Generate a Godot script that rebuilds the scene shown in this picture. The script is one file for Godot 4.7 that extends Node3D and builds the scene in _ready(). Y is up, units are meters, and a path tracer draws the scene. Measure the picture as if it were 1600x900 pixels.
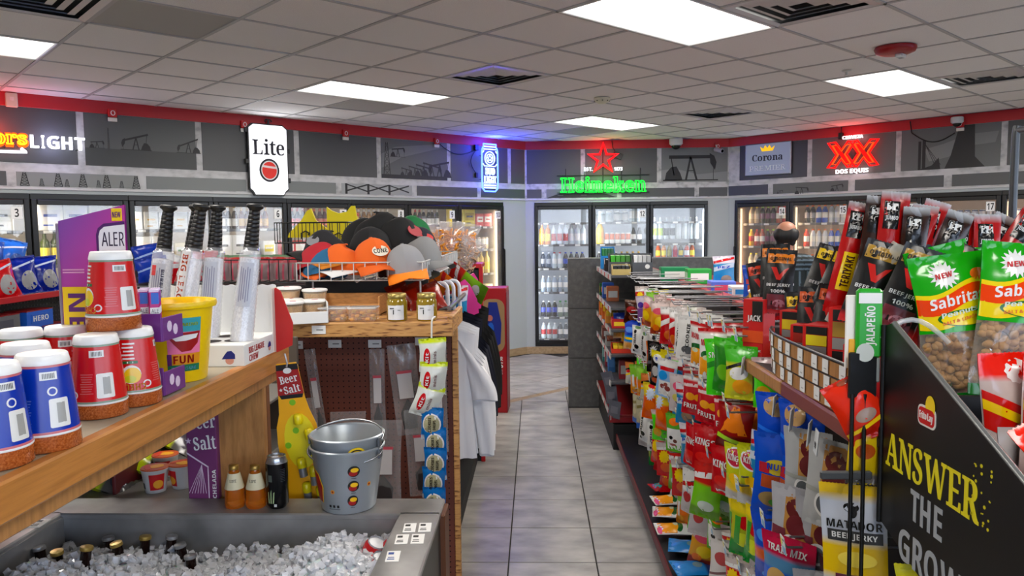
extends Node3D
const EYE := 1.746
const CEIL := 2.893
var rng := RandomNumberGenerator.new()
var mats := {}
var texs := {}
var fonts := {}
var glyphs := {}
var shapes := {}
func _ready():
	rng.seed = 7
	set_camera()
	set_sky_and_lights()
	build_floor()
	build_ceiling()
	build_walls()
	build_coolers()
	build_signs()
	build_fixtures()
	snack_rack()
	left_front()
	jerky_shelf()
	shopper()
func set_camera():
	var c := Camera3D.new()
	c.name = "camera"
	c.position = Vector3(0, EYE, 0)
	c.rotation_order = EULER_ORDER_YXZ
	c.rotation = Vector3(-0.0798, 0.0323, -0.0109)
	c.fov = rad_to_deg(2.0 * atan(450.0 / 1188.0))
	c.near = 0.05
	c.far = 200.0
	add_child(c)
	c.current = true
func set_sky_and_lights():
	var sm := ProceduralSkyMaterial.new()
	sm.sky_top_color = Color(0.42, 0.6, 0.86)
	sm.sky_horizon_color = Color(0.86, 0.9, 0.95)
	sm.ground_horizon_color = Color(0.86, 0.9, 0.95)
	sm.ground_bottom_color = Color(0.5, 0.5, 0.48)
	sm.energy_multiplier = 5.5
	var sky := Sky.new()
	sky.sky_material = sm
	var e := Environment.new()
	e.background_mode = Environment.BG_SKY
	e.sky = sky
	e.tonemap_mode = Environment.TONE_MAPPER_LINEAR
	e.tonemap_exposure = 1.6
	e.sdfgi_enabled = true
	e.ssao_enabled = true
	e.ssil_enabled = true
	var w := WorldEnvironment.new()
	w.name = "environment"
	w.environment = e
	add_child(w)
	var places := [
		[2, -2, "nearest bright ceiling light panel, cut off by the top edge of the picture"],
		[2, 3, "long bright ceiling light panel left of the middle, in front of the dark wall mural"],
		[7, 3, "smallest bright ceiling light panel, beyond the round smoke detector"],
		[7, -2, "bright ceiling light panel under the red fire strobe on the right"],
		[-3, 3, "bright ceiling light panel at the left edge, above the neon lettering"],
		[2, -7, "ceiling light panel over the window side, out of view on the right"],
		[-3, -2, "ceiling light panel over the sales counter behind the viewer"],
		[7, -7, "ceiling light panel over the far right coolers"],
		[-3, -7, "ceiling light panel over the front door"],
		[-8, 3, "ceiling light panel over the far left coolers"],
		[-8, -2, "ceiling light panel over the back left corner"]]
	for p in places:
		light_panel(p[0], p[1], p[2])
func cell(i: float, j: float, y := CEIL) -> Vector3:
	var a := Vector2(-1.178, -3.770) + 0.6096 * (i * Vector2(0.7153, -0.6988) + j * Vector2(-0.6988, -0.7153))
	return Vector3(a.x, y, a.y)
const GRID_TURN := 0.7737        # the ceiling grid's own x axis, turned to run away to the right
func light_panel(i: int, j: int, label: String):
	var at := cell(i + 1.0, j + 0.5)
	var t := thing("ceiling_light", label, "ceiling light", at, GRID_TURN, "recessed ceiling light panels")
	var f := MB.new()
	for s in [-1, 1]:
		f.box(Vector3(0, 0.004, s * 0.292), Vector3(1.206, 0.014, 0.014), 0.003)
		f.box(Vector3(s * 0.596, 0.004, 0), Vector3(0.014, 0.014, 0.57), 0.003)
	obj(t, "frame", f, flat_mat(Color(0.85, 0.85, 0.84), 0.4))
	var d := MB.new()
	d.box(Vector3(0, 0.012, 0), Vector3(1.18, 0.012, 0.572))
	obj(t, "diffuser", d, glow_mat(Color(1, 0.99, 0.97), 1.6))
	var l := AreaLight3D.new()
	l.name = "panel_light"
	l.area_size = Vector2(1.16, 0.55)
	l.light_color = Color(1.0, 0.975, 0.94)
	l.light_energy = 2.4
	l.area_range = 14.0
	l.area_attenuation = 2.0
	l.shadow_enabled = true
	l.rotation = Vector3(-PI / 2, 0, 0)
	l.position = Vector3(0, -0.008, 0)
	t.add_child(l)
# ---------------------------------------------------------------- mesh builder
class MB:
	var v := PackedVector3Array()
	var n := PackedVector3Array()
	var c := PackedColorArray()
	var i := PackedInt32Array()
	var col := Color.WHITE
	var xf := Transform3D()
	func paint(k: Color) -> MB:
		col = k.srgb_to_linear()
		return self
	func at(t: Transform3D) -> MB:
		xf = t
		return self
	func _put(p: Vector3, nn: Vector3, k: Color) -> int:
		v.append(xf * p)
		n.append((xf.basis * nn).normalized())
		c.append(k)
		return v.size() - 1
	func _face(a: int, b: int, d: int):
		var g := (v[b] - v[a]).cross(v[d] - v[a])
		if g.dot(n[a] + n[b] + n[d]) > 0.0:
			i.append(a); i.append(d); i.append(b)
		else:
			i.append(a); i.append(b); i.append(d)
	func quad(a: Vector3, b: Vector3, d: Vector3, e: Vector3, nn := Vector3.ZERO):
		if nn == Vector3.ZERO:
			nn = (d - a).cross(e - b).normalized()
		var k := _put(a, nn, col)
		_put(b, nn, col); _put(d, nn, col); _put(e, nn, col)
		_face(k, k + 1, k + 2); _face(k, k + 2, k + 3)
	func tri(a: Vector3, b: Vector3, d: Vector3, nn: Vector3):
		var k := _put(a, nn, col)
		_put(b, nn, col); _put(d, nn, col)
		_face(k, k + 1, k + 2)
	func box(m: Vector3, s: Vector3, bevel := 0.0, turn := Basis()):
		var h := s * 0.5
		var keep := xf
		xf = xf * Transform3D(turn, m)
		var b := minf(bevel, minf(h.x, minf(h.y, h.z)) * 0.6)
		for ax in 3:
			var u := (ax + 1) % 3
			var w := (ax + 2) % 3
			for sg in [-1.0, 1.0]:
				var q := []
				for k in [[-1, -1], [1, -1], [1, 1], [-1, 1]]:
					var p := Vector3()
					p[ax] = sg * h[ax]; p[u] = k[0] * (h[u] - b); p[w] = k[1] * (h[w] - b)
					q.append(p)
				var nn := Vector3(); nn[ax] = sg
				quad(q[0], q[1], q[2], q[3], nn)
		if b > 0.0:
			for ax in 3:
				var u := (ax + 1) % 3
				var w := (ax + 2) % 3
				for su in [-1.0, 1.0]:
					for sw in [-1.0, 1.0]:
						var q := []
						for k in [[-1, 0], [1, 0], [1, 1], [-1, 1]]:
							var p := Vector3()
							p[ax] = k[0] * (h[ax] - b)
							p[u] = su * (h[u] - (b if k[1] else 0.0))
							p[w] = sw * (h[w] - (0.0 if k[1] else b))
							q.append(p)
						var nn := Vector3(); nn[u] = su; nn[w] = sw
						quad(q[0], q[1], q[2], q[3], nn.normalized())
			for sx in [-1.0, 1.0]:
				for sy in [-1.0, 1.0]:
					for sz in [-1.0, 1.0]:
						tri(Vector3(sx * h.x, sy * (h.y - b), sz * (h.z - b)), Vector3(sx * (h.x - b), sy * h.y, sz * (h.z - b)), Vector3(sx * (h.x - b), sy * (h.y - b), sz * h.z), Vector3(sx, sy, sz).normalized())
		xf = keep
	func grid(nu: int, nv: int, f: Callable, k = null, flip := false):
		var p := []
		for y in nv + 1:
			for x in nu + 1:
				p.append(f.call(float(x) / nu, float(y) / nv))
		var first := v.size()
		for y in nv + 1:
			for x in nu + 1:
				var du: Vector3 = p[y * (nu + 1) + mini(x + 1, nu)] - p[y * (nu + 1) + maxi(x - 1, 0)]
				var dv: Vector3 = p[mini(y + 1, nv) * (nu + 1) + x] - p[maxi(y - 1, 0) * (nu + 1) + x]
				var nn := du.cross(dv)
				if nn.length_squared() < 1e-16:
					nn = Vector3.UP
				nn = nn.normalized() * (-1.0 if flip else 1.0)
				_put(p[y * (nu + 1) + x], nn, k.call(float(x) / nu, float(y) / nv) if k else col)
		for y in nv:
			for x in nu:
				var a := first + y * (nu + 1) + x
				_face(a, a + 1, a + nu + 2); _face(a, a + nu + 2, a + nu + 1)
	func lathe(pr: Array, seg := 16, arc := TAU, from := 0.0):
		for k in pr.size() - 1:
			var a := Vector2(pr[k][0], pr[k][1])
			var b := Vector2(pr[k + 1][0], pr[k + 1][1])
			if a.is_equal_approx(b):
				continue
			var d := (b - a).normalized()
			var na := Vector2(d.y, -d.x)
			var nb := na
			if k > 0:
				var d0 := (a - Vector2(pr[k - 1][0], pr[k - 1][1])).normalized()
				if d0.dot(d) > 0.6: na = (na + Vector2(d0.y, -d0.x)).normalized()
			if k + 2 < pr.size():
				var d1 := (Vector2(pr[k + 2][0], pr[k + 2][1]) - b).normalized()
				if d1.dot(d) > 0.6: nb = (nb + Vector2(d1.y, -d1.x)).normalized()
			if pr[k].size() > 2:
				paint(pr[k][2])
			var first := v.size()
			for s in seg + 1:
				var t := from + arc * s / seg
				var e := Vector3(sin(t), 0, cos(t))
				_put(e * a.x + Vector3.UP * a.y, e * na.x + Vector3.UP * na.y, col)
				_put(e * b.x + Vector3.UP * b.y, e * nb.x + Vector3.UP * nb.y, col)
			for s in seg:
				var q := first + s * 2
				if a.x > 1e-6: _face(q, q + 1, q + 2)
				if b.x > 1e-6: _face(q + 1, q + 3, q + 2)
	func tube(pts: Array, r: float, seg := 6, closed := false, caps := true, taper = null):
		var m := pts.size()
		var first := v.size()
		var up := Vector3.ZERO
		for k in m:
			var d: Vector3
			if closed:
				d = (pts[(k + 1) % m] - pts[(k + m - 1) % m]).normalized()
			else:
				d = (pts[mini(k + 1, m - 1)] - pts[maxi(k - 1, 0)]).normalized()
			if up == Vector3.ZERO:
				up = Vector3.UP if absf(d.y) < 0.9 else Vector3.RIGHT
			var sd := d.cross(up).normalized()
			up = sd.cross(d).normalized()
			var rr: float = r * (taper[k] if taper else 1.0)
			for s in seg:
				var t := TAU * s / seg
				var e := sd * cos(t) + up * sin(t)
				_put(pts[k] + e * rr, e, col)
		var rows := m if closed else m - 1
		for k in rows:
			for s in seg:
				var a := first + k * seg + s
				var b := first + k * seg + (s + 1) % seg
				var a2 := first + ((k + 1) % m) * seg + s
				var b2 := first + ((k + 1) % m) * seg + (s + 1) % seg
				_face(a, b, b2); _face(a, b2, a2)
		if caps and not closed:
			for k in [0, m - 1]:
				var d: Vector3 = (pts[0] - pts[1]) if k == 0 else (pts[m - 1] - pts[m - 2])
				var q := []
				for s in seg:
					q.append(v[first + k * seg + s])
				var keep := xf
				xf = Transform3D()
				var ce := Vector3.ZERO
				for z in q: ce += z / seg
				for s in seg:
					tri(ce, q[s], q[(s + 1) % seg], (keep.basis * d).normalized())
				xf = keep
	func prism(poly: PackedVector2Array, z0: float, z1: float):
		var ids := Geometry2D.triangulate_polygon(poly)
		for k in range(0, ids.size(), 3):
			for z in [z0, z1]:
				tri(Vector3(poly[ids[k]].x, poly[ids[k]].y, z), Vector3(poly[ids[k + 1]].x, poly[ids[k + 1]].y, z), Vector3(poly[ids[k + 2]].x, poly[ids[k + 2]].y, z), Vector3(0, 0, 1 if z == maxf(z0, z1) else -1))
		var cw := Geometry2D.is_polygon_clockwise(poly)
		for k in poly.size():
			var a := poly[k]
			var b := poly[(k + 1) % poly.size()]
			var d := (b - a).normalized()
			var nn := Vector3(-d.y, d.x, 0) if cw else Vector3(d.y, -d.x, 0)
			quad(Vector3(a.x, a.y, z0), Vector3(b.x, b.y, z0), Vector3(b.x, b.y, z1), Vector3(a.x, a.y, z1), nn)
	func decal(poly: PackedVector2Array, g: Callable, off := 0.0006, fine := 0.03):
		var ids := Geometry2D.triangulate_polygon(poly)
		var todo := []
		for k in range(0, ids.size(), 3):
			todo.append([poly[ids[k]], poly[ids[k + 1]], poly[ids[k + 2]]])
		while todo.size():
			var t: Array = todo.pop_back()
			var l := [t[0].distance_to(t[1]), t[1].distance_to(t[2]), t[2].distance_to(t[0])]
			var m: float = maxf(l[0], maxf(l[1], l[2]))
			if m > fine:
				var k := l.find(m)
				var a: Vector2 = t[k]
				var b: Vector2 = t[(k + 1) % 3]
				var o: Vector2 = t[(k + 2) % 3]
				var h := (a + b) * 0.5
				todo.append([a, h, o]); todo.append([h, b, o])
				continue
			var q := []
			for p in t:
				var e := 0.002
				var w: Vector3 = g.call(p)
				var nn: Vector3 = (g.call(p + Vector2(e, 0)) - w).cross(g.call(p + Vector2(0, e)) - w).normalized()
				q.append(_put(w + nn * off, nn, col))
			_face(q[0], q[1], q[2])
	func join(o: MB, t: Transform3D):
		var first := v.size()
		for k in o.v.size():
			v.append(xf * (t * o.v[k])); n.append((xf.basis * (t.basis * o.n[k])).normalized()); c.append(o.c[k])
		for k in o.i: i.append(first + k)
	func mesh() -> ArrayMesh:
		var a := []
		a.resize(Mesh.ARRAY_MAX)
		a[Mesh.ARRAY_VERTEX] = v; a[Mesh.ARRAY_NORMAL] = n; a[Mesh.ARRAY_COLOR] = c; a[Mesh.ARRAY_INDEX] = i
		var m := ArrayMesh.new()
		if i.size():
			m.add_surface_from_arrays(Mesh.PRIMITIVE_TRIANGLES, a)
		return m
# ---------------------------------------------------------------- nodes
func thing(called: String, label: String, category: String, at := Vector3.ZERO, turn := 0.0, group := "") -> Node3D:
	var o := Node3D.new()
	o.name = called
	add_child(o, true)
	o.position = at
	o.rotation.y = turn
	tag(o, label, category, group)
	return o
func tag(o: Node, label: String, category: String, group := ""):
	o.set_meta("label", label)
	o.set_meta("category", category)
	if group:
		o.set_meta("group", group)
func obj(parent: Node, called: String, m, mat: Material, t := Transform3D()) -> MeshInstance3D:
	var o := MeshInstance3D.new()
	o.name = called
	o.mesh = m.mesh() if m is MB else m
	o.material_override = mat
	o.transform = t
	parent.add_child(o, true)
	return o
func single(called: String, label: String, category: String, m, mat: Material, t := Transform3D(), group := "") -> MeshInstance3D:
	var o := obj(self, called, m, mat, t)
	tag(o, label, category, group)
	return o
func struct(called: String, m, mat: Material, t := Transform3D()) -> MeshInstance3D:
	var o := obj(self, called, m, mat, t)
	o.set_meta("kind", "structure")
	return o
func stuff(o: Node) -> Node:
	o.set_meta("kind", "stuff")
	return o
func again(o: Node3D, t: Transform3D, label: String, group := "") -> Node3D:
	var r: Node3D = o.duplicate()
	r.name = o.name
	add_child(r, true)
	r.transform = t
	r.set_meta("label", label)
	if group:
		r.set_meta("group", group)
	return r
func put(x: float, y: float, z: float, ry := 0.0, rx := 0.0, rz := 0.0) -> Transform3D:
	return Transform3D(Basis.from_euler(Vector3(rx, ry, rz)), Vector3(x, y, z))
# ---------------------------------------------------------------- materials
func flat_mat(c: Color, rough := 0.6, metal := 0.0, coat := 0.0) -> StandardMaterial3D:
	var key := "%s|%s|%s|%s" % [c.to_html(), rough, metal, coat]
	if not mats.has(key):
		var m := StandardMaterial3D.new()
		m.albedo_color = c
		m.roughness = rough
		m.metallic = metal
		if coat > 0.0:
			m.clearcoat_enabled = true
			m.clearcoat = coat
			m.clearcoat_roughness = 0.1
		mats[key] = m
	return mats[key]
func ink(rough := 0.6, metal := 0.0) -> StandardMaterial3D:      # coloured by the mesh
	var key := "ink%s|%s" % [rough, metal]
	if not mats.has(key):
		var m := StandardMaterial3D.new()
		m.vertex_color_use_as_albedo = true
		m.roughness = rough
		m.metallic = metal
		mats[key] = m
	return mats[key]
func glow_mat(c: Color, energy: float) -> StandardMaterial3D:
	var key := "glow%s|%s" % [c.to_html(), energy]
	if not mats.has(key):
		var m := StandardMaterial3D.new()
		m.albedo_color = c
		m.emission_enabled = true
		m.emission = c
		m.emission_energy_multiplier = energy
		mats[key] = m
	return mats[key]
func pane_mat(c: Color, alpha: float, rough := 0.03) -> StandardMaterial3D:
	var key := "pane%s|%s|%s" % [c.to_html(), alpha, rough]
	if not mats.has(key):
		var m := StandardMaterial3D.new()
		m.albedo_color = Color(c, alpha)
		m.transparency = BaseMaterial3D.TRANSPARENCY_ALPHA
		m.roughness = rough
		mats[key] = m
	return mats[key]
func noise_tex(called: String, freq: float, ramp: Array, size := 512, kind := FastNoiseLite.TYPE_SIMPLEX_SMOOTH, octaves := 4, bump := 0.0) -> Texture2D:
	if not texs.has(called):
		var nz := FastNoiseLite.new()
		nz.seed = hash(called) % 1000
		nz.frequency = freq
		nz.noise_type = kind
		nz.fractal_octaves = octaves
		var t := NoiseTexture2D.new()
		t.width = size
		t.height = size
		t.seamless = true
		t.noise = nz
		if bump > 0.0:
			t.as_normal_map = true
			t.bump_strength = bump
		else:
			var g := Gradient.new()
			var offs := PackedFloat32Array()
			var cols := PackedColorArray()
			for r in ramp:
				offs.append(r[0]); cols.append(r[1])
			g.offsets = offs
			g.colors = cols
			t.color_ramp = g
		texs[called] = t
	return texs[called]
func tex_mat(called: String, t: Texture2D, scale: Vector3, rough := 0.6, metal := 0.0, bump: Texture2D = null, depth := 0.5, tint := Color.WHITE, world := true) -> StandardMaterial3D:
	if not mats.has(called):
		var m := StandardMaterial3D.new()
		m.albedo_color = tint
		m.albedo_texture = t
		m.roughness = rough
		m.metallic = metal
		m.uv1_triplanar = true
		m.uv1_world_triplanar = world
		m.uv1_scale = scale
		if bump:
			m.normal_enabled = true
			m.normal_texture = bump
			m.normal_scale = depth
		mats[called] = m
	return mats[called]
# ---------------------------------------------------------------- lettering
func font_of(kind: String) -> SystemFont:
	if not fonts.has(kind):
		var f := SystemFont.new()
		f.font_names = PackedStringArray(["Droid Serif" if kind.begins_with("serif") else "Droid Sans"])
		f.font_weight = 400 if kind.ends_with("thin") else 700
		f.font_italic = "italic" in kind
		fonts[kind] = f
	return fonts[kind]
func letters(s: String, h: float, w := 0.0, depth := 0.0008, kind := "sans", bend = null, slant := 0.0) -> ArrayMesh:
	var key := "%s|%s" % [s, kind]
	if not glyphs.has(key):
		var tm := TextMesh.new()
		tm.font = font_of(kind)
		tm.text = s
		tm.font_size = 24
		tm.pixel_size = 1.0
		tm.depth = 1.0
		tm.curve_step = 3.0
		glyphs[key] = [tm.get_mesh_arrays(), tm.get_aabb()]
	var a: Array = glyphs[key][0].duplicate()
	var bb: AABB = glyphs[key][1]
	var sy := h / 17.2
	var sx := w / bb.size.x if w > 0.0 else sy
	var vv: PackedVector3Array = a[Mesh.ARRAY_VERTEX].duplicate()
	var nn: PackedVector3Array = a[Mesh.ARRAY_NORMAL].duplicate()
	var mid := bb.get_center()
	for k in vv.size():
		var p: Vector3 = vv[k] - Vector3(mid.x, mid.y, 0)
		p = Vector3(p.x * sx + p.y * sy * slant, p.y * sy, (p.z + 0.5) * depth)
		if bend:
			var q: Vector3 = bend.call(p)
			var nz: Vector3 = nn[k]
			var q2: Vector3 = bend.call(p + Vector3(nz.x, nz.y, nz.z) * 0.001)
			nn[k] = (q2 - q).normalized()
			p = q
		vv[k] = p
	var out := []
	out.resize(Mesh.ARRAY_MAX)
	out[Mesh.ARRAY_VERTEX] = vv
	out[Mesh.ARRAY_NORMAL] = nn
	out[Mesh.ARRAY_INDEX] = a[Mesh.ARRAY_INDEX]
	var m := ArrayMesh.new()
	m.add_surface_from_arrays(Mesh.PRIMITIVE_TRIANGLES, out)
	return m
func text(parent: Node, s: String, h: float, c: Color, t := Transform3D(), w := 0.0, kind := "sans", bend = null, called := "lettering", depth := 0.0008, slant := 0.0) -> MeshInstance3D:
	return obj(parent, called, letters(s, h, w, depth, kind, bend, slant), flat_mat(c, 0.55), t)
func outlines(s: String, h: float, kind := "sans", w := 0.0) -> Array:
	var f := font_of(kind)
	var ts := TextServerManager.get_primary_interface()
	var rid: RID = f.get_rids()[0]
	var x := 0.0
	var out := []
	for ch in s:
		var gi: int = ts.font_get_glyph_index(rid, 64, ch.unicode_at(0), 0)
		var g: Dictionary = ts.font_get_glyph_contours(rid, 64, gi)
		var first := 0
		if g.has("contours"):
			for last in g.contours:
				var ring := []
				var pts: PackedVector3Array = g.points
				var cnt: int = last - first + 1
				for k in cnt:
					var p := pts[first + k]
					var q := pts[first + (k + 1) % cnt]
					if p.z == 1.0:
						ring.append(Vector2(p.x + x, -p.y))
					else:
						var b := pts[first + (k + cnt - 1) % cnt]
						var s0 := Vector2(b.x, b.y) if b.z == 1.0 else Vector2(b.x + p.x, b.y + p.y) * 0.5
						var s1 := Vector2(q.x, q.y) if q.z == 1.0 else Vector2(q.x + p.x, q.y + p.y) * 0.5
						for u in [0.33, 0.67, 1.0]:
							if u == 1.0 and q.z == 1.0:
								continue
							var m := s0.lerp(Vector2(p.x, p.y), u).lerp(Vector2(p.x, p.y).lerp(s1, u), u)
							ring.append(Vector2(m.x + x, -m.y))
				first = last + 1
				out.append(ring)
		x += ts.font_get_glyph_advance(rid, 64, gi).x
	var sy := h / 46.0
	var sx := w / x if w > 0.0 else sy
	for ring in out:
		for k in ring.size():
			ring[k] = Vector2((ring[k].x - x * 0.5) * sx, (ring[k].y - 23.0) * sy)
	return out
func ellipse(rx: float, ry: float, n := 24, cx := 0.0, cy := 0.0) -> PackedVector2Array:
	var p := PackedVector2Array()
	for k in n:
		p.append(Vector2(cx + rx * cos(TAU * k / n), cy + ry * sin(TAU * k / n)))
	return p
func rect(w: float, h: float, cx := 0.0, cy := 0.0, r := 0.0) -> PackedVector2Array:
	var p := PackedVector2Array()
	if r <= 0.0:
		p.append(Vector2(cx - w / 2, cy - h / 2)); p.append(Vector2(cx + w / 2, cy - h / 2)); p.append(Vector2(cx + w / 2, cy + h / 2)); p.append(Vector2(cx - w / 2, cy + h / 2))
		return p
	for k in 4:
		var a := Vector2(cx + (w / 2 - r) * (1 if k in [0, 3] else -1), cy + (h / 2 - r) * (1 if k < 2 else -1))
		for s in 5:
			var t := PI / 2 * (k + s / 4.0)
			p.append(a + Vector2(cos(t), sin(t)) * r)
	return p
func star(r: float, r2: float, n := 5, cx := 0.0, cy := 0.0, turn := PI / 2) -> PackedVector2Array:
	var p := PackedVector2Array()
	for k in n * 2:
		var t := turn + PI * k / n
		var q := r if k % 2 == 0 else r2
		p.append(Vector2(cx + q * cos(t), cy + q * sin(t)))
	return p
func v3(p: Vector2, z := 0.0) -> Vector3:
	return Vector3(p.x, p.y, z)
func ring3(p, z := 0.0) -> Array:
	var o := []
	for q in p: o.append(Vector3(q.x, q.y, z))
	return o
func ordinal(k: int) -> String:
	return ["first", "second", "third", "fourth", "fifth", "sixth", "seventh", "eighth", "ninth", "tenth", "eleventh", "twelfth", "thirteenth", "fourteenth", "fifteenth", "sixteenth", "seventeenth", "eighteenth", "nineteenth", "twentieth"][k]
func lamp(parent: Node, called: String, at: Vector3, c: Color, energy: float, size := 0.05) -> OmniLight3D:
	var l := OmniLight3D.new()
	l.name = called
	l.light_color = c
	l.light_energy = energy
	l.light_size = size
	l.omni_range = 14.0
	l.omni_attenuation = 2.0
	l.shadow_enabled = true
	l.position = at
	parent.add_child(l)
	return l
# ---------------------------------------------------------------- the room
const R2 := 0.70710678
var LW := Transform3D(Basis(Vector3.UP, PI / 4), Vector3(-0.14, 0, -10.4))      # left cooler wall: x to the right, z into the room
var CW := Transform3D(Basis(), Vector3(0, 0, -10.4))
var RW := Transform3D(Basis(Vector3.UP, -PI / 4), Vector3(2.6, 0, -10.4))
func inside(p: Vector3, m := 0.0) -> bool:
	return p.x + p.z > -10.54 + m and p.x - p.z < 13.0 - m and p.z > -10.4 + m * 0.7 and p.x + p.z < 3.0 - m and p.x - p.z > -5.5 + m
func build_floor():
	var slab := MB.new()
	slab.paint(Color(0.25, 0.24, 0.23)).box(Vector3(0, -0.056, -3.6), Vector3(22, 0.1, 18))
	var fl := struct("floor", slab, flat_mat(Color(0.2, 0.19, 0.185), 0.9))
	var t := noise_tex("tile", 0.006, [[0.0, Color(0.52, 0.51, 0.49)], [0.4, Color(0.61, 0.6, 0.58)], [0.62, Color(0.66, 0.65, 0.625)], [1.0, Color(0.73, 0.72, 0.69)]], 512, FastNoiseLite.TYPE_SIMPLEX_SMOOTH, 5)
	var mt := []
	for k in 3:
		var m: StandardMaterial3D = tex_mat("tile%d" % k, t, Vector3(0.9, 0.9, 1.6), 0.4, 0.0, null, 0.5, [Color(1, 1, 1), Color(0.955, 0.955, 0.96), Color(0.985, 0.97, 0.955)][k])
		mt.append(m)
	var s := 0.4572
	var meshes := []
	for k in 2:
		var b := MB.new()
		b.box(Vector3(0, -0.004, 0), Vector3(s - 0.007, 0.008, s - 0.007), 0.0015)
		meshes.append(b.mesh())
	var rest := MB.new()
	for ix in range(-18, 20):
		for iz in range(-10, 24):
			var p := Vector3(-0.157 + (ix + 0.5) * s, 0, -6.132 + (iz + 0.5) * s)
			if not inside(p, 0.1) or p.x + p.z < -7.76 + 0.4572:
				continue
			if p.x > -1.7 and p.x < 1.2 and p.z < -3.0:
				obj(fl, "floor_tile", meshes[0], mt[absi(ix * 7 + iz * 3) % 3], put(p.x, 0, p.z, PI / 2 * ((ix * 3 + iz) % 4)))
			else:
				rest.box(Vector3(p.x, -0.004, p.z), Vector3(s - 0.007, 0.008, s - 0.007))
	for ix in range(-18, 20):
		for iz in range(-10, 24):
			var x0 := -0.157 + ix * s
			var z0 := -6.132 + iz * s
			var d := x0 + s / 2 + z0 + s / 2 + 7.87 - 0.11
			if d >= 0.4572 or d < -s or not inside(Vector3(x0 + s / 2, 0, z0 + s / 2)):
				continue
			var whole := rect(s - 0.007, s - 0.007, x0 + s / 2, z0 + s / 2)
			var half := PackedVector2Array([Vector2(-14, 6.24), Vector2(6.24, -14), Vector2(26, -14), Vector2(26, 26), Vector2(-14, 26)])
			for q in Geometry2D.intersect_polygons(whole, half):
				var b := MB.new()
				b.xf = Transform3D(Basis(Vector3(1, 0, 0), Vector3(0, 0, 1), Vector3(0, -1, 0)), Vector3.ZERO)
				b.prism(q, 0.0, 0.008)
				obj(fl, "floor_tile", b, mt[0])
	var st := MB.new()
	var along := 0
	while along < 15:
		var u := -4.8 + along * 0.9
		var p := Vector3(-3.905 + u * R2, 0, -3.905 - u * R2)
		st.box(Vector3(p.x, -0.004, p.z), Vector3(0.894, 0.0085, 0.096), 0.0015, Basis(Vector3.UP, PI / 4))
		along += 1
	obj(fl, "border_strip", st, tex_mat("tan", noise_tex("tan", 0.02, [[0.0, Color(0.55, 0.45, 0.33)], [1.0, Color(0.7, 0.6, 0.46)]]), Vector3(2, 2, 2), 0.4))
	for ix in range(-16, 18):
		for iz in range(-14, 14):
			var p := Vector3(0.32, 0, -8.523) + Vector3(R2, 0, -R2) * s * ix + Vector3(R2, 0, R2) * s * iz
			if not inside(p, 0.05) or iz > 0:
				continue
			if p.x > -1.3 and p.x < 0.8:
				obj(fl, "skew_tile", meshes[1], mt[absi(ix + iz * 2) % 3], put(p.x, 0, p.z, PI / 4))
			else:
				rest.box(Vector3(p.x, -0.004, p.z), Vector3(s - 0.007, 0.008, s - 0.007), 0.0, Basis(Vector3.UP, PI / 4))
	stuff(obj(fl, "far_tiles", rest, mt[0]))
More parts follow.
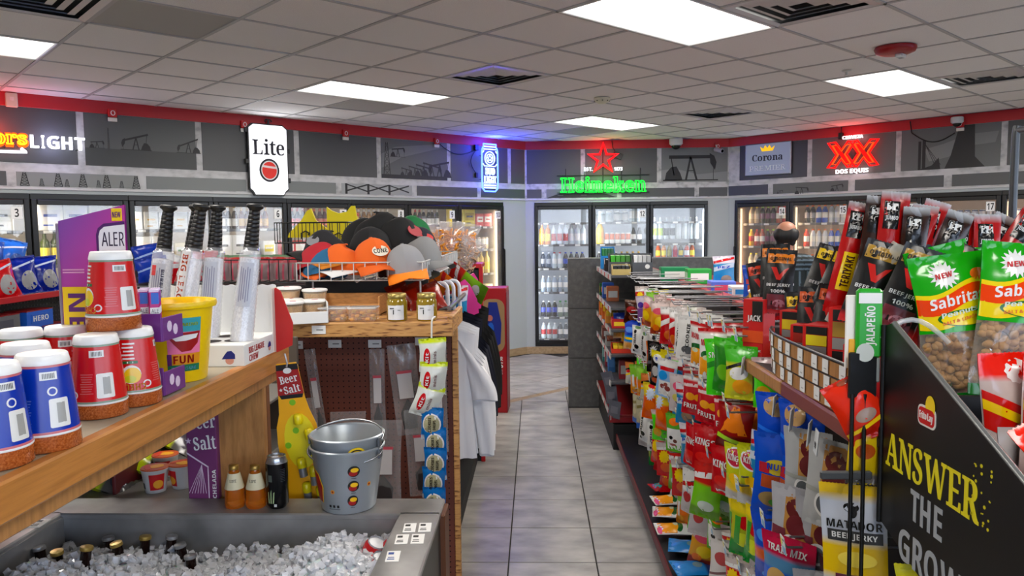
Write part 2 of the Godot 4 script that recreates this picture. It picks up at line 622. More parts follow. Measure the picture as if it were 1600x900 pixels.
func build_ceiling():
	var slab := MB.new()
	slab.box(Vector3(0, CEIL + 0.09, -3.6), Vector3(22, 0.1, 18))
	var ce := struct("ceiling", slab, flat_mat(Color(0.5, 0.5, 0.5), 0.9))
	var skip := {}
	for p in [[2, -2], [2, 3], [7, 3], [7, -2], [-3, 3], [2, -7], [-3, -2], [7, -7], [-3, -7], [-8, 3], [-8, -2]]:
		skip[Vector2i(p[0], p[1])] = 1
		skip[Vector2i(p[0] + 1, p[1])] = 1
	for p in [[3, 1], [8, 1], [3, -3], [8, -3], [-2, 1]]:
		skip[Vector2i(p[0], p[1])] = 1
	var grey := {Vector2i(-1, 1): 1, Vector2i(3, 4): 1, Vector2i(8, 4): 1}
	var white: StandardMaterial3D = tex_mat("ceiling_tile", noise_tex("ceiling_tile", 0.09, [[0.0, Color(0.8, 0.78, 0.765)], [0.35, Color(0.9, 0.885, 0.87)], [1.0, Color(0.93, 0.915, 0.9)]], 512, FastNoiseLite.TYPE_SIMPLEX, 3), Vector3(3, 3, 3), 0.95)
	var dull := flat_mat(Color(0.68, 0.67, 0.645), 0.95)
	var m := MB.new()
	m.box(Vector3(0, 0.011, 0), Vector3(0.592, 0.014, 0.592), 0.004)
	var tile := m.mesh()
	var rest := MB.new()
	var bars := MB.new()
	var B := Basis(Vector3.UP, GRID_TURN)
	for i in range(-16, 18):
		for j in range(-18, 18):
			var p := cell(i + 0.5, j + 0.5)
			if not inside(p, -0.3):
				continue
			for k in 2:
				if k == 0 and skip.has(Vector2i(i, j)) and skip.has(Vector2i(i - 1, j)): continue
				var q := cell(i + (0.5 if k else 0.0), j + (0.0 if k else 0.5))
				bars.box(Vector3(q.x, CEIL + 0.006, q.z), Vector3(0.6096 if k else 0.022, 0.012, 0.022 if k else 0.6096), 0.0, B)
			if skip.has(Vector2i(i, j)):
				continue
			if p.z < -2.6 and inside(p, 0.1):
				obj(ce, "ceiling_tile", tile, dull if grey.has(Vector2i(i, j)) else white, Transform3D(B, p + Vector3(0, (absi(i * 5 + j * 3) % 4) * 0.0006, 0)))
			else:
				rest.box(p + Vector3(0, 0.011, 0), Vector3(0.592, 0.014, 0.592), 0.0, B)
	stuff(obj(ce, "far_ceiling_tiles", rest, white))
	obj(ce, "ceiling_grid", bars, flat_mat(Color(0.7, 0.69, 0.68), 0.6))
	var names := ["square air vent tinted blue by the can-shaped neon sign below it", "square air vent far right of the middle, before the black pumpjack picture", "large square air vent beside the nearest light panel, cut by the top edge", "square air vent at the right edge, above the steel pole", "square air vent in the top left corner of the picture"]
	var n := 0
	for p in [[3, 1], [8, 1], [3, -3], [8, -3], [-2, 1]]:
		var t := thing("air_vent", names[n], "air vent", cell(p[0] + 0.5, p[1] + 0.5), GRID_TURN)
		var fr := MB.new()
		var th := MB.new()
		for k in 4:
			var o := 0.296 - k * 0.066
			var r := MB.new()
			for s in 4:
				var a := Basis(Vector3.UP, PI / 2 * s)
				var q := [Vector3(-o, 0.013 if k else 0.0, o), Vector3(o, 0.013 if k else 0.0, o), Vector3(o - 0.047, 0.0, o - 0.047), Vector3(-o + 0.047, 0.0, o - 0.047)]
				r.quad(a * q[0], a * q[1], a * q[2], a * q[3], a * Vector3(0, -0.9, -0.5))
				r.quad(a * q[0], a * q[1], a * (q[1] + Vector3(0, 0.006, 0)), a * (q[0] + Vector3(0, 0.006, 0)), a * Vector3(0, 0, 1))
			obj(t, "vane_ring", r, flat_mat(Color(0.8, 0.785, 0.77), 0.5))
		th.box(Vector3(0, 0.038, 0), Vector3(0.58, 0.01, 0.58))
		obj(t, "throat", th, flat_mat(Color(0.2, 0.2, 0.2), 0.9))
		n += 1
func pumpjack(b: MB, x: float, y: float, s: float, flip := 1.0, tilt := 0.25):
	var z0 := 0.0
	var z1 := 0.0012
	var bar := func(p: Vector2, q: Vector2, w: float):
		var d := (q - p).normalized().orthogonal() * w * 0.5
		b.prism(PackedVector2Array([p - d, q - d, q + d, p + d]), z0, z1)
	var at := func(u: float, w: float) -> Vector2: return Vector2(x + u * s * flip, y + w * s)
	bar.call(at.call(-0.12, 0), at.call(0, 0.6), 0.05 * s)
	bar.call(at.call(0.16, 0), at.call(0, 0.6), 0.05 * s)
	bar.call(at.call(-0.07, 0.25), at.call(0.1, 0.25), 0.02 * s)
	bar.call(at.call(-0.55, 0.6 - 0.55 * tilt), at.call(0.5, 0.6 + 0.5 * tilt), 0.085 * s)
	var h: Vector2 = at.call(0.5, 0.6 + 0.5 * tilt)
	b.prism(PackedVector2Array([h + Vector2(-0.02 * flip, 0.09) * s, h + Vector2(0.1 * flip, 0.02) * s, h + Vector2(0.16 * flip, -0.14) * s, h + Vector2(0.12 * flip, -0.34) * s, h + Vector2(0.0 * flip, -0.16) * s]), z0, z1)
	bar.call(at.call(-0.5, 0.6 - 0.5 * tilt), at.call(-0.42, 0.14), 0.025 * s)
	b.prism(PackedVector2Array([at.call(-0.66, 0.0), at.call(-0.2, 0.0), at.call(-0.26, 0.18), at.call(-0.36, 0.36), at.call(-0.5, 0.34), at.call(-0.62, 0.2)]), z0, z1)
	bar.call(at.call(0.58, 0.0), at.call(0.58, 0.45), 0.012 * s)
	bar.call(at.call(-0.7, 0.01), at.call(0.7, 0.01), 0.03 * s)
func derrick(b: MB, x: float, y: float, w: float, h: float):
	var bar := func(p: Vector2, q: Vector2, t: float):
		var d := (q - p).normalized().orthogonal() * t * 0.5
		b.prism(PackedVector2Array([p - d, q - d, q + d, p + d]), 0.0, 0.0012)
	var at := func(u: float, k: float) -> Vector2: return Vector2(x + u * w * 0.5 * (1.0 - 0.72 * k), y + h * k)
	for s in [-1.0, 1.0]:
		bar.call(at.call(s, 0.0), at.call(s, 1.0), w * 0.09)
	for k in 5:
		bar.call(at.call(-1, k / 5.0), at.call(1, (k + 1) / 5.0), w * 0.05)
		bar.call(at.call(1, k / 5.0), at.call(-1, (k + 1) / 5.0), w * 0.05)
		bar.call(at.call(-1, k / 5.0), at.call(1, k / 5.0), w * 0.05)
func mural_panel(wall: Node3D, x0: float, x1: float, y0: float, y1: float, shade: Color, art := ""):
	var b := MB.new()
	b.box(Vector3((x0 + x1) / 2, (y0 + y1) / 2, 0.004), Vector3(x1 - x0, y1 - y0, 0.008), 0.001)
	var p := obj(wall, "mural_panel", b, flat_mat(shade, 0.45))
	if art == "":
		return
	var dark := MB.new()
	var mid := MB.new()
	var w := x1 - x0
	var h := y1 - y0
	match art:
		"horizon":
			mid.prism(rect(w, h * 0.34, w / 2, h * 0.17), 0.0, 0.0006)
			pumpjack(dark, w * 0.44, h * 0.34, h * 0.42, -1.0, -0.3)
			pumpjack(dark, w * 0.97 - 0.04, h * 0.34, h * 0.36, -1.0, -0.42)
			pumpjack(dark, w * 0.1, h * 0.34, h * 0.2, 1.0, 0.1)
			derrick(dark, w * 0.2, h * 0.34, h * 0.03, h * 0.4)
		"rows":
			mid.prism(PackedVector2Array([Vector2(0, h * 0.25), Vector2(w * 0.3, h * 0.55), Vector2(w * 0.75, h * 0.78), Vector2(w, h * 0.9), Vector2(w, h * 0.99), Vector2(w * 0.2, h * 0.8), Vector2(0, h * 0.6)]), 0.0, 0.0006)
			dark.prism(rect(w, h * 0.1, w / 2, h * 0.05), 0.0, 0.0008)
			for k in 5:
				pumpjack(dark, w * (0.36 + k * 0.13), h * 0.08, h * (0.28 + k * 0.075), 1.0 if k < 4 else -1.0, -0.2)
			derrick(dark, w * 0.08, h * 0.05, h * 0.2, h * 0.85)
			pumpjack(dark, w * 0.24, h * 0.55, h * 0.34, 1.0, 0.1)
		"jack":
			mid.prism(PackedVector2Array([Vector2(0, 0), Vector2(w, 0), Vector2(w, h * 0.3), Vector2(w * 0.55, h * 0.22), Vector2(w * 0.2, h * 0.4), Vector2(0, h * 0.35)]), 0.0, 0.0006)
			pumpjack(dark, w * 0.44, 0.02, h * 1.15, 1.0, 0.0)
		"trees":
			for k in 9:
				derrick(dark, w * (0.06 + 0.11 * k + 0.02 * (k % 3)), 0.0, h * (0.55 if k % 2 == 0 else 0.3), h * (0.95 if k % 2 == 0 else 0.55))
		"truss":
			for k in 3:
				var xa := w * (0.05 + 0.3 * k)
				dark.prism(PackedVector2Array([Vector2(xa, h * 0.9), Vector2(xa + w * 0.3, h * 0.2), Vector2(xa + w * 0.3, h * 0.34), Vector2(xa, h)]), 0.0, 0.001)
				dark.prism(PackedVector2Array([Vector2(xa, h * 0.2), Vector2(xa + w * 0.3, h * 0.86), Vector2(xa + w * 0.3, h), Vector2(xa, h * 0.34)]), 0.0, 0.001)
				dark.prism(rect(w * 0.03, h, xa + 0.01, h / 2), 0.0, 0.001)
		"rig":
			dark.prism(PackedVector2Array([Vector2(0, 0), Vector2(w, 0), Vector2(w * 0.7, h * 0.8), Vector2(w * 0.3, h * 0.8)]), 0.0, 0.0006)
			for k in 6:
				mid.prism(rect(w * 0.08, h * 0.1, w * (0.2 + k * 0.11), h * (0.3 + 0.2 * (k % 3))), 0.0, 0.001)
		"jacks":
			pumpjack(dark, w * 0.4, -0.02, h * 1.1, 1.0, -0.1)
			pumpjack(dark, w * 0.86, 0.0, h * 0.95, 1.0, 0.15)
			pumpjack(dark, w * 0.1, 0.0, h * 0.5, 1.0, 0.1)
		"smoke":
			mid.prism(PackedVector2Array([Vector2(w * 0.3, h * 0.2), Vector2(w * 0.5, h * 0.28), Vector2(w * 0.66, h * 0.5), Vector2(w * 0.95, h * 0.55), Vector2(w * 0.98, h * 0.8), Vector2(w * 0.7, h * 0.78), Vector2(w * 0.45, h * 0.6), Vector2(w * 0.25, h * 0.5)]), 0.0, 0.0006)
			dark.prism(PackedVector2Array([Vector2(w * 0.46, 0), Vector2(w * 0.86, 0), Vector2(w * 0.76, h * 0.25), Vector2(w * 0.75, h), Vector2(w * 0.6, h), Vector2(w * 0.52, h * 0.3)]), 0.0, 0.001)
			dark.prism(rect(w * 0.03, h * 0.7, w * 0.2, h * 0.35), 0.0, 0.001)
			dark.prism(rect(w * 0.035, h * 0.72, w * 0.245, h * 0.36), 0.0, 0.001)
			dark.prism(PackedVector2Array([Vector2(w * 0.18, 0), Vector2(w * 0.42, 0), Vector2(w * 0.4, h * 0.28), Vector2(w * 0.33, h * 0.1)]), 0.0, 0.001)
			for k in 3:
				dark.prism(PackedVector2Array([Vector2(w * 0.26, h * 0.6), Vector2(w * (0.36 + 0.03 * k), h * 0.1), Vector2(w * (0.366 + 0.03 * k), h * 0.1), Vector2(w * 0.266, h * 0.6)]), 0.0, 0.001)
	var o := Transform3D(Basis(), Vector3(x0, y0, 0.008))
	if mid.i.size(): obj(p, "mural_print", mid, flat_mat(shade.darkened(0.25) if art in ["horizon", "rig"] else shade.lightened(0.14), 0.5), o)
	obj(p, "mural_print", dark, flat_mat(Color(0.11, 0.11, 0.115), 0.5), o)
func one_wall(called: String, T: Transform3D, x0: float, x1: float, o0: float, o1: float) -> Node3D:
	var b := MB.new()
	b.box(Vector3((x0 + x1) / 2, (2.07 + 2.95) / 2, -0.06), Vector3(x1 - x0, 0.88, 0.12))
	if o1 > o0:
		b.box(Vector3((o0 + o1) / 2, 0.055, -0.06), Vector3(o1 - o0, 0.11, 0.12))
		b.box(Vector3((x0 + o0) / 2, 1.035, -0.06), Vector3(o0 - x0, 2.07, 0.12))
		b.box(Vector3((x1 + o1) / 2, 1.035, -0.06), Vector3(x1 - o1, 2.07, 0.12))
	else:
		b.box(Vector3((x0 + x1) / 2, 1.035, -0.06), Vector3(x1 - x0, 2.07, 0.12))
	var w := struct(called, b, flat_mat(Color(0.66, 0.685, 0.69), 0.5), T)
	var mb := MB.new()
	mb.box(Vector3((x0 + x1) / 2, 2.455, 0.002), Vector3(x1 - x0, 0.69, 0.004))
	obj(w, "marble_band", mb, tex_mat("marble", noise_tex("marble", 0.012, [[0.0, Color(0.45, 0.45, 0.46)], [0.3, Color(0.66, 0.66, 0.66)], [0.5, Color(0.74, 0.74, 0.74)], [1.0, Color(0.78, 0.78, 0.78)]], 512, FastNoiseLite.TYPE_CELLULAR, 4), Vector3(1.5, 1.5, 1.5), 0.4))
	var rs := MB.new()
	rs.box(Vector3((x0 + x1) / 2, 2.842, 0.008), Vector3(x1 - x0, 0.113, 0.016), 0.003)
	obj(w, "red_band", rs, flat_mat(Color(0.72, 0.1, 0.13), 0.45))
	var lg := MB.new()
	lg.box(Vector3((x0 + x1) / 2, 2.112, 0.008), Vector3(x1 - x0, 0.018, 0.016), 0.003)
	obj(w, "ledge_strip", lg, flat_mat(Color(0.75, 0.75, 0.75), 0.4))
	return w
func build_walls():
	var dark := Color(0.285, 0.29, 0.295)
	var grey := Color(0.45, 0.465, 0.46)
	var l := one_wall("wall_left", LW, -11.4, 0.02, -8.15, -0.42)
	for k in 11:
		var s := 0.3 + 1.02 * k
		mural_panel(l, -s - 0.99, -s - 0.03, 2.327, 2.783, [dark, grey.darkened(0.25), dark, dark, grey.darkened(0.28), dark][k % 6] if k else dark, {1: "rows", 4: "horizon"}.get(k, ""))
		s = 0.83 + 1.02 * k
		mural_panel(l, -s - 0.985, -s - 0.035, 2.135, 2.252, [dark, Color(0.6, 0.61, 0.61), grey, grey, Color(0.5, 0.51, 0.5), dark][k % 6], {1: "truss", 4: "trees"}.get(k, ""))
	mural_panel(l, -0.27, -0.02, 2.327, 2.783, dark)
	mural_panel(l, -0.8, -0.02, 2.135, 2.252, dark)
	var c := one_wall("wall_back", CW, -0.16, 2.62, -0.02, 2.32)
	mural_panel(c, -0.12, 0.61, 2.327, 2.783, dark)
	mural_panel(c, 0.67, 1.635, 2.327, 2.783, dark.lightened(0.03))
	mural_panel(c, 1.695, 2.58, 2.327, 2.783, grey.darkened(0.05), "jack")
	mural_panel(c, -0.12, 0.08, 2.135, 2.252, dark)
	mural_panel(c, 0.145, 1.1, 2.135, 2.252, grey, "rig")
	mural_panel(c, 1.16, 2.14, 2.135, 2.252, dark)
	mural_panel(c, 2.2, 2.58, 2.135, 2.252, dark)
	var r := one_wall("wall_right", RW, -0.02, 7.7, 0.09, 6.31)
	mural_panel(r, 0.16, 1.09, 2.33, 2.783, Color(0.19, 0.2, 0.24))
	for k in 6:
		var s := 1.12 + 1.04 * k
		mural_panel(r, s + 0.03, s + 1.01, 2.33, 2.783, grey.darkened(0.18) if k < 2 else dark, "smoke" if k == 1 else "")
		mural_panel(r, s - 0.48, s + 0.48, 2.135, 2.262, dark.lightened(0.04) if k else grey.darkened(0.25), "jacks" if k == 0 else "")
	mural_panel(r, 0.0, 0.57, 2.135, 2.262, Color(0.22, 0.23, 0.27))
	var SWT := Transform3D(Basis(Vector3.UP, 3.0 * PI / 4), Vector3(-1.25, 0, 4.25))
	one_wall("wall_counter", SWT, 0.0, 9.7, 0.0, 0.0)
	var SE := Transform3D(Basis(Vector3.UP, -3.0 * PI / 4), Vector3(8.0, 0, -5.0))
	var b := MB.new()
	b.box(Vector3(6.54, 0.25, -0.06), Vector3(13.3, 0.5, 0.12))
	b.box(Vector3(6.54, 2.72, -0.06), Vector3(13.3, 0.46, 0.12))
	for k in 8:
		b.box(Vector3(0.05 + k * 1.87, 1.5, -0.06), Vector3(0.1, 2.1, 0.12))
	var w := struct("wall_front", b, flat_mat(Color(0.5, 0.5, 0.5), 0.5), SE)
	for k in 7:
		var g := MB.new()
		g.box(Vector3(0.985 + k * 1.87, 1.495, -0.06), Vector3(1.77, 1.99, 0.008))
		obj(w, "window_pane", g, pane_mat(Color(0.95, 0.97, 0.97), 0.08))
	var gr := MB.new()
	gr.box(Vector3(0, -0.2, 0), Vector3(80, 0.06, 80))
	struct("pavement", gr, flat_mat(Color(0.6, 0.59, 0.57), 0.9))
	var tan: StandardMaterial3D = mats["tan"]
	for q in [["baseboard_left", LW, -8.0, 0.0], ["baseboard_back", CW, -0.14, 2.6], ["baseboard_right", RW, 0.0, 7.6]]:
		var m := MB.new()
		m.box(Vector3((q[2] + q[3]) / 2, 0.05, 0.006), Vector3(q[3] - q[2], 0.1, 0.014), 0.003)
		struct(q[0], m, tan, q[1])
# ---------------------------------------------------------------- coolers
func build_coolers():
	cooler(LW, -8.12, 0.77, range(0, 10), 1, 1, "left", Color(1, 0.93, 0.82), 0.3)
	cooler(CW, -0.02, 0.78, range(0, 3), 11, 1, "back", Color(0.93, 0.96, 1.0), 0.36)
	cooler(RW, 0.1, 0.775, range(0, 8), 14, 1, "right", Color(1, 0.84, 0.66), 0.34)
	stock_coolers()
func cooler(T: Transform3D, x0: float, w: float, bays, first: int, _dir: int, side: String, lc: Color, energy: float):
	var black := flat_mat(Color(0.045, 0.047, 0.05), 0.35)
	var lining := flat_mat({"left": Color(0.68, 0.65, 0.6), "back": Color(0.68, 0.7, 0.72), "right": Color(0.55, 0.48, 0.42)}[side], 0.5)
	var ys := [0.18, 0.5, 0.82, 1.14, 1.46, 1.76]
	if side == "back":
		ys = [0.18, 0.49, 0.84, 1.17, 1.5, 1.8]
	for k in bays:
		var num: int = first + k
		var cab := thing("drinks_cooler", door_label(num), "cooler")
		cab.transform = T * put(x0 + w * (k + 0.5), 0, 0)
		var b := MB.new()
		b.box(Vector3(0, 1.05, -0.78), Vector3(w, 2.1, 0.04))
		b.box(Vector3(0, 2.12, -0.42), Vector3(w, 0.04, 0.72))
		b.box(Vector3(0, 0.02, -0.42), Vector3(w, 0.2, 0.72))
		for e in [-1, 1]:
			if (k == 0 and e < 0) or (k == bays.size() - 1 and e > 0):
				b.box(Vector3(e * (w / 2 - 0.01), 1.05, -0.42), Vector3(0.02, 2.1, 0.72))
		obj(cab, "liner", b, lining)
		var cs := MB.new()
		cs.box(Vector3(0, 2.048, -0.03), Vector3(w, 0.05, 0.09), 0.004)
		cs.box(Vector3(0, 0.13, -0.03), Vector3(w, 0.05, 0.09), 0.004)
		for e in [-1, 1]:
			cs.box(Vector3(e * (w / 2 - 0.012), 1.08, -0.05), Vector3(0.024, 1.9, 0.07), 0.003)
		obj(cab, "casing", cs, black)
		for e in [-1, 1]:
			if e > 0 and k < bays.size() - 1:
				continue
			var lx: float = e * (w / 2 - 0.034)
			box_at(cab, "light_tube", Vector3(lx, 1.08, -0.1), Vector3(0.022, 1.76, 0.02), glow_mat(lc, 1.2), 0.005)
			var l := AreaLight3D.new()
			l.name = "tube_light"
			l.area_size = Vector2(0.06, 1.76)
			l.light_color = lc
			l.light_energy = energy
			l.shadow_enabled = true
			l.area_range = 6.0
			l.area_attenuation = 2.0
			l.position = Vector3(lx, 1.08, -0.114)
			cab.add_child(l)
		for y in ys:
			var sh := MB.new()
			for r in 4:
				sh.box(Vector3(0, y - 0.006, -0.18 - r * 0.16), Vector3(w - 0.07, 0.008, 0.012))
			for r in 10:
				sh.box(Vector3(-w / 2 + 0.07 + r * (w - 0.14) / 9.0, y - 0.006, -0.42), Vector3(0.006, 0.006, 0.5))
			var so := obj(cab, "wire_shelf", sh, flat_mat(Color(0.25, 0.25, 0.25), 0.5))
			box_at(so, "price_rail", Vector3(0, y - 0.012, -0.155), Vector3(w - 0.07, 0.03, 0.006), flat_mat(Color(0.3, 0.3, 0.3), 0.4), 0.0)
			for r in 3:
				box_at(so, "price_tag", Vector3(-w * 0.3 + r * w * 0.28, y - 0.012, -0.151), Vector3(0.07, 0.024, 0.003), flat_mat(Color(0.9, 0.9, 0.88), 0.6), 0.0)
		var f := MB.new()
		for s in [-1, 1]:
			f.box(Vector3(s * (w / 2 - 0.026), 1.085, 0.012), Vector3(0.044, 1.88, 0.034), 0.005)
		f.box(Vector3(0, 2.0, 0.012), Vector3(w - 0.1, 0.045, 0.034), 0.005)
		f.box(Vector3(0, 0.168, 0.012), Vector3(w - 0.1, 0.05, 0.034), 0.005)
		var d := obj(cab, "door", f, black)
		var g := MB.new()
		g.box(Vector3(0, 1.085, 0.01), Vector3(w - 0.096, 1.79, 0.008))
		obj(d, "glass", g, pane_mat(Color(0.97, 0.98, 0.98), 0.05, 0.01))
		var h := MB.new()
		var hx := w / 2 - 0.026 if side == "left" else -w / 2 + 0.026
		h.tube([Vector3(hx, 0.85, 0.03), Vector3(hx, 0.87, 0.06), Vector3(hx, 1.45, 0.06), Vector3(hx, 1.47, 0.03)], 0.009, 8)
		obj(d, "handle", h, flat_mat(Color(0.1, 0.1, 0.1), 0.3, 0.6))
		if num >= 3 and num <= 17 and not num in [11, 13, 5, 4]:
			var at := Vector3(w / 2 - 0.1, 1.91, 0.016)
			box_at(d, "number_sign", at, Vector3(0.082, 0.1, 0.002), flat_mat(Color(0.93, 0.93, 0.92), 0.5), 0.0)
			text(d, str(num), 0.07, Color(0.02, 0.02, 0.02), put(at.x, at.y, at.z + 0.001), 0.03 if num < 10 else 0.062, "sans", null, "number")
const WORDS := ["zero", "one", "two", "three", "four", "five", "six", "seven", "eight", "nine", "ten", "eleven", "twelve", "thirteen", "fourteen", "fifteen", "sixteen", "seventeen", "eighteen"]
func door_label(num: int) -> String:
	if num in [6, 7, 8, 9, 10, 12, 14, 15, 16, 17, 3]:
		return "lit drinks cooler with a black framed glass door numbered " + WORDS[num]
	if num == 11: return "lit soda cooler beside the plain grey corner wall, left end of three"
	if num == 13: return "lit cooler with amber tea bottles, right end of the back wall"
	if num == 4: return "lit cooler half hidden behind the purple display box"
	if num == 5: return "lit cooler behind the clear plastic bat tubes"
	if num > 17: return "lit cooler right of the steel pole, %s beyond door seventeen" % ordinal(num - 18)
	return "lit cooler left of door three, %s one away" % ordinal(2 - num)
func drink(kind: String, a: Color, b: Color, c: Color) -> ArrayMesh:
	var key := "%s%s%s%s" % [kind, a.to_html(), b.to_html(), c.to_html()]
	if shapes.has(key):
		return shapes[key]
	var m := MB.new()
	var sg := 12
	match kind:
		"beer":
			m.lathe([[0.0, 0.0, a], [0.028, 0.0, a], [0.03, 0.006, a], [0.03, 0.03, a], [0.0304, 0.03, b], [0.0304, 0.105, b], [0.03, 0.105, a], [0.03, 0.13, a], [0.02, 0.165, a], [0.0135, 0.185, a], [0.0138, 0.185, b], [0.0132, 0.205, b], [0.013, 0.215, a], [0.0145, 0.219, c], [0.0145, 0.226, c], [0.0, 0.228, c]], sg)
		"soda":
			m.lathe([[0.0, 0.0, a], [0.03, 0.0, a], [0.035, 0.012, a], [0.034, 0.06, a], [0.0345, 0.062, b], [0.0345, 0.13, b], [0.034, 0.132, a], [0.034, 0.15, a], [0.022, 0.185, a], [0.0135, 0.2, a], [0.0135, 0.204, a], [0.0155, 0.204, c], [0.0155, 0.222, c], [0.0, 0.223, c]], sg)
		"big":
			m.lathe([[0.0, 0.0, a], [0.048, 0.0, a], [0.055, 0.02, a], [0.054, 0.08, a], [0.055, 0.082, b], [0.055, 0.17, b], [0.054, 0.172, a], [0.052, 0.2, a], [0.03, 0.26, a], [0.0145, 0.285, a], [0.0165, 0.287, c], [0.0165, 0.308, c], [0.0, 0.309, c]], sg)
		"tall":
			m.lathe([[0.0, 0.0, a], [0.035, 0.0, a], [0.037, 0.01, a], [0.037, 0.05, a], [0.0373, 0.05, b], [0.0373, 0.15, b], [0.037, 0.15, a], [0.037, 0.2, a], [0.016, 0.235, a], [0.014, 0.28, a], [0.0155, 0.282, c], [0.0155, 0.3, c], [0.0, 0.301, c]], sg)
		"can":
			m.lathe([[0.0, 0.003, c], [0.024, 0.0, c], [0.032, 0.01, a], [0.033, 0.02, a], [0.033, 0.045, a], [0.033, 0.046, b], [0.033, 0.09, b], [0.033, 0.105, a], [0.028, 0.118, c], [0.026, 0.122, c], [0.024, 0.118, c], [0.0, 0.117, c]], sg)
		"tallcan":
			m.lathe([[0.0, 0.003, c], [0.024, 0.0, c], [0.032, 0.01, a], [0.033, 0.02, a], [0.033, 0.06, a], [0.033, 0.061, b], [0.033, 0.12, b], [0.033, 0.14, a], [0.028, 0.153, c], [0.026, 0.157, c], [0.024, 0.153, c], [0.0, 0.152, c]], sg)
		"jar":
			m.lathe([[0.0, 0.0, a], [0.045, 0.0, a], [0.05, 0.01, a], [0.05, 0.03, b], [0.0502, 0.1, b], [0.05, 0.11, a], [0.04, 0.13, a], [0.042, 0.132, c], [0.042, 0.155, c], [0.0, 0.156, c]], sg)
		"carton", "pack":
			var s := Vector3(0.19, 0.235, 0.13) if kind == "carton" else Vector3(0.13, 0.17, 0.13)
			m.paint(a).box(Vector3(0, s.y / 2, 0), s, 0.004)
			m.paint(b).box(Vector3(0, s.y * 0.55, s.z / 2 + 0.0006), Vector3(s.x * 0.8, s.y * 0.42, 0.001))
			m.paint(c).box(Vector3(0, s.y * 0.56, s.z / 2 + 0.0014), Vector3(s.x * 0.55, s.y * 0.1, 0.001))
			m.paint(c).box(Vector3(-s.x * 0.1, s.y * 0.2, s.z / 2 + 0.0006), Vector3(s.x * 0.4, s.y * 0.06, 0.001))
			m.paint(a.darkened(0.4)).box(Vector3(0, s.y + 0.0004, 0), Vector3(s.x * 0.3, 0.001, 0.02))
	shapes[key] = m.mesh()
	return shapes[key]
const DRINK_W := {"beer": 0.066, "soda": 0.078, "big": 0.118, "tall": 0.082, "can": 0.073, "tallcan": 0.073, "jar": 0.108, "carton": 0.2, "pack": 0.138}
const DRINK_NAME := {"beer": "beer_bottle", "soda": "soda_bottle", "big": "large_bottle", "tall": "tall_bottle", "can": "drink_can", "tallcan": "tall_can", "jar": "drink_jug", "carton": "drink_carton", "pack": "bottle_pack"}
func drink_row(T: Transform3D, cx: float, y: float, door: String, shelf: String, items: Array):
	var total := 0.0
	for q in items: total += DRINK_W[q[0]] * q[5]
	var x := cx - minf(total, 0.69) / 2
	for q in items:
		var wd: float = DRINK_W[q[0]]
		var m := drink(q[0], q[2], q[3], q[4])
		for k in q[5]:
			var dz := rng.randf_range(-0.012, 0.012)
			var lab := "%s%s, %s shelf, %s" % ["" if q[5] == 1 else ordinal(k) + " ", q[1], shelf, door]
			single(DRINK_NAME[q[0]], lab, "carton" if q[0] in ["carton", "pack"] else "can" if "can" in q[0] else "bottle", m, ink(0.18 if not q[0] in ["carton", "pack"] else 0.45), T * put(x + wd / 2, y, -0.235 + dz, rng.randf_range(-0.1, 0.1)), "drinks behind the glass of " + door)
			x += wd
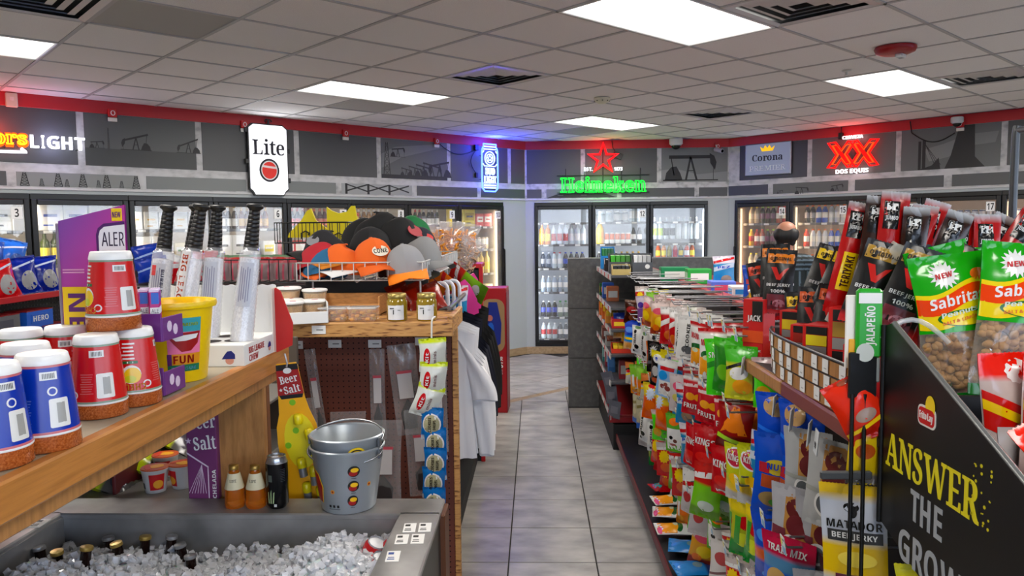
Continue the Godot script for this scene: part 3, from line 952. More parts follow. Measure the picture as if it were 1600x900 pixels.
func stock_coolers():
	var W := Color(0.9, 0.9, 0.88)
	var K := Color(0.06, 0.05, 0.05)
	var Bn := Color(0.2, 0.08, 0.03)
	var G := Color(0.8, 0.62, 0.2)
	var Rd := Color(0.7, 0.1, 0.1)
	var Bl := Color(0.12, 0.25, 0.65)
	var Gn := Color(0.15, 0.5, 0.2)
	var Y := Color(0.92, 0.85, 0.25)
	var Cl := Color(0.75, 0.8, 0.82)
	var lx := func(num: int) -> float: return -0.42 - 0.77 * (10.5 - num)
	var cx := func(num: int) -> float: return -0.02 + 0.78 * (num - 10.5)
	var rx := func(num: int) -> float: return 0.1 + 0.775 * (num - 13.5)
	var dn := func(num: int) -> String: return "cooler " + WORDS[num]
	drink_row(LW, lx.call(3), 1.46, "cooler three", "upper", [["carton", "white carton", W, Color(0.85, 0.75, 0.65), Rd, 2], ["carton", "pale blue carton", Color(0.75, 0.82, 0.9), W, Bl, 1]])
	drink_row(LW, lx.call(3), 1.14, "cooler three", "middle", [["tall", "gold foiled bottle", Gn, W, G, 8]])
	drink_row(LW, lx.call(3), 1.76, "cooler three", "top", [["carton", "white carton", W, Color(0.8, 0.8, 0.75), K, 3]])
	drink_row(LW, lx.call(4), 1.46, "cooler four", "upper", [["tall", "green bottle with a yellow label", Color(0.25, 0.3, 0.05), Y, W, 3], ["tall", "brown bottle", Bn, W, Rd, 4]])
	drink_row(LW, lx.call(4), 1.76, "cooler four", "top", [["carton", "white carton", W, Color(0.86, 0.86, 0.9), Bl, 3]])
	drink_row(LW, lx.call(5), 1.76, "cooler behind the bat tubes", "top", [["pack", "white bottle pack", W, Color(0.85, 0.85, 0.8), G, 5]])
	drink_row(LW, lx.call(5), 1.46, "cooler behind the bat tubes", "upper", [["carton", "white carton", W, Color(0.93, 0.88, 0.84), Rd, 2], ["pack", "cream bottle pack", Color(0.88, 0.84, 0.7), W, Gn, 2]])
	drink_row(LW, lx.call(5), 1.14, "cooler behind the bat tubes", "middle", [["carton", "white carton with a red stripe", W, Rd, W, 2], ["carton", "grey carton", Color(0.7, 0.7, 0.7), W, K, 1]])
	drink_row(LW, lx.call(6), 1.76, "cooler six", "top", [["beer", "brown bottle with a cream label", Bn, W, G, 4], ["beer", "amber bottle with a gold cap", Color(0.5, 0.28, 0.04), G, G, 5]])
	drink_row(LW, lx.call(6), 1.46, "cooler six", "upper", [["carton", "white carton with grey lettering", W, Color(0.92, 0.92, 0.92), Color(0.4, 0.4, 0.4), 2], ["beer", "short brown bottle", Bn, W, W, 2], ["pack", "white pack with a yellow front", W, Y, W, 1]])
	drink_row(LW, lx.call(6), 1.14, "cooler six", "middle", [["tallcan", "blue can", Bl, W, Cl, 2], ["tallcan", "purple can", Color(0.3, 0.1, 0.5), W, Cl, 2], ["carton", "white carton", W, Color(0.8, 0.8, 0.8), K, 1], ["tallcan", "green can", Color(0.4, 0.75, 0.1), K, Cl, 2]])
	drink_row(LW, lx.call(7), 1.76, "cooler seven", "top", [["beer", "dark bottle with a red cap", K, Rd, Rd, 4], ["beer", "dark red bottle", Color(0.35, 0.04, 0.04), Color(0.85, 0.4, 0.2), W, 5]])
	drink_row(LW, lx.call(7), 1.46, "cooler seven", "upper", [["pack", "red bottle pack", Rd, W, W, 3], ["pack", "orange bottle pack", Color(0.85, 0.35, 0.15), Y, K, 2]])
	drink_row(LW, lx.call(7), 1.14, "cooler seven", "middle", [["tallcan", "red can", Rd, W, Cl, 4], ["tallcan", "white can", W, Rd, Cl, 4]])
	drink_row(LW, lx.call(8), 1.76, "cooler eight", "top", [["pack", "orange bottle pack", Color(0.85, 0.3, 0.1), Y, W, 1], ["beer", "clear bottle of pale beer", Color(0.7, 0.5, 0.2), W, G, 4], ["beer", "brown bottle with a white label", Bn, W, W, 3]])
	drink_row(LW, lx.call(8), 1.46, "cooler eight", "upper", [["beer", "clear bottle with a white label", Color(0.75, 0.65, 0.4), W, G, 4], ["soda", "blue bottle", Color(0.2, 0.4, 0.8), W, W, 4]])
	drink_row(LW, lx.call(9), 1.76, "cooler nine", "top", [["beer", "brown bottle", Bn, Rd, W, 4], ["beer", "black bottle with a white cap", K, W, W, 4]])
	drink_row(LW, lx.call(9), 1.46, "cooler nine", "upper", [["carton", "pink carton", Color(0.9, 0.45, 0.5), W, Rd, 2], ["tallcan", "cream can", Color(0.9, 0.86, 0.65), W, Cl, 4]])
	drink_row(LW, lx.call(9), 1.14, "cooler nine", "middle", [["tallcan", "silver can", Color(0.7, 0.7, 0.7), Rd, Cl, 8]])
	drink_row(LW, lx.call(10), 1.76, "cooler ten", "top", [["carton", "yellow carton", Y, Color(0.75, 0.65, 0.1), K, 2], ["pack", "pink bottle pack", Color(0.9, 0.4, 0.4), W, Rd, 2]])
	drink_row(LW, lx.call(10), 1.46, "cooler ten", "upper", [["tallcan", "purple can", Color(0.45, 0.15, 0.5), W, Cl, 4], ["tallcan", "red can", Color(0.75, 0.3, 0.2), W, Cl, 2], ["tallcan", "tan can", Color(0.7, 0.6, 0.5), W, Cl, 3]])
	drink_row(LW, lx.call(10), 1.14, "cooler ten", "middle", [["tall", "pale gold bottle", Color(0.85, 0.75, 0.45), Y, G, 8]])
	drink_row(LW, lx.call(10), 0.82, "cooler ten", "lower", [["pack", "cream bottle pack", Color(0.9, 0.86, 0.65), W, K, 5]])
	drink_row(LW, lx.call(10), 0.5, "cooler ten", "lowest", [["pack", "cream bottle pack with a yellow front", Color(0.9, 0.86, 0.7), Y, K, 5]])
	drink_row(CW, cx.call(11), 1.5, "cooler eleven", "top", [["tall", "orange bottle", Color(0.85, 0.5, 0.15), Y, Rd, 2], ["tall", "clear bottle with a red label", Cl, Rd, W, 3], ["tall", "clear bottle with a pale label", Cl, W, Bl, 3]])
	drink_row(CW, cx.call(11), 1.17, "cooler eleven", "second", [["soda", "dark cola bottle with a red label", K, Color(0.6, 0.6, 0.6), W, 2], ["soda", "clear bottle with a white label", Cl, W, Rd, 2], ["soda", "blue labelled bottle", K, Bl, Bl, 4]])
	drink_row(CW, cx.call(11), 0.84, "cooler eleven", "third", [["soda", "clear water bottle", Color(0.6, 0.66, 0.72), W, W, 5], ["soda", "cola bottle with a red and white label", K, Rd, W, 3]])
	drink_row(CW, cx.call(11), 0.49, "cooler eleven", "fourth", [["soda", "blue labelled cola bottle", K, Color(0.25, 0.3, 0.7), W, 3], ["soda", "clear green capped bottle", Color(0.5, 0.55, 0.5), W, Gn, 2], ["soda", "pale water bottle", Cl, Color(0.6, 0.65, 0.8), W, 3]])
	drink_row(CW, cx.call(11), 0.18, "cooler eleven", "bottom", [["soda", "clear bottle with a red label", Cl, Rd, W, 3], ["soda", "grey bottle", Color(0.4, 0.42, 0.45), W, W, 5]])
	drink_row(CW, cx.call(12), 1.8, "cooler twelve", "top", [["jar", "clear jug", Cl, Color(0.65, 0.7, 0.72), W, 2], ["jar", "grey jug", Color(0.5, 0.5, 0.5), Color(0.7, 0.68, 0.66), W, 2], ["tall", "clear bottle", Cl, W, W, 2]])
	drink_row(CW, cx.call(12), 1.5, "cooler twelve", "second", [["big", "yellow juice bottle", Color(0.95, 0.75, 0.05), Color(0.95, 0.65, 0.05), Y, 1], ["tallcan", "white can with an orange band", W, Color(0.85, 0.4, 0.1), Cl, 5], ["soda", "dark bottle", K, W, K, 2]])
	drink_row(CW, cx.call(12), 1.17, "cooler twelve", "third", [["soda", "black bottle with a white cap", K, Color(0.3, 0.25, 0.2), W, 4], ["soda", "dark bottle with a gold cap", K, Rd, G, 4]])
	drink_row(CW, cx.call(13), 1.56, "cooler thirteen", "top", [["tall", "clear bottle with a green label", Cl, Color(0.65, 0.8, 0.2), W, 2], ["tall", "clear bottle with a black label", Cl, K, W, 2], ["tall", "clear water bottle", Cl, Color(0.8, 0.84, 0.86), W, 4]])
	var tea := [Color(0.8, 0.35, 0.15), Color(0.85, 0.55, 0.1), Color(0.5, 0.45, 0.15), Color(0.75, 0.2, 0.12), Color(0.25, 0.25, 0.15), Color(0.75, 0.25, 0.1), Color(0.7, 0.35, 0.2)]
	var teas := []
	var words := ["peach tea", "lemon tea", "green tea", "raspberry tea", "dark tea", "red tea", "amber tea"]
	for k in 7:
		teas.append(["soda", words[k] + " bottle with a bright label", tea[k], [Y, Y, Color(0.6, 0.6, 0.3), Rd, Y, W, Y][k], W, 1])
	drink_row(CW, cx.call(13), 1.27, "cooler thirteen", "second", teas)
	drink_row(CW, cx.call(13), 0.84, "cooler thirteen", "third", [["soda", "orange drink bottle", Color(0.85, 0.4, 0.1), W, W, 8]])
	for q in [[14, 1.76, "top"], [14, 1.46, "second"], [14, 1.14, "third"], [14, 0.82, "fourth"], [15, 1.76, "top"], [15, 1.46, "second"], [15, 1.14, "third"]]:
		var set14 := [["soda", "clear bottle with a yellow cap", Color(0.75, 0.7, 0.6), Color(0.85, 0.8, 0.7), Y, 2], ["soda", "dark bottle with a green cap", Color(0.2, 0.13, 0.1), Color(0.4, 0.1, 0.3), Color(0.6, 0.8, 0.2), 3], ["soda", "red bottle with a white label", Color(0.6, 0.1, 0.12), W, Color(0.8, 0.2, 0.15), 2], ["soda", "yellow bottle", Color(0.85, 0.65, 0.1), Rd, Y, 1]]
		var set15 := [["soda", "black bottle with an orange cap", K, Color(0.5, 0.5, 0.55), Color(0.9, 0.4, 0.1), 2], ["soda", "blue sports drink bottle", Color(0.1, 0.3, 0.75), W, Color(0.9, 0.45, 0.1), 2], ["soda", "white sports drink bottle", Color(0.8, 0.82, 0.85), W, Color(0.9, 0.45, 0.1), 3], ["soda", "red sports drink bottle", Color(0.8, 0.2, 0.12), W, Color(0.9, 0.4, 0.1), 1]]
		if q[2] == "second" or q[2] == "fourth": set14.reverse()
		if q[2] == "second": set15.reverse()
		drink_row(RW, rx.call(q[0]), q[1], dn.call(q[0]), q[2], set14 if q[0] == 14 else set15)
	drink_row(RW, rx.call(16), 1.76, "cooler sixteen", "top", [["can", "silver can", Cl, Bl, Cl, 4], ["can", "red can", Rd, W, Cl, 4]])
	drink_row(RW, rx.call(17), 1.76, "cooler seventeen", "top", [["can", "blue and silver can", Color(0.2, 0.22, 0.4), Color(0.7, 0.7, 0.75), Cl, 9]])
	drink_row(RW, rx.call(18), 1.76, "cooler right of the pole", "top", [["can", "blue and silver can", Color(0.2, 0.22, 0.4), Color(0.7, 0.7, 0.75), Cl, 9]])
# ---------------------------------------------------------------- neon and lit signs on the mural band
func neon(parent: Node, called: String, rings: Array, r: float, c: Color, energy: float, t := Transform3D(), closed := true):
	var b := MB.new()
	for g in rings:
		if g.size() > 1:
			b.tube(g, r, 6, closed)
	return obj(parent, called, b, glow_mat(c, energy), t)
func face_light(parent: Node, s: Vector2, c: Color, energy: float):
	var l := AreaLight3D.new()
	l.name = "sign_light"
	l.area_size = s
	l.light_color = c
	l.light_energy = energy
	l.area_range = 14.0
	l.area_attenuation = 2.0
	l.shadow_enabled = true
	l.transform = put(0, 0, 0.02, PI)
	parent.add_child(l)
func stand_offs(parent: Node, pts: Array, depth: float):
	for p in pts:
		var b := MB.new()
		b.tube([Vector3(p.x, p.y, -depth), Vector3(p.x, p.y, 0)], 0.004, 6)
		obj(parent, "stand_off", b, flat_mat(Color(0.03, 0.03, 0.03), 0.4))
func build_signs():
	var white := Color(0.95, 0.96, 1.0)
	var t := thing("neon_sign", "neon sign reading LIGHT in white after orange and red script, at the left edge", "neon sign")
	t.transform = LW * put(-5.62, 2.49, 0.06)
	var x := -0.17
	for q in [["L", 0.06], ["I", 0.022], ["G", 0.088], ["H", 0.08], ["T", 0.078]]:
		var m := letters(q[0], 0.108, q[1] if q[0] != "I" else 0.02, 0.02)
		obj(t, "letter", m, glow_mat(white, 1.8), put(x + q[1] / 2, 0.012, -0.01))
		x += q[1] + 0.02
	var s := MB.new()
	for g in outlines("ors", 0.135, "serifitalic", 0.26):
		s.tube(ring3(g), 0.009, 6, true)
	obj(t, "script_tube", s, glow_mat(Color(1.0, 0.3, 0.02), 1.4), put(-0.315, 0.03, 0))
	var s2 := MB.new()
	for g in outlines("ors", 0.1, "serifitalic", 0.24):
		s2.tube(ring3(g), 0.006, 6, true)
	obj(t, "script_tube", s2, glow_mat(Color(1.0, 0.75, 0.1), 1.2), put(-0.315, 0.03, 0.012))
	var ul := MB.new()
	ul.tube([Vector3(-0.62, -0.075, 0), Vector3(-0.4, -0.085, 0), Vector3(-0.2, -0.08, 0), Vector3(-0.24, -0.05, 0)], 0.012, 8)
	obj(t, "underline_tube", ul, glow_mat(white, 1.5))
	stand_offs(t, [Vector2(-0.1, -0.03), Vector2(0.05, 0.04), Vector2(0.18, -0.04), Vector2(-0.35, -0.05)], 0.055)
	lamp(t, "neon_light", Vector3(0, 0.02, 0.06), Color(0.75, 0.75, 1.0), 0.05, 0.1)
	lamp(t, "neon_light_red", Vector3(-0.4, 0.1, 0.06), Color(1.0, 0.25, 0.2), 0.05, 0.1)
	t = thing("lit_sign", "tall white lit sign with dark script and a round red seal", "sign")
	t.transform = LW * put(-3.7, 2.455, 0.055)
	var fw := 0.4
	var fh := 0.7
	var o := PackedVector2Array([Vector2(-fw / 2 + 0.05, -fh / 2), Vector2(fw / 2 - 0.05, -fh / 2), Vector2(fw / 2 - 0.03, -fh / 2 + 0.035), Vector2(fw / 2, -fh / 2 + 0.06), Vector2(fw / 2, fh / 2 - 0.035), Vector2(fw / 2 - 0.045, fh / 2), Vector2(-fw / 2 + 0.045, fh / 2), Vector2(-fw / 2, fh / 2 - 0.035), Vector2(-fw / 2, -fh / 2 + 0.06), Vector2(-fw / 2 + 0.03, -fh / 2 + 0.035)])
	var b := MB.new()
	var big := PackedVector2Array()
	for p in o: big.append(p * Vector2(1.06, 1.035))
	b.prism(big, -0.03, 0.0)
	obj(t, "frame", b, flat_mat(Color(0.02, 0.02, 0.025), 0.35))
	b = MB.new()
	b.prism(o, 0.0, 0.01)
	obj(t, "lit_face", b, glow_mat(Color(0.98, 0.98, 1.0), 0.55))
	var navy := Color(0.03, 0.03, 0.12)
	text(t, "Lite", 0.15, navy, put(0, 0.13, 0.0105), 0.34, "serif", null, "lettering", 0.002)
	b = MB.new()
	b.prism(ellipse(0.108, 0.118, 28, 0, -0.105), 0.0105, 0.012)
	obj(t, "seal_rim", b, flat_mat(navy, 0.5))
	b = MB.new()
	b.prism(ellipse(0.088, 0.098, 28, 0, -0.105), 0.012, 0.0135)
	obj(t, "seal_ring", b, flat_mat(Color(0.9, 0.9, 0.9), 0.5))
	b = MB.new()
	b.prism(ellipse(0.078, 0.086, 28, 0, -0.105), 0.0135, 0.015)
	obj(t, "seal", b, flat_mat(Color(0.92, 0.13, 0.06), 0.5))
	b = MB.new()
	b.prism(PackedVector2Array([Vector2(-0.075, -0.075), Vector2(0.075, -0.09), Vector2(0.075, -0.068), Vector2(-0.07, -0.055)]), 0.015, 0.016)
	obj(t, "seal_ribbon", b, flat_mat(Color(0.93, 0.85, 0.85), 0.5))
	for sgn in [-1.0, 1.0]:
		b = MB.new()
		var hk := []
		for k in 9:
			var a := PI * 1.5 * k / 8.0
			hk.append(Vector3(0.02 * sgn * cos(a) + (0.0 if sgn < 0 else 0.03), fh / 2 + 0.035 + 0.025 * sin(a), -0.01))
		b.tube(hk, 0.007, 8)
		obj(t, "hook", b, flat_mat(Color(0.05, 0.05, 0.06), 0.3))
	for q in [[-0.225, 0.29], [-0.225, -0.02], [0.225, 0.1], [0.225, -0.2]]:
		b = MB.new()
		b.box(Vector3(q[0], q[1], -0.015), Vector3(0.03, 0.05, 0.03), 0.004)
		obj(t, "clip", b, flat_mat(Color(0.05, 0.05, 0.05), 0.4))
	face_light(t, Vector2(0.38, 0.66), Color(0.95, 0.97, 1.0), 0.25)
	t = thing("neon_sign", "blue neon sign shaped like a can, in the corner left of the grey wall", "neon sign")
	t.transform = LW * put(-0.70, 2.51, 0.07)
	var can := PackedVector2Array([Vector2(-0.09, -0.3), Vector2(0.09, -0.3), Vector2(0.13, -0.26), Vector2(0.135, -0.2), Vector2(0.135, 0.2), Vector2(0.125, 0.24), Vector2(0.105, 0.27), Vector2(0.11, 0.3), Vector2(-0.11, 0.3), Vector2(-0.105, 0.27), Vector2(-0.125, 0.24), Vector2(-0.135, 0.2), Vector2(-0.135, -0.2), Vector2(-0.13, -0.26)])
	neon(t, "can_outline", [ring3(can)], 0.011, Color(0.35, 0.5, 1.0), 2.2)
	var inner := []
	for y in [0.235, 0.268, -0.225, -0.255]:
		inner.append([Vector3(-0.1, y, 0.0), Vector3(0.1, y, 0.0)])
	neon(t, "band_tube", inner, 0.008, Color(0.7, 0.8, 1.0), 1.8, Transform3D(), false)
	neon(t, "seal_tube", [ring3(ellipse(0.085, 0.085, 20, 0, 0.12)), ring3(ellipse(0.055, 0.055, 16, 0, 0.12)), ring3(star(0.04, 0.02, 5, 0, 0.12))], 0.007, Color(0.7, 0.8, 1.0), 1.6)
	neon(t, "corner_tube", [[Vector3(-0.12, 0.05, 0), Vector3(-0.09, 0.02, 0), Vector3(0.09, 0.02, 0), Vector3(0.12, 0.05, 0)], [Vector3(-0.12, 0.19, 0), Vector3(-0.1, 0.215, 0)], [Vector3(0.12, 0.19, 0), Vector3(0.1, 0.215, 0)]], 0.007, Color(0.7, 0.8, 1.0), 1.6, Transform3D(), false)
	for q in [["BUD", -0.045, 0.17], ["LIGHT", -0.15, 0.21]]:
		var m := []
		for g in outlines(q[0], 0.085, "sans", q[2]): m.append(ring3(g))
		neon(t, "letter_tube", m, 0.0036, Color(0.8, 0.88, 1.0), 1.6, put(0, q[1], 0.004))
	stand_offs(t, [Vector2(-0.12, 0.15), Vector2(0.12, 0.15), Vector2(-0.12, -0.15), Vector2(0.12, -0.15)], 0.06)
	lamp(t, "neon_light", Vector3(0, 0.26, 0.1), Color(0.16, 0.22, 1.0), 0.34, 0.1)
	lamp(t, "neon_light_low", Vector3(0, -0.1, 0.12), Color(0.16, 0.22, 1.0), 0.1, 0.1)
	var tr := MB.new()
	tr.box(Vector3(-0.19, 0.25, -0.045), Vector3(0.06, 0.07, 0.04), 0.005)
	tr.box(Vector3(-0.19, -0.1, -0.045), Vector3(0.04, 0.06, 0.03), 0.005)
	obj(t, "transformer", tr, flat_mat(Color(0.03, 0.03, 0.03), 0.4))
	var cb := MB.new()
	var cp := []
	for k in 17:
		var u := k / 16.0
		cp.append(Vector3(-0.19 - u * 0.62, 0.22 - 0.12 * sin(u * PI * 0.9) + u * 0.1, -0.05))
	cb.tube(cp, 0.005, 6)
	cp = []
	for k in 13:
		var u := k / 12.0
		cp.append(Vector3(-0.19 - 0.09 * sin(u * PI), 0.22 - u * 0.3, -0.045))
	cb.tube(cp, 0.005, 6)
	obj(t, "power_cord", cb, flat_mat(Color(0.02, 0.02, 0.02), 0.5))
	t = thing("neon_sign", "green neon word under a red neon star on the back wall", "neon sign")
	t.transform = CW * put(0.908, 2.30, 0.07)
	var rg := []
	for g in outlines("Heineken", 0.19, "serif", 1.16): rg.append(ring3(g))
	neon(t, "letter_tube", rg, 0.0075, Color(0.05, 1.0, 0.22), 1.1)
	neon(t, "star_tube", [ring3(star(0.215, 0.082, 5, 0.0, 0.345))], 0.014, Color(1.0, 0.06, 0.09), 1.6)
	neon(t, "star_tube_inner", [ring3(star(0.165, 0.064, 5, 0.0, 0.345))], 0.006, Color(0.9, 0.05, 0.08), 0.5)
	for q in [["EST.", -0.2, 0.115], ["1873", 0.2, 0.11]]:
		obj(t, "letter", letters(q[0], 0.045, q[2], 0.012), glow_mat(white, 1.6), put(q[1], 0.21, 0))
	var grd := MB.new()
	for xx in [-0.5, -0.25, 0.0, 0.25, 0.5]:
		grd.tube([Vector3(xx, -0.12, -0.03), Vector3(xx, 0.22, -0.03)], 0.006, 6)
	for yy in [-0.1, 0.13]:
		grd.tube([Vector3(-0.62, yy, -0.03), Vector3(0.62, yy, -0.03)], 0.006, 6)
	grd.tube([Vector3(0.0, 0.1, -0.03), Vector3(0, 0.5, -0.03)], 0.006, 6)
	obj(t, "grid_frame", grd, flat_mat(Color(0.03, 0.03, 0.03), 0.4))
	tr = MB.new()
	tr.box(Vector3(0.2, 0.39, -0.03), Vector3(0.12, 0.08, 0.05), 0.006, Basis(Vector3(0, 0, 1), -0.4))
	tr.tube([Vector3(0.18, 0.42, -0.03), Vector3(0.13, 0.5, -0.04), Vector3(0.12, 0.59, -0.05)], 0.005)
	obj(t, "transformer", tr, flat_mat(Color(0.03, 0.03, 0.03), 0.4))
	lamp(t, "neon_light", Vector3(0, 0.0, 0.1), Color(0.1, 1.0, 0.3), 0.05, 0.1)
	lamp(t, "neon_light_red", Vector3(0, 0.35, 0.1), Color(1.0, 0.1, 0.1), 0.04, 0.1)
	t = thing("lit_sign", "silver lit sign with a gold crown, left of the red crosses", "sign")
	t.transform = RW * put(0.575, 2.585, 0.04)
	b = MB.new()
	b.box(Vector3(0, 0, -0.015), Vector3(0.64, 0.41, 0.03), 0.006)
	obj(t, "frame", b, flat_mat(Color(0.5, 0.52, 0.56), 0.3, 0.8))
	b = MB.new()
	b.box(Vector3(0, 0, 0.002), Vector3(0.61, 0.38, 0.004))
	obj(t, "lit_face", b, glow_mat(Color(0.5, 0.53, 0.62), 0.3))
	text(t, "Corona", 0.085, Color(0.04, 0.05, 0.16), put(0, 0.02, 0.004), 0.42, "serif", null, "lettering", 0.003)
	text(t, "PREMIER", 0.062, Color(0.85, 0.87, 0.92), put(0, -0.115, 0.004), 0.5, "serifthin", null, "lettering", 0.003)
	b = MB.new()
	b.prism(PackedVector2Array([Vector2(-0.075, 0.1), Vector2(0.075, 0.1), Vector2(0.1, 0.16), Vector2(0.055, 0.13), Vector2(0.03, 0.175), Vector2(0, 0.135), Vector2(-0.03, 0.175), Vector2(-0.055, 0.13), Vector2(-0.1, 0.16)]), 0.004, 0.01)
	obj(t, "crown", b, glow_mat(Color(0.9, 0.7, 0.12), 0.6))
	face_light(t, Vector2(0.6, 0.37), Color(0.8, 0.85, 1.0), 0.05)
	t = thing("neon_sign", "red and orange neon sign of two large crosses with white words above and below", "neon sign")
	t.transform = RW * put(1.665, 2.565, 0.06)
	for k in 2:
		var cx := -0.13 + 0.26 * k
		for inset in 3:
			var sc := 1.0 - inset * 0.22
			var w := 0.05 * sc
			var xs := PackedVector2Array()
			for q in [[-0.165, 0.15], [-0.075, 0.15], [0.0, 0.055], [0.075, 0.15], [0.165, 0.15], [0.06, 0.0], [0.165, -0.15], [0.075, -0.15], [0.0, -0.055], [-0.075, -0.15], [-0.165, -0.15], [-0.06, 0.0]]:
				xs.append(Vector2(cx + q[0] * (1.0 - inset * 0.16), q[1] * (1.0 - inset * 0.12)))
			if inset == 1: continue
			neon(t, "cross_tube", [ring3(xs)], 0.012 if inset == 0 else 0.009, Color(1.0, 0.05, 0.04) if inset == 0 else Color(1.0, 0.3, 0.06), 1.5 if inset == 0 else 1.0)
		b = MB.new()
		b.prism(PackedVector2Array([Vector2(cx - 0.1, 0.12), Vector2(cx - 0.05, 0.12), Vector2(cx + 0.1, -0.12), Vector2(cx + 0.05, -0.12)]), -0.012, -0.004)
		obj(t, "cross_bar", b, glow_mat(Color(0.8, 0.06, 0.05), 0.5))
	b = MB.new()
	b.prism(PackedVector2Array([Vector2(-0.035, 0), Vector2(0, -0.065), Vector2(0.035, 0), Vector2(0, 0.065)]), -0.006, 0.006)
	obj(t, "diamond", b, flat_mat(Color(0.16, 0.18, 0.2), 0.4))
	for q in [["CERVEZA", 0.195, 0.24, 0.038], ["DOS EQUIS", -0.205, 0.38, 0.05]]:
		obj(t, "letter", letters(q[0], q[3], q[2], 0.012), glow_mat(Color(1.0, 0.93, 0.93), 1.7), put(0, q[1], 0))
	stand_offs(t, [Vector2(-0.25, 0.1), Vector2(0.25, 0.1), Vector2(-0.25, -0.1), Vector2(0.25, -0.1)], 0.055)
	tr = MB.new()
	tr.box(Vector3(-0.15, 0.22, -0.02), Vector3(0.05, 0.08, 0.05), 0.006)
	tr.tube([Vector3(-0.15, 0.25, -0.02), Vector3(-0.15, 0.33, -0.03)], 0.005)
	obj(t, "transformer", tr, flat_mat(Color(0.03, 0.03, 0.03), 0.4))
	lamp(t, "neon_light", Vector3(0, 0.1, 0.12), Color(1.0, 0.15, 0.12), 0.035, 0.1)
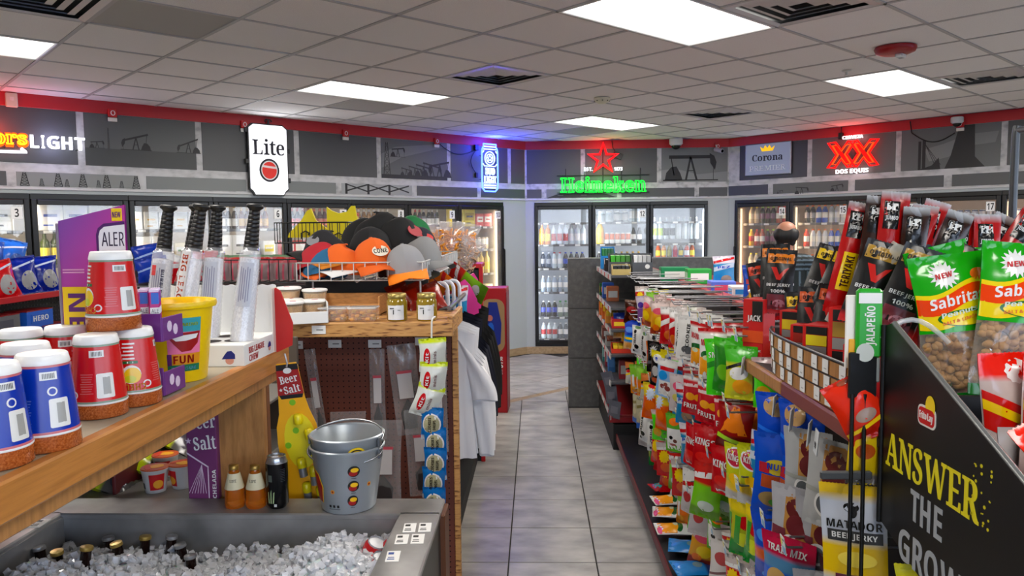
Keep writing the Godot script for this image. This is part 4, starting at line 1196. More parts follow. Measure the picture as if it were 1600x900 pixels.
# ---------------------------------------------------------------- small fixtures on the ceiling and the band
func build_fixtures():
	var t := thing("fire_strobe", "red fire alarm strobe with a clear lens on the ceiling at right", "fire alarm", Vector3(2.36, CEIL, -5.16), GRID_TURN)
	var b := MB.new()
	b.lathe([[0.0, -0.001], [0.125, -0.001], [0.128, -0.012], [0.118, -0.035], [0.08, -0.048], [0.0, -0.05]], 28)
	obj(t, "base", b, flat_mat(Color(0.6, 0.05, 0.08), 0.35))
	b = MB.new()
	b.box(Vector3(0.01, -0.058, 0.03), Vector3(0.075, 0.03, 0.05), 0.012)
	obj(t, "lens", b, flat_mat(Color(0.85, 0.87, 0.88), 0.08, 0.3))
	t = thing("smoke_detector", "small cream smoke detector on the ceiling above the middle", "smoke detector", Vector3(0.6, CEIL, -6.95))
	b = MB.new()
	b.lathe([[0.0, -0.001], [0.072, -0.001], [0.075, -0.014], [0.06, -0.036], [0.036, -0.05], [0.0, -0.051]], 24)
	obj(t, "base", b, flat_mat(Color(0.85, 0.83, 0.72), 0.5))
	b = MB.new()
	for k in 8:
		b.box(Basis(Vector3.UP, TAU * k / 8) * Vector3(0, -0.03, 0.064), Vector3(0.012, 0.008, 0.012), 0.002, Basis(Vector3.UP, TAU * k / 8))
	obj(t, "slot", b, flat_mat(Color(0.4, 0.38, 0.3), 0.7))
	t = thing("sprinkler_head", "tiny pale sprinkler head before the light panel at right", "sprinkler", Vector3(2.35, CEIL, -5.92))
	b = MB.new()
	b.lathe([[0.0, -0.001], [0.035, -0.001], [0.03, -0.008], [0.012, -0.01], [0.01, -0.03], [0.02, -0.032], [0.02, -0.036], [0.0, -0.037]], 16)
	obj(t, "head", b, flat_mat(Color(0.8, 0.79, 0.75), 0.4))
	for q in [[CW * Vector3(1.86, CEIL, 0.16), "white dome security camera above the pumpjack picture on the back wall", 0.088], [RW * Vector3(2.78, CEIL - 0.03, 0.1), "white dome security camera above the red alarm box on the right wall", 0.062]]:
		t = thing("dome_camera", q[1], "security camera", q[0], -0.3)
		var r: float = q[2]
		b = MB.new()
		b.lathe([[0.0, 0.0], [r * 0.9, 0.0], [r, -0.01], [r, -r * 0.85], [r * 0.7, -r * 1.05]], 28)
		obj(t, "housing", b, flat_mat(Color(0.86, 0.86, 0.85), 0.35))
		b = MB.new()
		var pr := []
		for k in 9:
			pr.append([r * 0.7 * cos(PI / 2 * k / 8.0), -r * 1.05 - r * 0.6 * sin(PI / 2 * k / 8.0)])
		b.lathe(pr, 24)
		obj(t, "dome", b, flat_mat(Color(0.03, 0.03, 0.035), 0.05))
		b = MB.new()
		b.lathe([[r * 0.72, -r * 1.03], [r * 0.8, -r * 1.07], [r * 0.72, -r * 1.1]], 24)
		obj(t, "rim", b, flat_mat(Color(0.7, 0.7, 0.7), 0.4))
	t = thing("bullet_camera", "small silver bullet camera under a red alarm box on the back wall", "security camera")
	t.transform = CW * put(2.43, 2.74, 0.08, 0.6, 0.25)
	b = MB.new()
	b.tube([Vector3(0, 0, -0.05), Vector3(0, 0, 0.08)], 0.03, 16)
	obj(t, "body", b, flat_mat(Color(0.72, 0.73, 0.75), 0.3, 0.4))
	b = MB.new()
	b.tube([Vector3(0, 0, 0.08), Vector3(0, 0, 0.083)], 0.022, 16)
	obj(t, "lens", b, flat_mat(Color(0.02, 0.02, 0.02), 0.1))
	b = MB.new()
	b.tube([Vector3(0, 0.02, -0.02), Vector3(0, 0.06, -0.05)], 0.01, 8)
	obj(t, "bracket", b, flat_mat(Color(0.8, 0.8, 0.8), 0.4))
	for q in [[LW, -5.14, "left of the tall white lit sign"], [LW, -2.78, "above the blank dark mural panel, right of the tall white sign"], [LW, -1.52, "left of the blue can neon"], [RW, 2.79, "below the dome camera on the right wall"], [CW, 2.44, "on the back wall by the silver lit sign"], [LW, -3.93, "at the top corner of the tall white lit sign"]]:
		t = thing("alarm_box", "small red alarm box, " + q[2], "alarm")
		t.transform = q[0] * put(q[1], 2.775, 0.018)
		b = MB.new()
		b.box(Vector3(0, 0.022, 0.012), Vector3(0.075, 0.075, 0.028), 0.006)
		obj(t, "housing", b, flat_mat(Color(0.75, 0.06, 0.07), 0.35))
		b = MB.new()
		b.tube(ring3(ellipse(0.016, 0.02, 14, 0, 0.02), 0.027), 0.004, 6, true)
		obj(t, "bell_mark", b, flat_mat(Color(0.92, 0.85, 0.85), 0.4))
		b = MB.new()
		b.box(Vector3(0, -0.036, 0.006), Vector3(0.075, 0.034, 0.016), 0.003)
		obj(t, "plate", b, flat_mat(Color(0.87, 0.86, 0.82), 0.5))
	t = thing("wall_box", "cream plastic box on the red band at the far left", "sensor")
	t.transform = LW * put(-5.9, 2.83, 0.016)
	b = MB.new()
	b.box(Vector3(0, 0, 0.015), Vector3(0.085, 0.115, 0.03), 0.006)
	obj(t, "housing", b, flat_mat(Color(0.83, 0.82, 0.72), 0.5))
	b = MB.new()
	b.box(Vector3(0, 0.01, 0.031), Vector3(0.03, 0.03, 0.004), 0.002)
	obj(t, "lens", b, flat_mat(Color(0.9, 0.9, 0.85), 0.2))
	b = MB.new()
	var cp := []
	for k in 15:
		var u := k / 14.0
		cp.append(Vector3(2.3 + u * 0.44, 2.75 - 0.1 * sin(u * PI) - u * 0.04, 0.02))
	b.tube(cp, 0.006)
	b.tube([Vector3(2.3, 2.75, 0.02), Vector3(2.28, 2.88, 0.02)], 0.006)
	single("power_cord", "black power cord sagging below the red band on the right wall", "cord", b, flat_mat(Color(0.03, 0.03, 0.03), 0.5), RW)
# ---------------------------------------------------------------- printed bags
func bag_front(p: Vector2, w: float, h: float, d: float, sd: float) -> Vector3:
	var a := clampf(p.x / w + 0.5, 0.0, 1.0)
	var b := clampf(-p.y / h, 0.0, 1.0)
	var e := clampf((b - 0.07) / 0.86, 0.0, 1.0)
	var full := pow(maxf(sin(PI * a), 0.0), 0.75) * pow(maxf(sin(PI * e), 0.0), 0.55)
	var pull := 1.0 - 0.09 * sin(PI * e) * d / 0.05
	var wr := 0.0022 * full * sin(a * 9.0 + sd * 3.0 + b * 5.0) * sin(b * 13.0 + sd) + 0.0016 * sin(b * 40.0 + sd + a * 9.0) * (1.0 - full) * sin(PI * a) + 0.0022 * sin(a * 31.0 + sd * 7.0) * exp(-pow((e - 0.06) * 9.0, 2.0) - 0.3) + 0.002 * sin(a * 27.0 - sd * 5.0) * exp(-pow((e - 0.94) * 9.0, 2.0))
	return Vector3(p.x * pull + 0.004 * sin(b * 4.0 + sd) * d / 0.05, p.y, d * 0.5 * full + wr)
func bag(key: String, w: float, h: float, d: float, base: Color, stripes := [], prints := [], words := [], sd := 1.0, nu := 12, nv := 18) -> ArrayMesh:
	if shapes.has(key):
		return shapes[key]
	var m := MB.new()
	var f := func(p: Vector2) -> Vector3: return bag_front(p, w, h, d, sd)
	var k := func(_a: float, b: float) -> Color:
		var c := base
		for s in stripes:
			if b >= s[0] and b <= s[1]: c = s[2]
		return c.srgb_to_linear()
	m.grid(nu, nv, func(a: float, b: float) -> Vector3: return f.call(Vector2((a - 0.5) * w, -b * h)), k, true)
	m.grid(nu, nv, func(a: float, b: float) -> Vector3: return f.call(Vector2((a - 0.5) * w, -b * h)) * Vector3(1, 1, -1) - Vector3(0, 0, 0.0006), k)
	var lay := 0.0006
	for q in prints:
		var poly: PackedVector2Array
		match q[0]:
			"oval": poly = ellipse(q[3] * w, q[4] * h, 20, q[1] * w, -q[2] * h)
			"box": poly = rect(q[3] * 2 * w, q[4] * 2 * h, q[1] * w, -q[2] * h)
			"star": poly = star(q[3] * w, q[4] * h, 12, q[1] * w, -q[2] * h)
			"tilt": poly = PackedVector2Array([Vector2(-0.48 * w, -(q[2] + q[3]) * h), Vector2(0.48 * w, -(q[2] - q[3]) * h), Vector2(0.48 * w, -(q[2] - q[3] + q[4]) * h), Vector2(-0.48 * w, -(q[2] + q[3] + q[4]) * h)])
			"vee": poly = PackedVector2Array([Vector2((q[1] - q[3]) * w, -(q[2] - q[4]) * h), Vector2((q[1] - q[3] * 0.4) * w, -(q[2] - q[4]) * h), Vector2(q[1] * w, -(q[2] + q[4] * 0.2) * h), Vector2((q[1] + q[3] * 0.5) * w, -(q[2] - q[4] * 0.7) * h), Vector2((q[1] + q[3]) * w, -(q[2] - q[4]) * h), Vector2((q[1] + q[3] * 0.15) * w, -(q[2] + q[4]) * h), Vector2((q[1] - q[3] * 0.25) * w, -(q[2] + q[4] * 0.9) * h)])
		m.paint(q[5]).decal(poly, f, lay, minf(w, h) * 0.16)
		lay += 0.00035
	for q in words:
		var up: bool = q.size() > 6 and q[6]
		var o := Vector2(q[1] * w, -q[2] * h)
		var am := letters(q[0], q[4] * (w if up else h), q[3] * (h if up else w), 0.0005, "sans", func(p: Vector3) -> Vector3:
			var pp := o + (Vector2(-p.y, p.x) if up else Vector2(p.x, p.y))
			var z: Vector3 = f.call(pp)
			return z + Vector3(0, 0, lay + 0.0014 + p.z))
		var ar := am.surface_get_arrays(0)
		var first := m.v.size()
		var lc: Color = q[5].srgb_to_linear()
		m.v.append_array(ar[Mesh.ARRAY_VERTEX])
		m.n.append_array(ar[Mesh.ARRAY_NORMAL])
		for z in ar[Mesh.ARRAY_VERTEX].size(): m.c.append(lc)
		for z in ar[Mesh.ARRAY_INDEX]: m.i.append(first + z)
	for e in 2:
		var y0 := -0.002 if e == 0 else -h + 0.002
		for s in int(w / 0.008):
			var x0 := -w / 2 + 0.004 + s * 0.008
			m.paint(stripes[0][2] if e == 0 and stripes.size() and stripes[0][0] <= 0.01 else base)
			m.tri(Vector3(x0, y0, 0.0004), Vector3(x0 + 0.008, y0, 0.0004), Vector3(x0 + 0.004, y0 + (0.004 if e == 0 else -0.004), 0.0004), Vector3(0, 0, 1))
	shapes[key] = m.mesh()
	return shapes[key]
const WHITE := Color(0.88, 0.88, 0.87)
const BLACK := Color(0.05, 0.05, 0.055)
const RED := Color(0.76, 0.07, 0.09)
const YELLOW := Color(0.95, 0.8, 0.08)
const ORANGE := Color(0.93, 0.45, 0.06)
const GREEN := Color(0.25, 0.72, 0.12)
const LEAF := Color(0.06, 0.38, 0.14)
const BLUE := Color(0.05, 0.25, 0.72)
const SKY := Color(0.1, 0.55, 0.85)
const PINK := Color(0.88, 0.3, 0.45)
func design(n: String) -> ArrayMesh:
	match n:
		"choc": return bag(n, 0.15, 0.2, 0.04, Color(0.2, 0.05, 0.04), [[0, 0.1, Color(0.5, 0.4, 0.35)]], [["oval", 0, 0.4, 0.35, 0.14, Color(0.55, 0.1, 0.1)], ["oval", 0.1, 0.75, 0.25, 0.12, Color(0.4, 0.2, 0.1)]])
		"lilac": return bag(n, 0.14, 0.2, 0.03, Color(0.8, 0.75, 0.82), [[0.5, 1, Color(0.5, 0.3, 0.6)]], [["oval", 0, 0.35, 0.3, 0.12, Color(0.3, 0.2, 0.6)]])
		"gummy": return bag(n, 0.15, 0.22, 0.05, Color(0.87, 0.6, 0.1), [[0, 0.3, Color(0.8, 0.72, 0.7)], [0.8, 1, Color(0.6, 0.2, 0.1)]], [["oval", 0.0, 0.3, 0.36, 0.1, Color(0.85, 0.3, 0.4)], ["oval", 0.1, 0.62, 0.3, 0.16, YELLOW], ["oval", -0.15, 0.8, 0.2, 0.1, ORANGE]])
		"redwhite": return bag(n, 0.14, 0.23, 0.045, RED, [[0, 0.22, WHITE]], [["tilt", 0, 0.3, 0.1, 0.14, WHITE], ["oval", 0.1, 0.75, 0.3, 0.13, Color(0.85, 0.4, 0.1)], ["box", 0.2, 0.93, 0.2, 0.04, WHITE]])
		"whiteblk": return bag(n, 0.15, 0.23, 0.04, WHITE, [], [["oval", 0, 0.75, 0.25, 0.1, Color(0.35, 0.36, 0.38)], ["box", 0.0, 0.93, 0.3, 0.02, Color(0.6, 0.6, 0.6)]], [["COOKIE", 0, 0.4, 0.55, 0.14, BLACK, true]])
		"mango": return bag(n, 0.15, 0.24, 0.05, WHITE, [[0, 0.09, RED]], [["oval", 0, 0.52, 0.42, 0.1, LEAF], ["box", 0, 0.75, 0.46, 0.18, Color(0.95, 0.6, 0.05)], ["oval", 0, 0.66, 0.46, 0.14, Color(0.96, 0.63, 0.08)], ["oval", -0.12, 0.57, 0.18, 0.05, Color(0.8, 0.85, 0.7)], ["oval", 0.2, 0.93, 0.3, 0.05, PINK]], [["MANGO", 0, 0.27, 0.75, 0.12, RED]])
		"green": return bag(n, 0.16, 0.25, 0.05, Color(0.25, 0.8, 0.1), [], [["oval", 0.05, 0.1, 0.3, 0.07, Color(0.5, 0.9, 0.2)], ["oval", 0.1, 0.72, 0.26, 0.15, ORANGE], ["tilt", 0, 0.35, 0.08, 0.1, Color(0.1, 0.5, 0.1)]], [["SNACK", -0.02, 0.28, 0.7, 0.1, WHITE]])
		"greend": return bag(n, 0.16, 0.24, 0.05, Color(0.12, 0.5, 0.1), [[0, 0.15, GREEN]], [["oval", 0, 0.6, 0.3, 0.15, Color(0.4, 0.7, 0.1)]])
		"greeny": return bag(n, 0.15, 0.22, 0.05, Color(0.75, 0.75, 0.12), [[0, 0.3, GREEN]], [["oval", 0, 0.5, 0.3, 0.12, WHITE], ["oval", 0.1, 0.75, 0.3, 0.14, Color(0.9, 0.6, 0.1)], ["tilt", 0, 0.3, 0.1, 0.06, BLACK]])
		"orange": return bag(n, 0.13, 0.17, 0.05, Color(0.9, 0.6, 0.1), [[0, 0.3, RED]], [["oval", 0, 0.6, 0.3, 0.2, YELLOW]])
		"blue": return bag(n, 0.16, 0.25, 0.05, Color(0.1, 0.25, 0.7), [[0.55, 0.75, SKY], [0.75, 1, Color(0.85, 0.65, 0.4)]], [["oval", 0, 0.32, 0.38, 0.1, Color(0.35, 0.55, 0.9)], ["box", 0.0, 0.62, 0.35, 0.04, YELLOW], ["oval", 0.0, 0.87, 0.35, 0.09, Color(0.9, 0.6, 0.2)]])
		"cow": return bag(n, 0.13, 0.23, 0.045, WHITE, [[0.8, 1, Color(0.82, 0.83, 0.85)]], [["oval", -0.1, 0.2, 0.14, 0.07, BLACK], ["oval", 0.12, 0.72, 0.18, 0.08, BLACK], ["oval", -0.15, 0.88, 0.12, 0.05, BLACK], ["oval", 0.05, 0.06, 0.3, 0.05, Color(0.45, 0.6, 0.4)]], [["CREAM", -0.02, 0.48, 0.4, 0.22, BLACK, true]])
		"orangep": return bag(n, 0.1, 0.19, 0.035, Color(0.88, 0.42, 0.06), [], [["tilt", 0, 0.3, 0.05, 0.14, RED], ["oval", 0, 0.7, 0.3, 0.1, YELLOW]])
		"yellowbk": return bag(n, 0.15, 0.24, 0.04, BLACK, [[0, 0.22, Color(0.9, 0.83, 0.12)]], [["oval", 0.05, 0.2, 0.32, 0.12, WHITE], ["oval", 0.05, 0.2, 0.15, 0.05, BLUE], ["star", 0, 0.55, 0.25, 0.14, Color(0.75, 0.75, 0.75)], ["oval", 0.0, 0.82, 0.3, 0.08, Color(0.8, 0.3, 0.1)]])
		"bluewhite": return bag(n, 0.17, 0.24, 0.04, Color(0.55, 0.72, 0.9), [[0, 0.2, WHITE]], [["box", 0.05, 0.24, 0.35, 0.05, RED], ["oval", -0.1, 0.42, 0.25, 0.12, SKY], ["box", 0.08, 0.76, 0.38, 0.2, Color(0.9, 0.9, 0.9)], ["oval", -0.08, 0.7, 0.12, 0.06, Color(0.55, 0.25, 0.22)], ["oval", 0.18, 0.74, 0.13, 0.07, Color(0.55, 0.25, 0.22)], ["oval", 0.1, 0.64, 0.1, 0.05, Color(0.6, 0.3, 0.25)]])
		"whitepink": return bag(n, 0.15, 0.22, 0.04, Color(0.8, 0.75, 0.75), [], [["oval", 0, 0.3, 0.3, 0.12, PINK], ["oval", 0.1, 0.65, 0.25, 0.16, Color(0.35, 0.22, 0.22)], ["oval", -0.1, 0.6, 0.2, 0.1, Color(0.85, 0.8, 0.4)]])
		"redtop": return bag(n, 0.17, 0.2, 0.04, Color(0.72, 0.08, 0.12), [[0, 0.1, WHITE]], [["tilt", 0, 0.16, 0.03, 0.08, Color(0.85, 0.75, 0.75)], ["oval", -0.15, 0.5, 0.2, 0.1, Color(0.9, 0.6, 0.1)], ["oval", 0.2, 0.5, 0.2, 0.1, Color(0.9, 0.6, 0.1)]], [["FRUITS", 0, 0.75, 0.8, 0.13, WHITE]])
		"stripe": return bag(n, 0.11, 0.19, 0.035, Color(0.8, 0.45, 0.2), [[0.5, 1, Color(0.75, 0.75, 0.7)]], [["tilt", 0, 0.25, 0.06, 0.1, BLACK], ["tilt", 0, 0.5, 0.06, 0.08, YELLOW], ["oval", 0, 0.4, 0.2, 0.07, RED]])
		"greenor": return bag(n, 0.13, 0.24, 0.045, Color(0.85, 0.5, 0.1), [[0, 0.4, Color(0.5, 0.75, 0.2)]], [["oval", 0.1, 0.6, 0.25, 0.09, ORANGE], ["oval", -0.1, 0.78, 0.24, 0.09, Color(0.9, 0.65, 0.2)], ["box", -0.2, 0.55, 0.1, 0.2, WHITE]])
		"black": return bag(n, 0.14, 0.22, 0.04, BLACK, [], [["star", 0.0, 0.3, 0.3, 0.12, Color(0.7, 0.7, 0.7)], ["tilt", 0, 0.6, 0.05, 0.1, Color(0.35, 0.35, 0.36)]])
		"orangebig": return bag(n, 0.17, 0.25, 0.06, Color(0.87, 0.33, 0.04), [[0, 0.36, Color(0.85, 0.75, 0.15)]], [["star", 0.0, 0.3, 0.3, 0.13, Color(0.75, 0.8, 0.88)], ["oval", 0.02, 0.62, 0.3, 0.15, Color(0.92, 0.42, 0.05)], ["oval", 0.1, 0.08, 0.3, 0.06, RED]])
		"lime": return bag(n, 0.14, 0.2, 0.055, Color(0.3, 0.85, 0.08), [[0, 0.12, Color(0.8, 0.7, 0.7)]], [["oval", -0.15, 0.7, 0.26, 0.16, Color(0.85, 0.65, 0.12)], ["oval", 0.1, 0.25, 0.2, 0.07, Color(0.55, 0.95, 0.3)]])
		"doglabel": return bag(n, 0.14, 0.22, 0.04, Color(0.35, 0.65, 0.15), [], [["box", 0.02, 0.66, 0.42, 0.28, WHITE], ["oval", -0.08, 0.62, 0.12, 0.05, BLACK], ["oval", 0.15, 0.7, 0.1, 0.05, Color(0.4, 0.25, 0.2)], ["oval", 0.0, 0.8, 0.2, 0.03, Color(0.6, 0.3, 0.3)], ["oval", 0.05, 0.2, 0.3, 0.1, ORANGE]])
		"teal": return bag(n, 0.16, 0.23, 0.045, Color(0.1, 0.5, 0.7), [[0, 0.25, Color(0.85, 0.82, 0.85)]], [["tilt", 0, 0.3, 0.06, 0.14, Color(0.75, 0.8, 0.85)], ["oval", 0.12, 0.75, 0.25, 0.12, Color(0.6, 0.5, 0.4)], ["tilt", 0, 0.1, 0.06, 0.08, RED]], [["PEZ", 0, 0.37, 0.6, 0.08, BLUE]])
		"red": return bag(n, 0.17, 0.22, 0.045, Color(0.72, 0.04, 0.08), [], [["oval", 0, 0.7, 0.36, 0.12, Color(0.85, 0.12, 0.1)], ["box", 0.0, 0.92, 0.3, 0.03, WHITE]], [["KINGS", 0, 0.35, 0.75, 0.14, WHITE]])
		"tri": return bag(n, 0.16, 0.2, 0.05, Color(0.6, 0.08, 0.08), [[0.7, 1, Color(0.4, 0.05, 0.05)]], [["vee", 0.0, 0.35, -0.4, -0.3, Color(0.93, 0.5, 0.1)], ["oval", 0, 0.45, 0.3, 0.16, Color(0.94, 0.5, 0.1)], ["tilt", 0, 0.75, -0.08, 0.1, Color(0.65, 0.85, 0.15)]])
		"cream": return bag(n, 0.1, 0.25, 0.03, Color(0.75, 0.72, 0.6), [[0.8, 1, Color(0.15, 0.4, 0.8)]], [["tilt", 0, 0.2, 0.05, 0.1, Color(0.55, 0.5, 0.3)], ["oval", 0, 0.55, 0.25, 0.12, Color(0.85, 0.8, 0.65)]])
		"redyel": return bag(n, 0.14, 0.22, 0.045, RED, [[0, 0.2, Color(0.75, 0.7, 0.68)]], [["star", -0.05, 0.4, 0.32, 0.16, YELLOW], ["oval", 0.05, 0.72, 0.3, 0.14, Color(0.85, 0.35, 0.1)], ["tilt", 0, 0.12, 0.04, 0.07, WHITE]])
		"whitered": return bag(n, 0.12, 0.25, 0.04, WHITE, [[0.5, 1, Color(0.75, 0.72, 0.72)]], [["tilt", 0, 0.25, 0.06, 0.1, RED], ["oval", 0, 0.6, 0.25, 0.12, Color(0.7, 0.2, 0.2)]])
		"limered": return bag(n, 0.15, 0.27, 0.05, Color(0.45, 0.75, 0.1), [[0, 0.38, Color(0.75, 0.12, 0.1)], [0.78, 1, Color(0.35, 0.55, 0.1)]], [["tilt", 0, 0.14, 0.05, 0.1, WHITE], ["oval", 0.05, 0.75, 0.28, 0.1, Color(0.75, 0.8, 0.75)]])
		"oval": return bag(n, 0.16, 0.24, 0.05, Color(0.75, 0.78, 0.1), [[0.62, 0.8, Color(0.9, 0.75, 0.1)], [0.8, 1, Color(0.75, 0.75, 0.75)]], [["oval", 0.05, 0.2, 0.44, 0.17, WHITE], ["oval", 0.05, 0.2, 0.38, 0.14, Color(0.7, 0.15, 0.25)], ["oval", 0.1, 0.56, 0.25, 0.1, Color(0.95, 0.75, 0.05)]], [["KINGS", 0.05, 0.2, 0.55, 0.1, WHITE]])
		"banana": return bag(n, 0.15, 0.24, 0.055, Color(0.7, 0.72, 0.1), [[0, 0.2, Color(0.9, 0.8, 0.1)], [0.68, 1, Color(0.1, 0.55, 0.2)]], [["oval", 0.05, 0.34, 0.3, 0.12, RED], ["oval", -0.05, 0.65, 0.3, 0.13, Color(0.85, 0.9, 0.1)], ["box", -0.25, 0.5, 0.1, 0.25, Color(0.25, 0.6, 0.2)]])
		"white": return bag(n, 0.14, 0.24, 0.04, Color(0.82, 0.8, 0.78), [], [["oval", 0, 0.3, 0.3, 0.12, Color(0.7, 0.3, 0.3)], ["tilt", 0, 0.55, 0.1, 0.05, Color(0.5, 0.35, 0.35)]])
		"bluenut": return bag(n, 0.16, 0.2, 0.04, Color(0.06, 0.28, 0.75), [], [["oval", -0.1, 0.2, 0.25, 0.15, Color(0.75, 0.6, 0.4)], ["tilt", 0, 0.6, -0.1, 0.06, Color(0.15, 0.45, 0.9)]])
		"bluemix": return bag(n, 0.17, 0.26, 0.045, Color(0.07, 0.3, 0.75), [], [["oval", -0.05, 0.38, 0.26, 0.09, Color(0.8, 0.72, 0.2)], ["box", 0.05, 0.56, 0.4, 0.08, Color(0.7, 0.3, 0.15)], ["oval", -0.1, 0.78, 0.28, 0.1, Color(0.6, 0.5, 0.3)], ["oval", -0.05, 0.82, 0.14, 0.05, Color(0.3, 0.6, 0.2)], ["box", -0.3, 0.4, 0.1, 0.06, Color(0.7, 0.15, 0.2)]], [["NUTS", -0.05, 0.37, 0.4, 0.07, BLUE]])
		"meat": return bag(n, 0.14, 0.24, 0.03, Color(0.68, 0.69, 0.69), [], [["box", 0.12, 0.35, 0.28, 0.3, Color(0.75, 0.55, 0.3)], ["oval", 0.1, 0.22, 0.22, 0.12, Color(0.4, 0.15, 0.14)], ["oval", 0.12, 0.42, 0.25, 0.14, Color(0.42, 0.17, 0.17)], ["oval", 0.3, 0.68, 0.16, 0.12, Color(0.45, 0.5, 0.15)], ["oval", -0.05, 0.72, 0.2, 0.15, WHITE], ["oval", -0.05, 0.72, 0.15, 0.11, Color(0.35, 0.37, 0.38)], ["tilt", 0, 0.55, 0.0, 0.05, Color(0.62, 0.63, 0.6)]])
		"meat2": return bag(n, 0.15, 0.24, 0.03, Color(0.66, 0.66, 0.68), [], [["box", 0.15, 0.34, 0.3, 0.27, Color(0.7, 0.5, 0.25)], ["oval", 0.12, 0.25, 0.24, 0.12, Color(0.38, 0.14, 0.14)], ["oval", 0.15, 0.45, 0.24, 0.14, Color(0.42, 0.16, 0.18)], ["box", -0.28, 0.58, 0.18, 0.08, Color(0.45, 0.2, 0.25)], ["oval", 0.0, 0.7, 0.2, 0.14, WHITE], ["oval", 0.0, 0.7, 0.14, 0.1, Color(0.4, 0.42, 0.43)], ["box", 0.25, 0.78, 0.2, 0.12, Color(0.4, 0.15, 0.2)]])
		"bluenarrow": return bag(n, 0.13, 0.24, 0.045, Color(0.06, 0.28, 0.75), [[0.45, 0.62, Color(0.85, 0.35, 0.06)]], [["oval", 0, 0.3, 0.28, 0.08, Color(0.25, 0.55, 0.9)], ["oval", 0, 0.85, 0.2, 0.06, Color(0.3, 0.6, 0.95)]])
		"nuts": return bag(n, 0.17, 0.24, 0.05, Color(0.06, 0.35, 0.8), [[0, 0.26, Color(0.72, 0.1, 0.25)], [0.26, 0.4, Color(0.3, 0.5, 0.65)]], [["oval", -0.15, 0.55, 0.24, 0.16, Color(0.75, 0.6, 0.35)], ["oval", 0.2, 0.6, 0.22, 0.14, Color(0.7, 0.55, 0.35)], ["oval", 0.0, 0.7, 0.2, 0.08, Color(0.55, 0.4, 0.2)]], [["TRAIL MIX", 0, 0.15, 0.75, 0.08, WHITE]])
		"matador": return bag(n, 0.14, 0.36, 0.02, Color(0.72, 0.74, 0.78), [[0, 0.1, Color(0.85, 0.7, 0.06)], [0.36, 0.56, Color(0.85, 0.7, 0.06)], [0.66, 1.0, Color(0.55, 0.58, 0.62)]], [["oval", -0.02, 0.14, 0.12, 0.03, BLACK], ["oval", 0.0, 0.17, 0.07, 0.035, BLACK], ["box", 0.02, 0.32, 0.42, 0.035, Color(0.2, 0.2, 0.2)], ["oval", 0.05, 0.46, 0.3, 0.05, Color(0.93, 0.83, 0.3)], ["box", -0.05, 0.61, 0.24, 0.05, Color(0.4, 0.18, 0.25)]], [["MATADOR", 0.02, 0.245, 0.85, 0.05, BLACK], ["BEEF JERKY", 0.02, 0.32, 0.7, 0.035, WHITE]])
		"tealstar": return bag(n, 0.13, 0.2, 0.05, Color(0.72, 0.08, 0.1), [], [["oval", 0.0, 0.8, 0.3, 0.13, Color(0.1, 0.65, 0.62)], ["oval", -0.1, 0.55, 0.22, 0.1, Color(0.85, 0.7, 0.5)], ["box", 0.05, 0.35, 0.3, 0.06, YELLOW], ["box", 0.0, 0.15, 0.35, 0.06, WHITE]])
		"bluelay": return bag(n, 0.16, 0.22, 0.045, Color(0.1, 0.5, 0.8), [[0, 0.35, Color(0.1, 0.2, 0.45)]], [["oval", 0.05, 0.5, 0.16, 0.1, Color(0.4, 0.55, 0.6)], ["tilt", 0, 0.18, 0.06, 0.05, Color(0.75, 0.78, 0.85)]])
	return null
const BAG_LOOK := {"choc": "dark brown chocolate bag", "lilac": "pale lilac candy bag", "gummy": "golden gummy candy bag with a pale top", "redwhite": "red and white candy bag", "whiteblk": "white bag with black sideways letters", "mango": "white bag with an orange mango and red letters", "green": "bright green snack bag", "greend": "dark green snack bag", "greeny": "yellow snack bag with a green top", "orange": "small orange candy bag", "blue": "blue cookie bag", "cow": "white bag with black cow spots", "orangep": "slim orange packet", "yellowbk": "black bag with a yellow top", "bluewhite": "pale blue bag with a white card", "whitepink": "pale pink candy bag", "redtop": "red fruit candy bag with a white top", "stripe": "small bag with black and yellow stripes", "greenor": "orange bag with a green top", "black": "black candy bag", "orangebig": "big orange bag with a yellow top", "lime": "plump lime green bag", "doglabel": "green bag with a white spotted card", "teal": "teal bag with a pale top", "red": "red candy bag with white letters", "tri": "dark red bag with an orange triangle", "cream": "slim cream packet with a blue foot", "redyel": "red bag with a yellow burst", "whitered": "tall white bag with a red stripe", "limered": "lime bag with a red top", "oval": "yellow bag with a white and pink oval", "banana": "yellow and green bag with a red spot", "white": "creased white candy bag", "bluenut": "short blue nut bag", "bluemix": "blue nut mix bag with a yellow word", "meat": "grey pouch with a dried meat picture", "meat2": "grey meat pouch with a round white seal", "bluenarrow": "blue bag with an orange band", "nuts": "blue trail mix bag with a crimson top", "matador": "white and yellow jerky pouch with a bull"}
func hang(n: String, x: float, y: float, z: float, turn := 0.75, deep := 1, label := ""):
	var m := design(n)
	for k in deep:
		var l: String = BAG_LOOK[n] + " hanging" if label == "" else label
		if k > 0: l = BAG_LOOK[n] + " behind another, " + label.trim_prefix(BAG_LOOK[n] + " ") if label else l
		single("snack_bag", l, "snack bag", m, ink(0.22), Transform3D(Basis.from_euler(Vector3(rng.randf_range(-0.04, 0.1), -turn + rng.randf_range(-0.35, 0.35), rng.randf_range(-0.1, 0.1))), Vector3(x + k * 0.055, y - 0.022, z - k * 0.012)).scaled_local(Vector3.ONE * (0.86 if z < -2.35 else 1.0)), "bags hanging on the aisle rack")
func box_at(parent: Node, called: String, c: Vector3, s: Vector3, m: Material, bevel := 0.003) -> MeshInstance3D:
	var b := MB.new()
	b.box(c, s, bevel)
	return obj(parent, called, b, m)
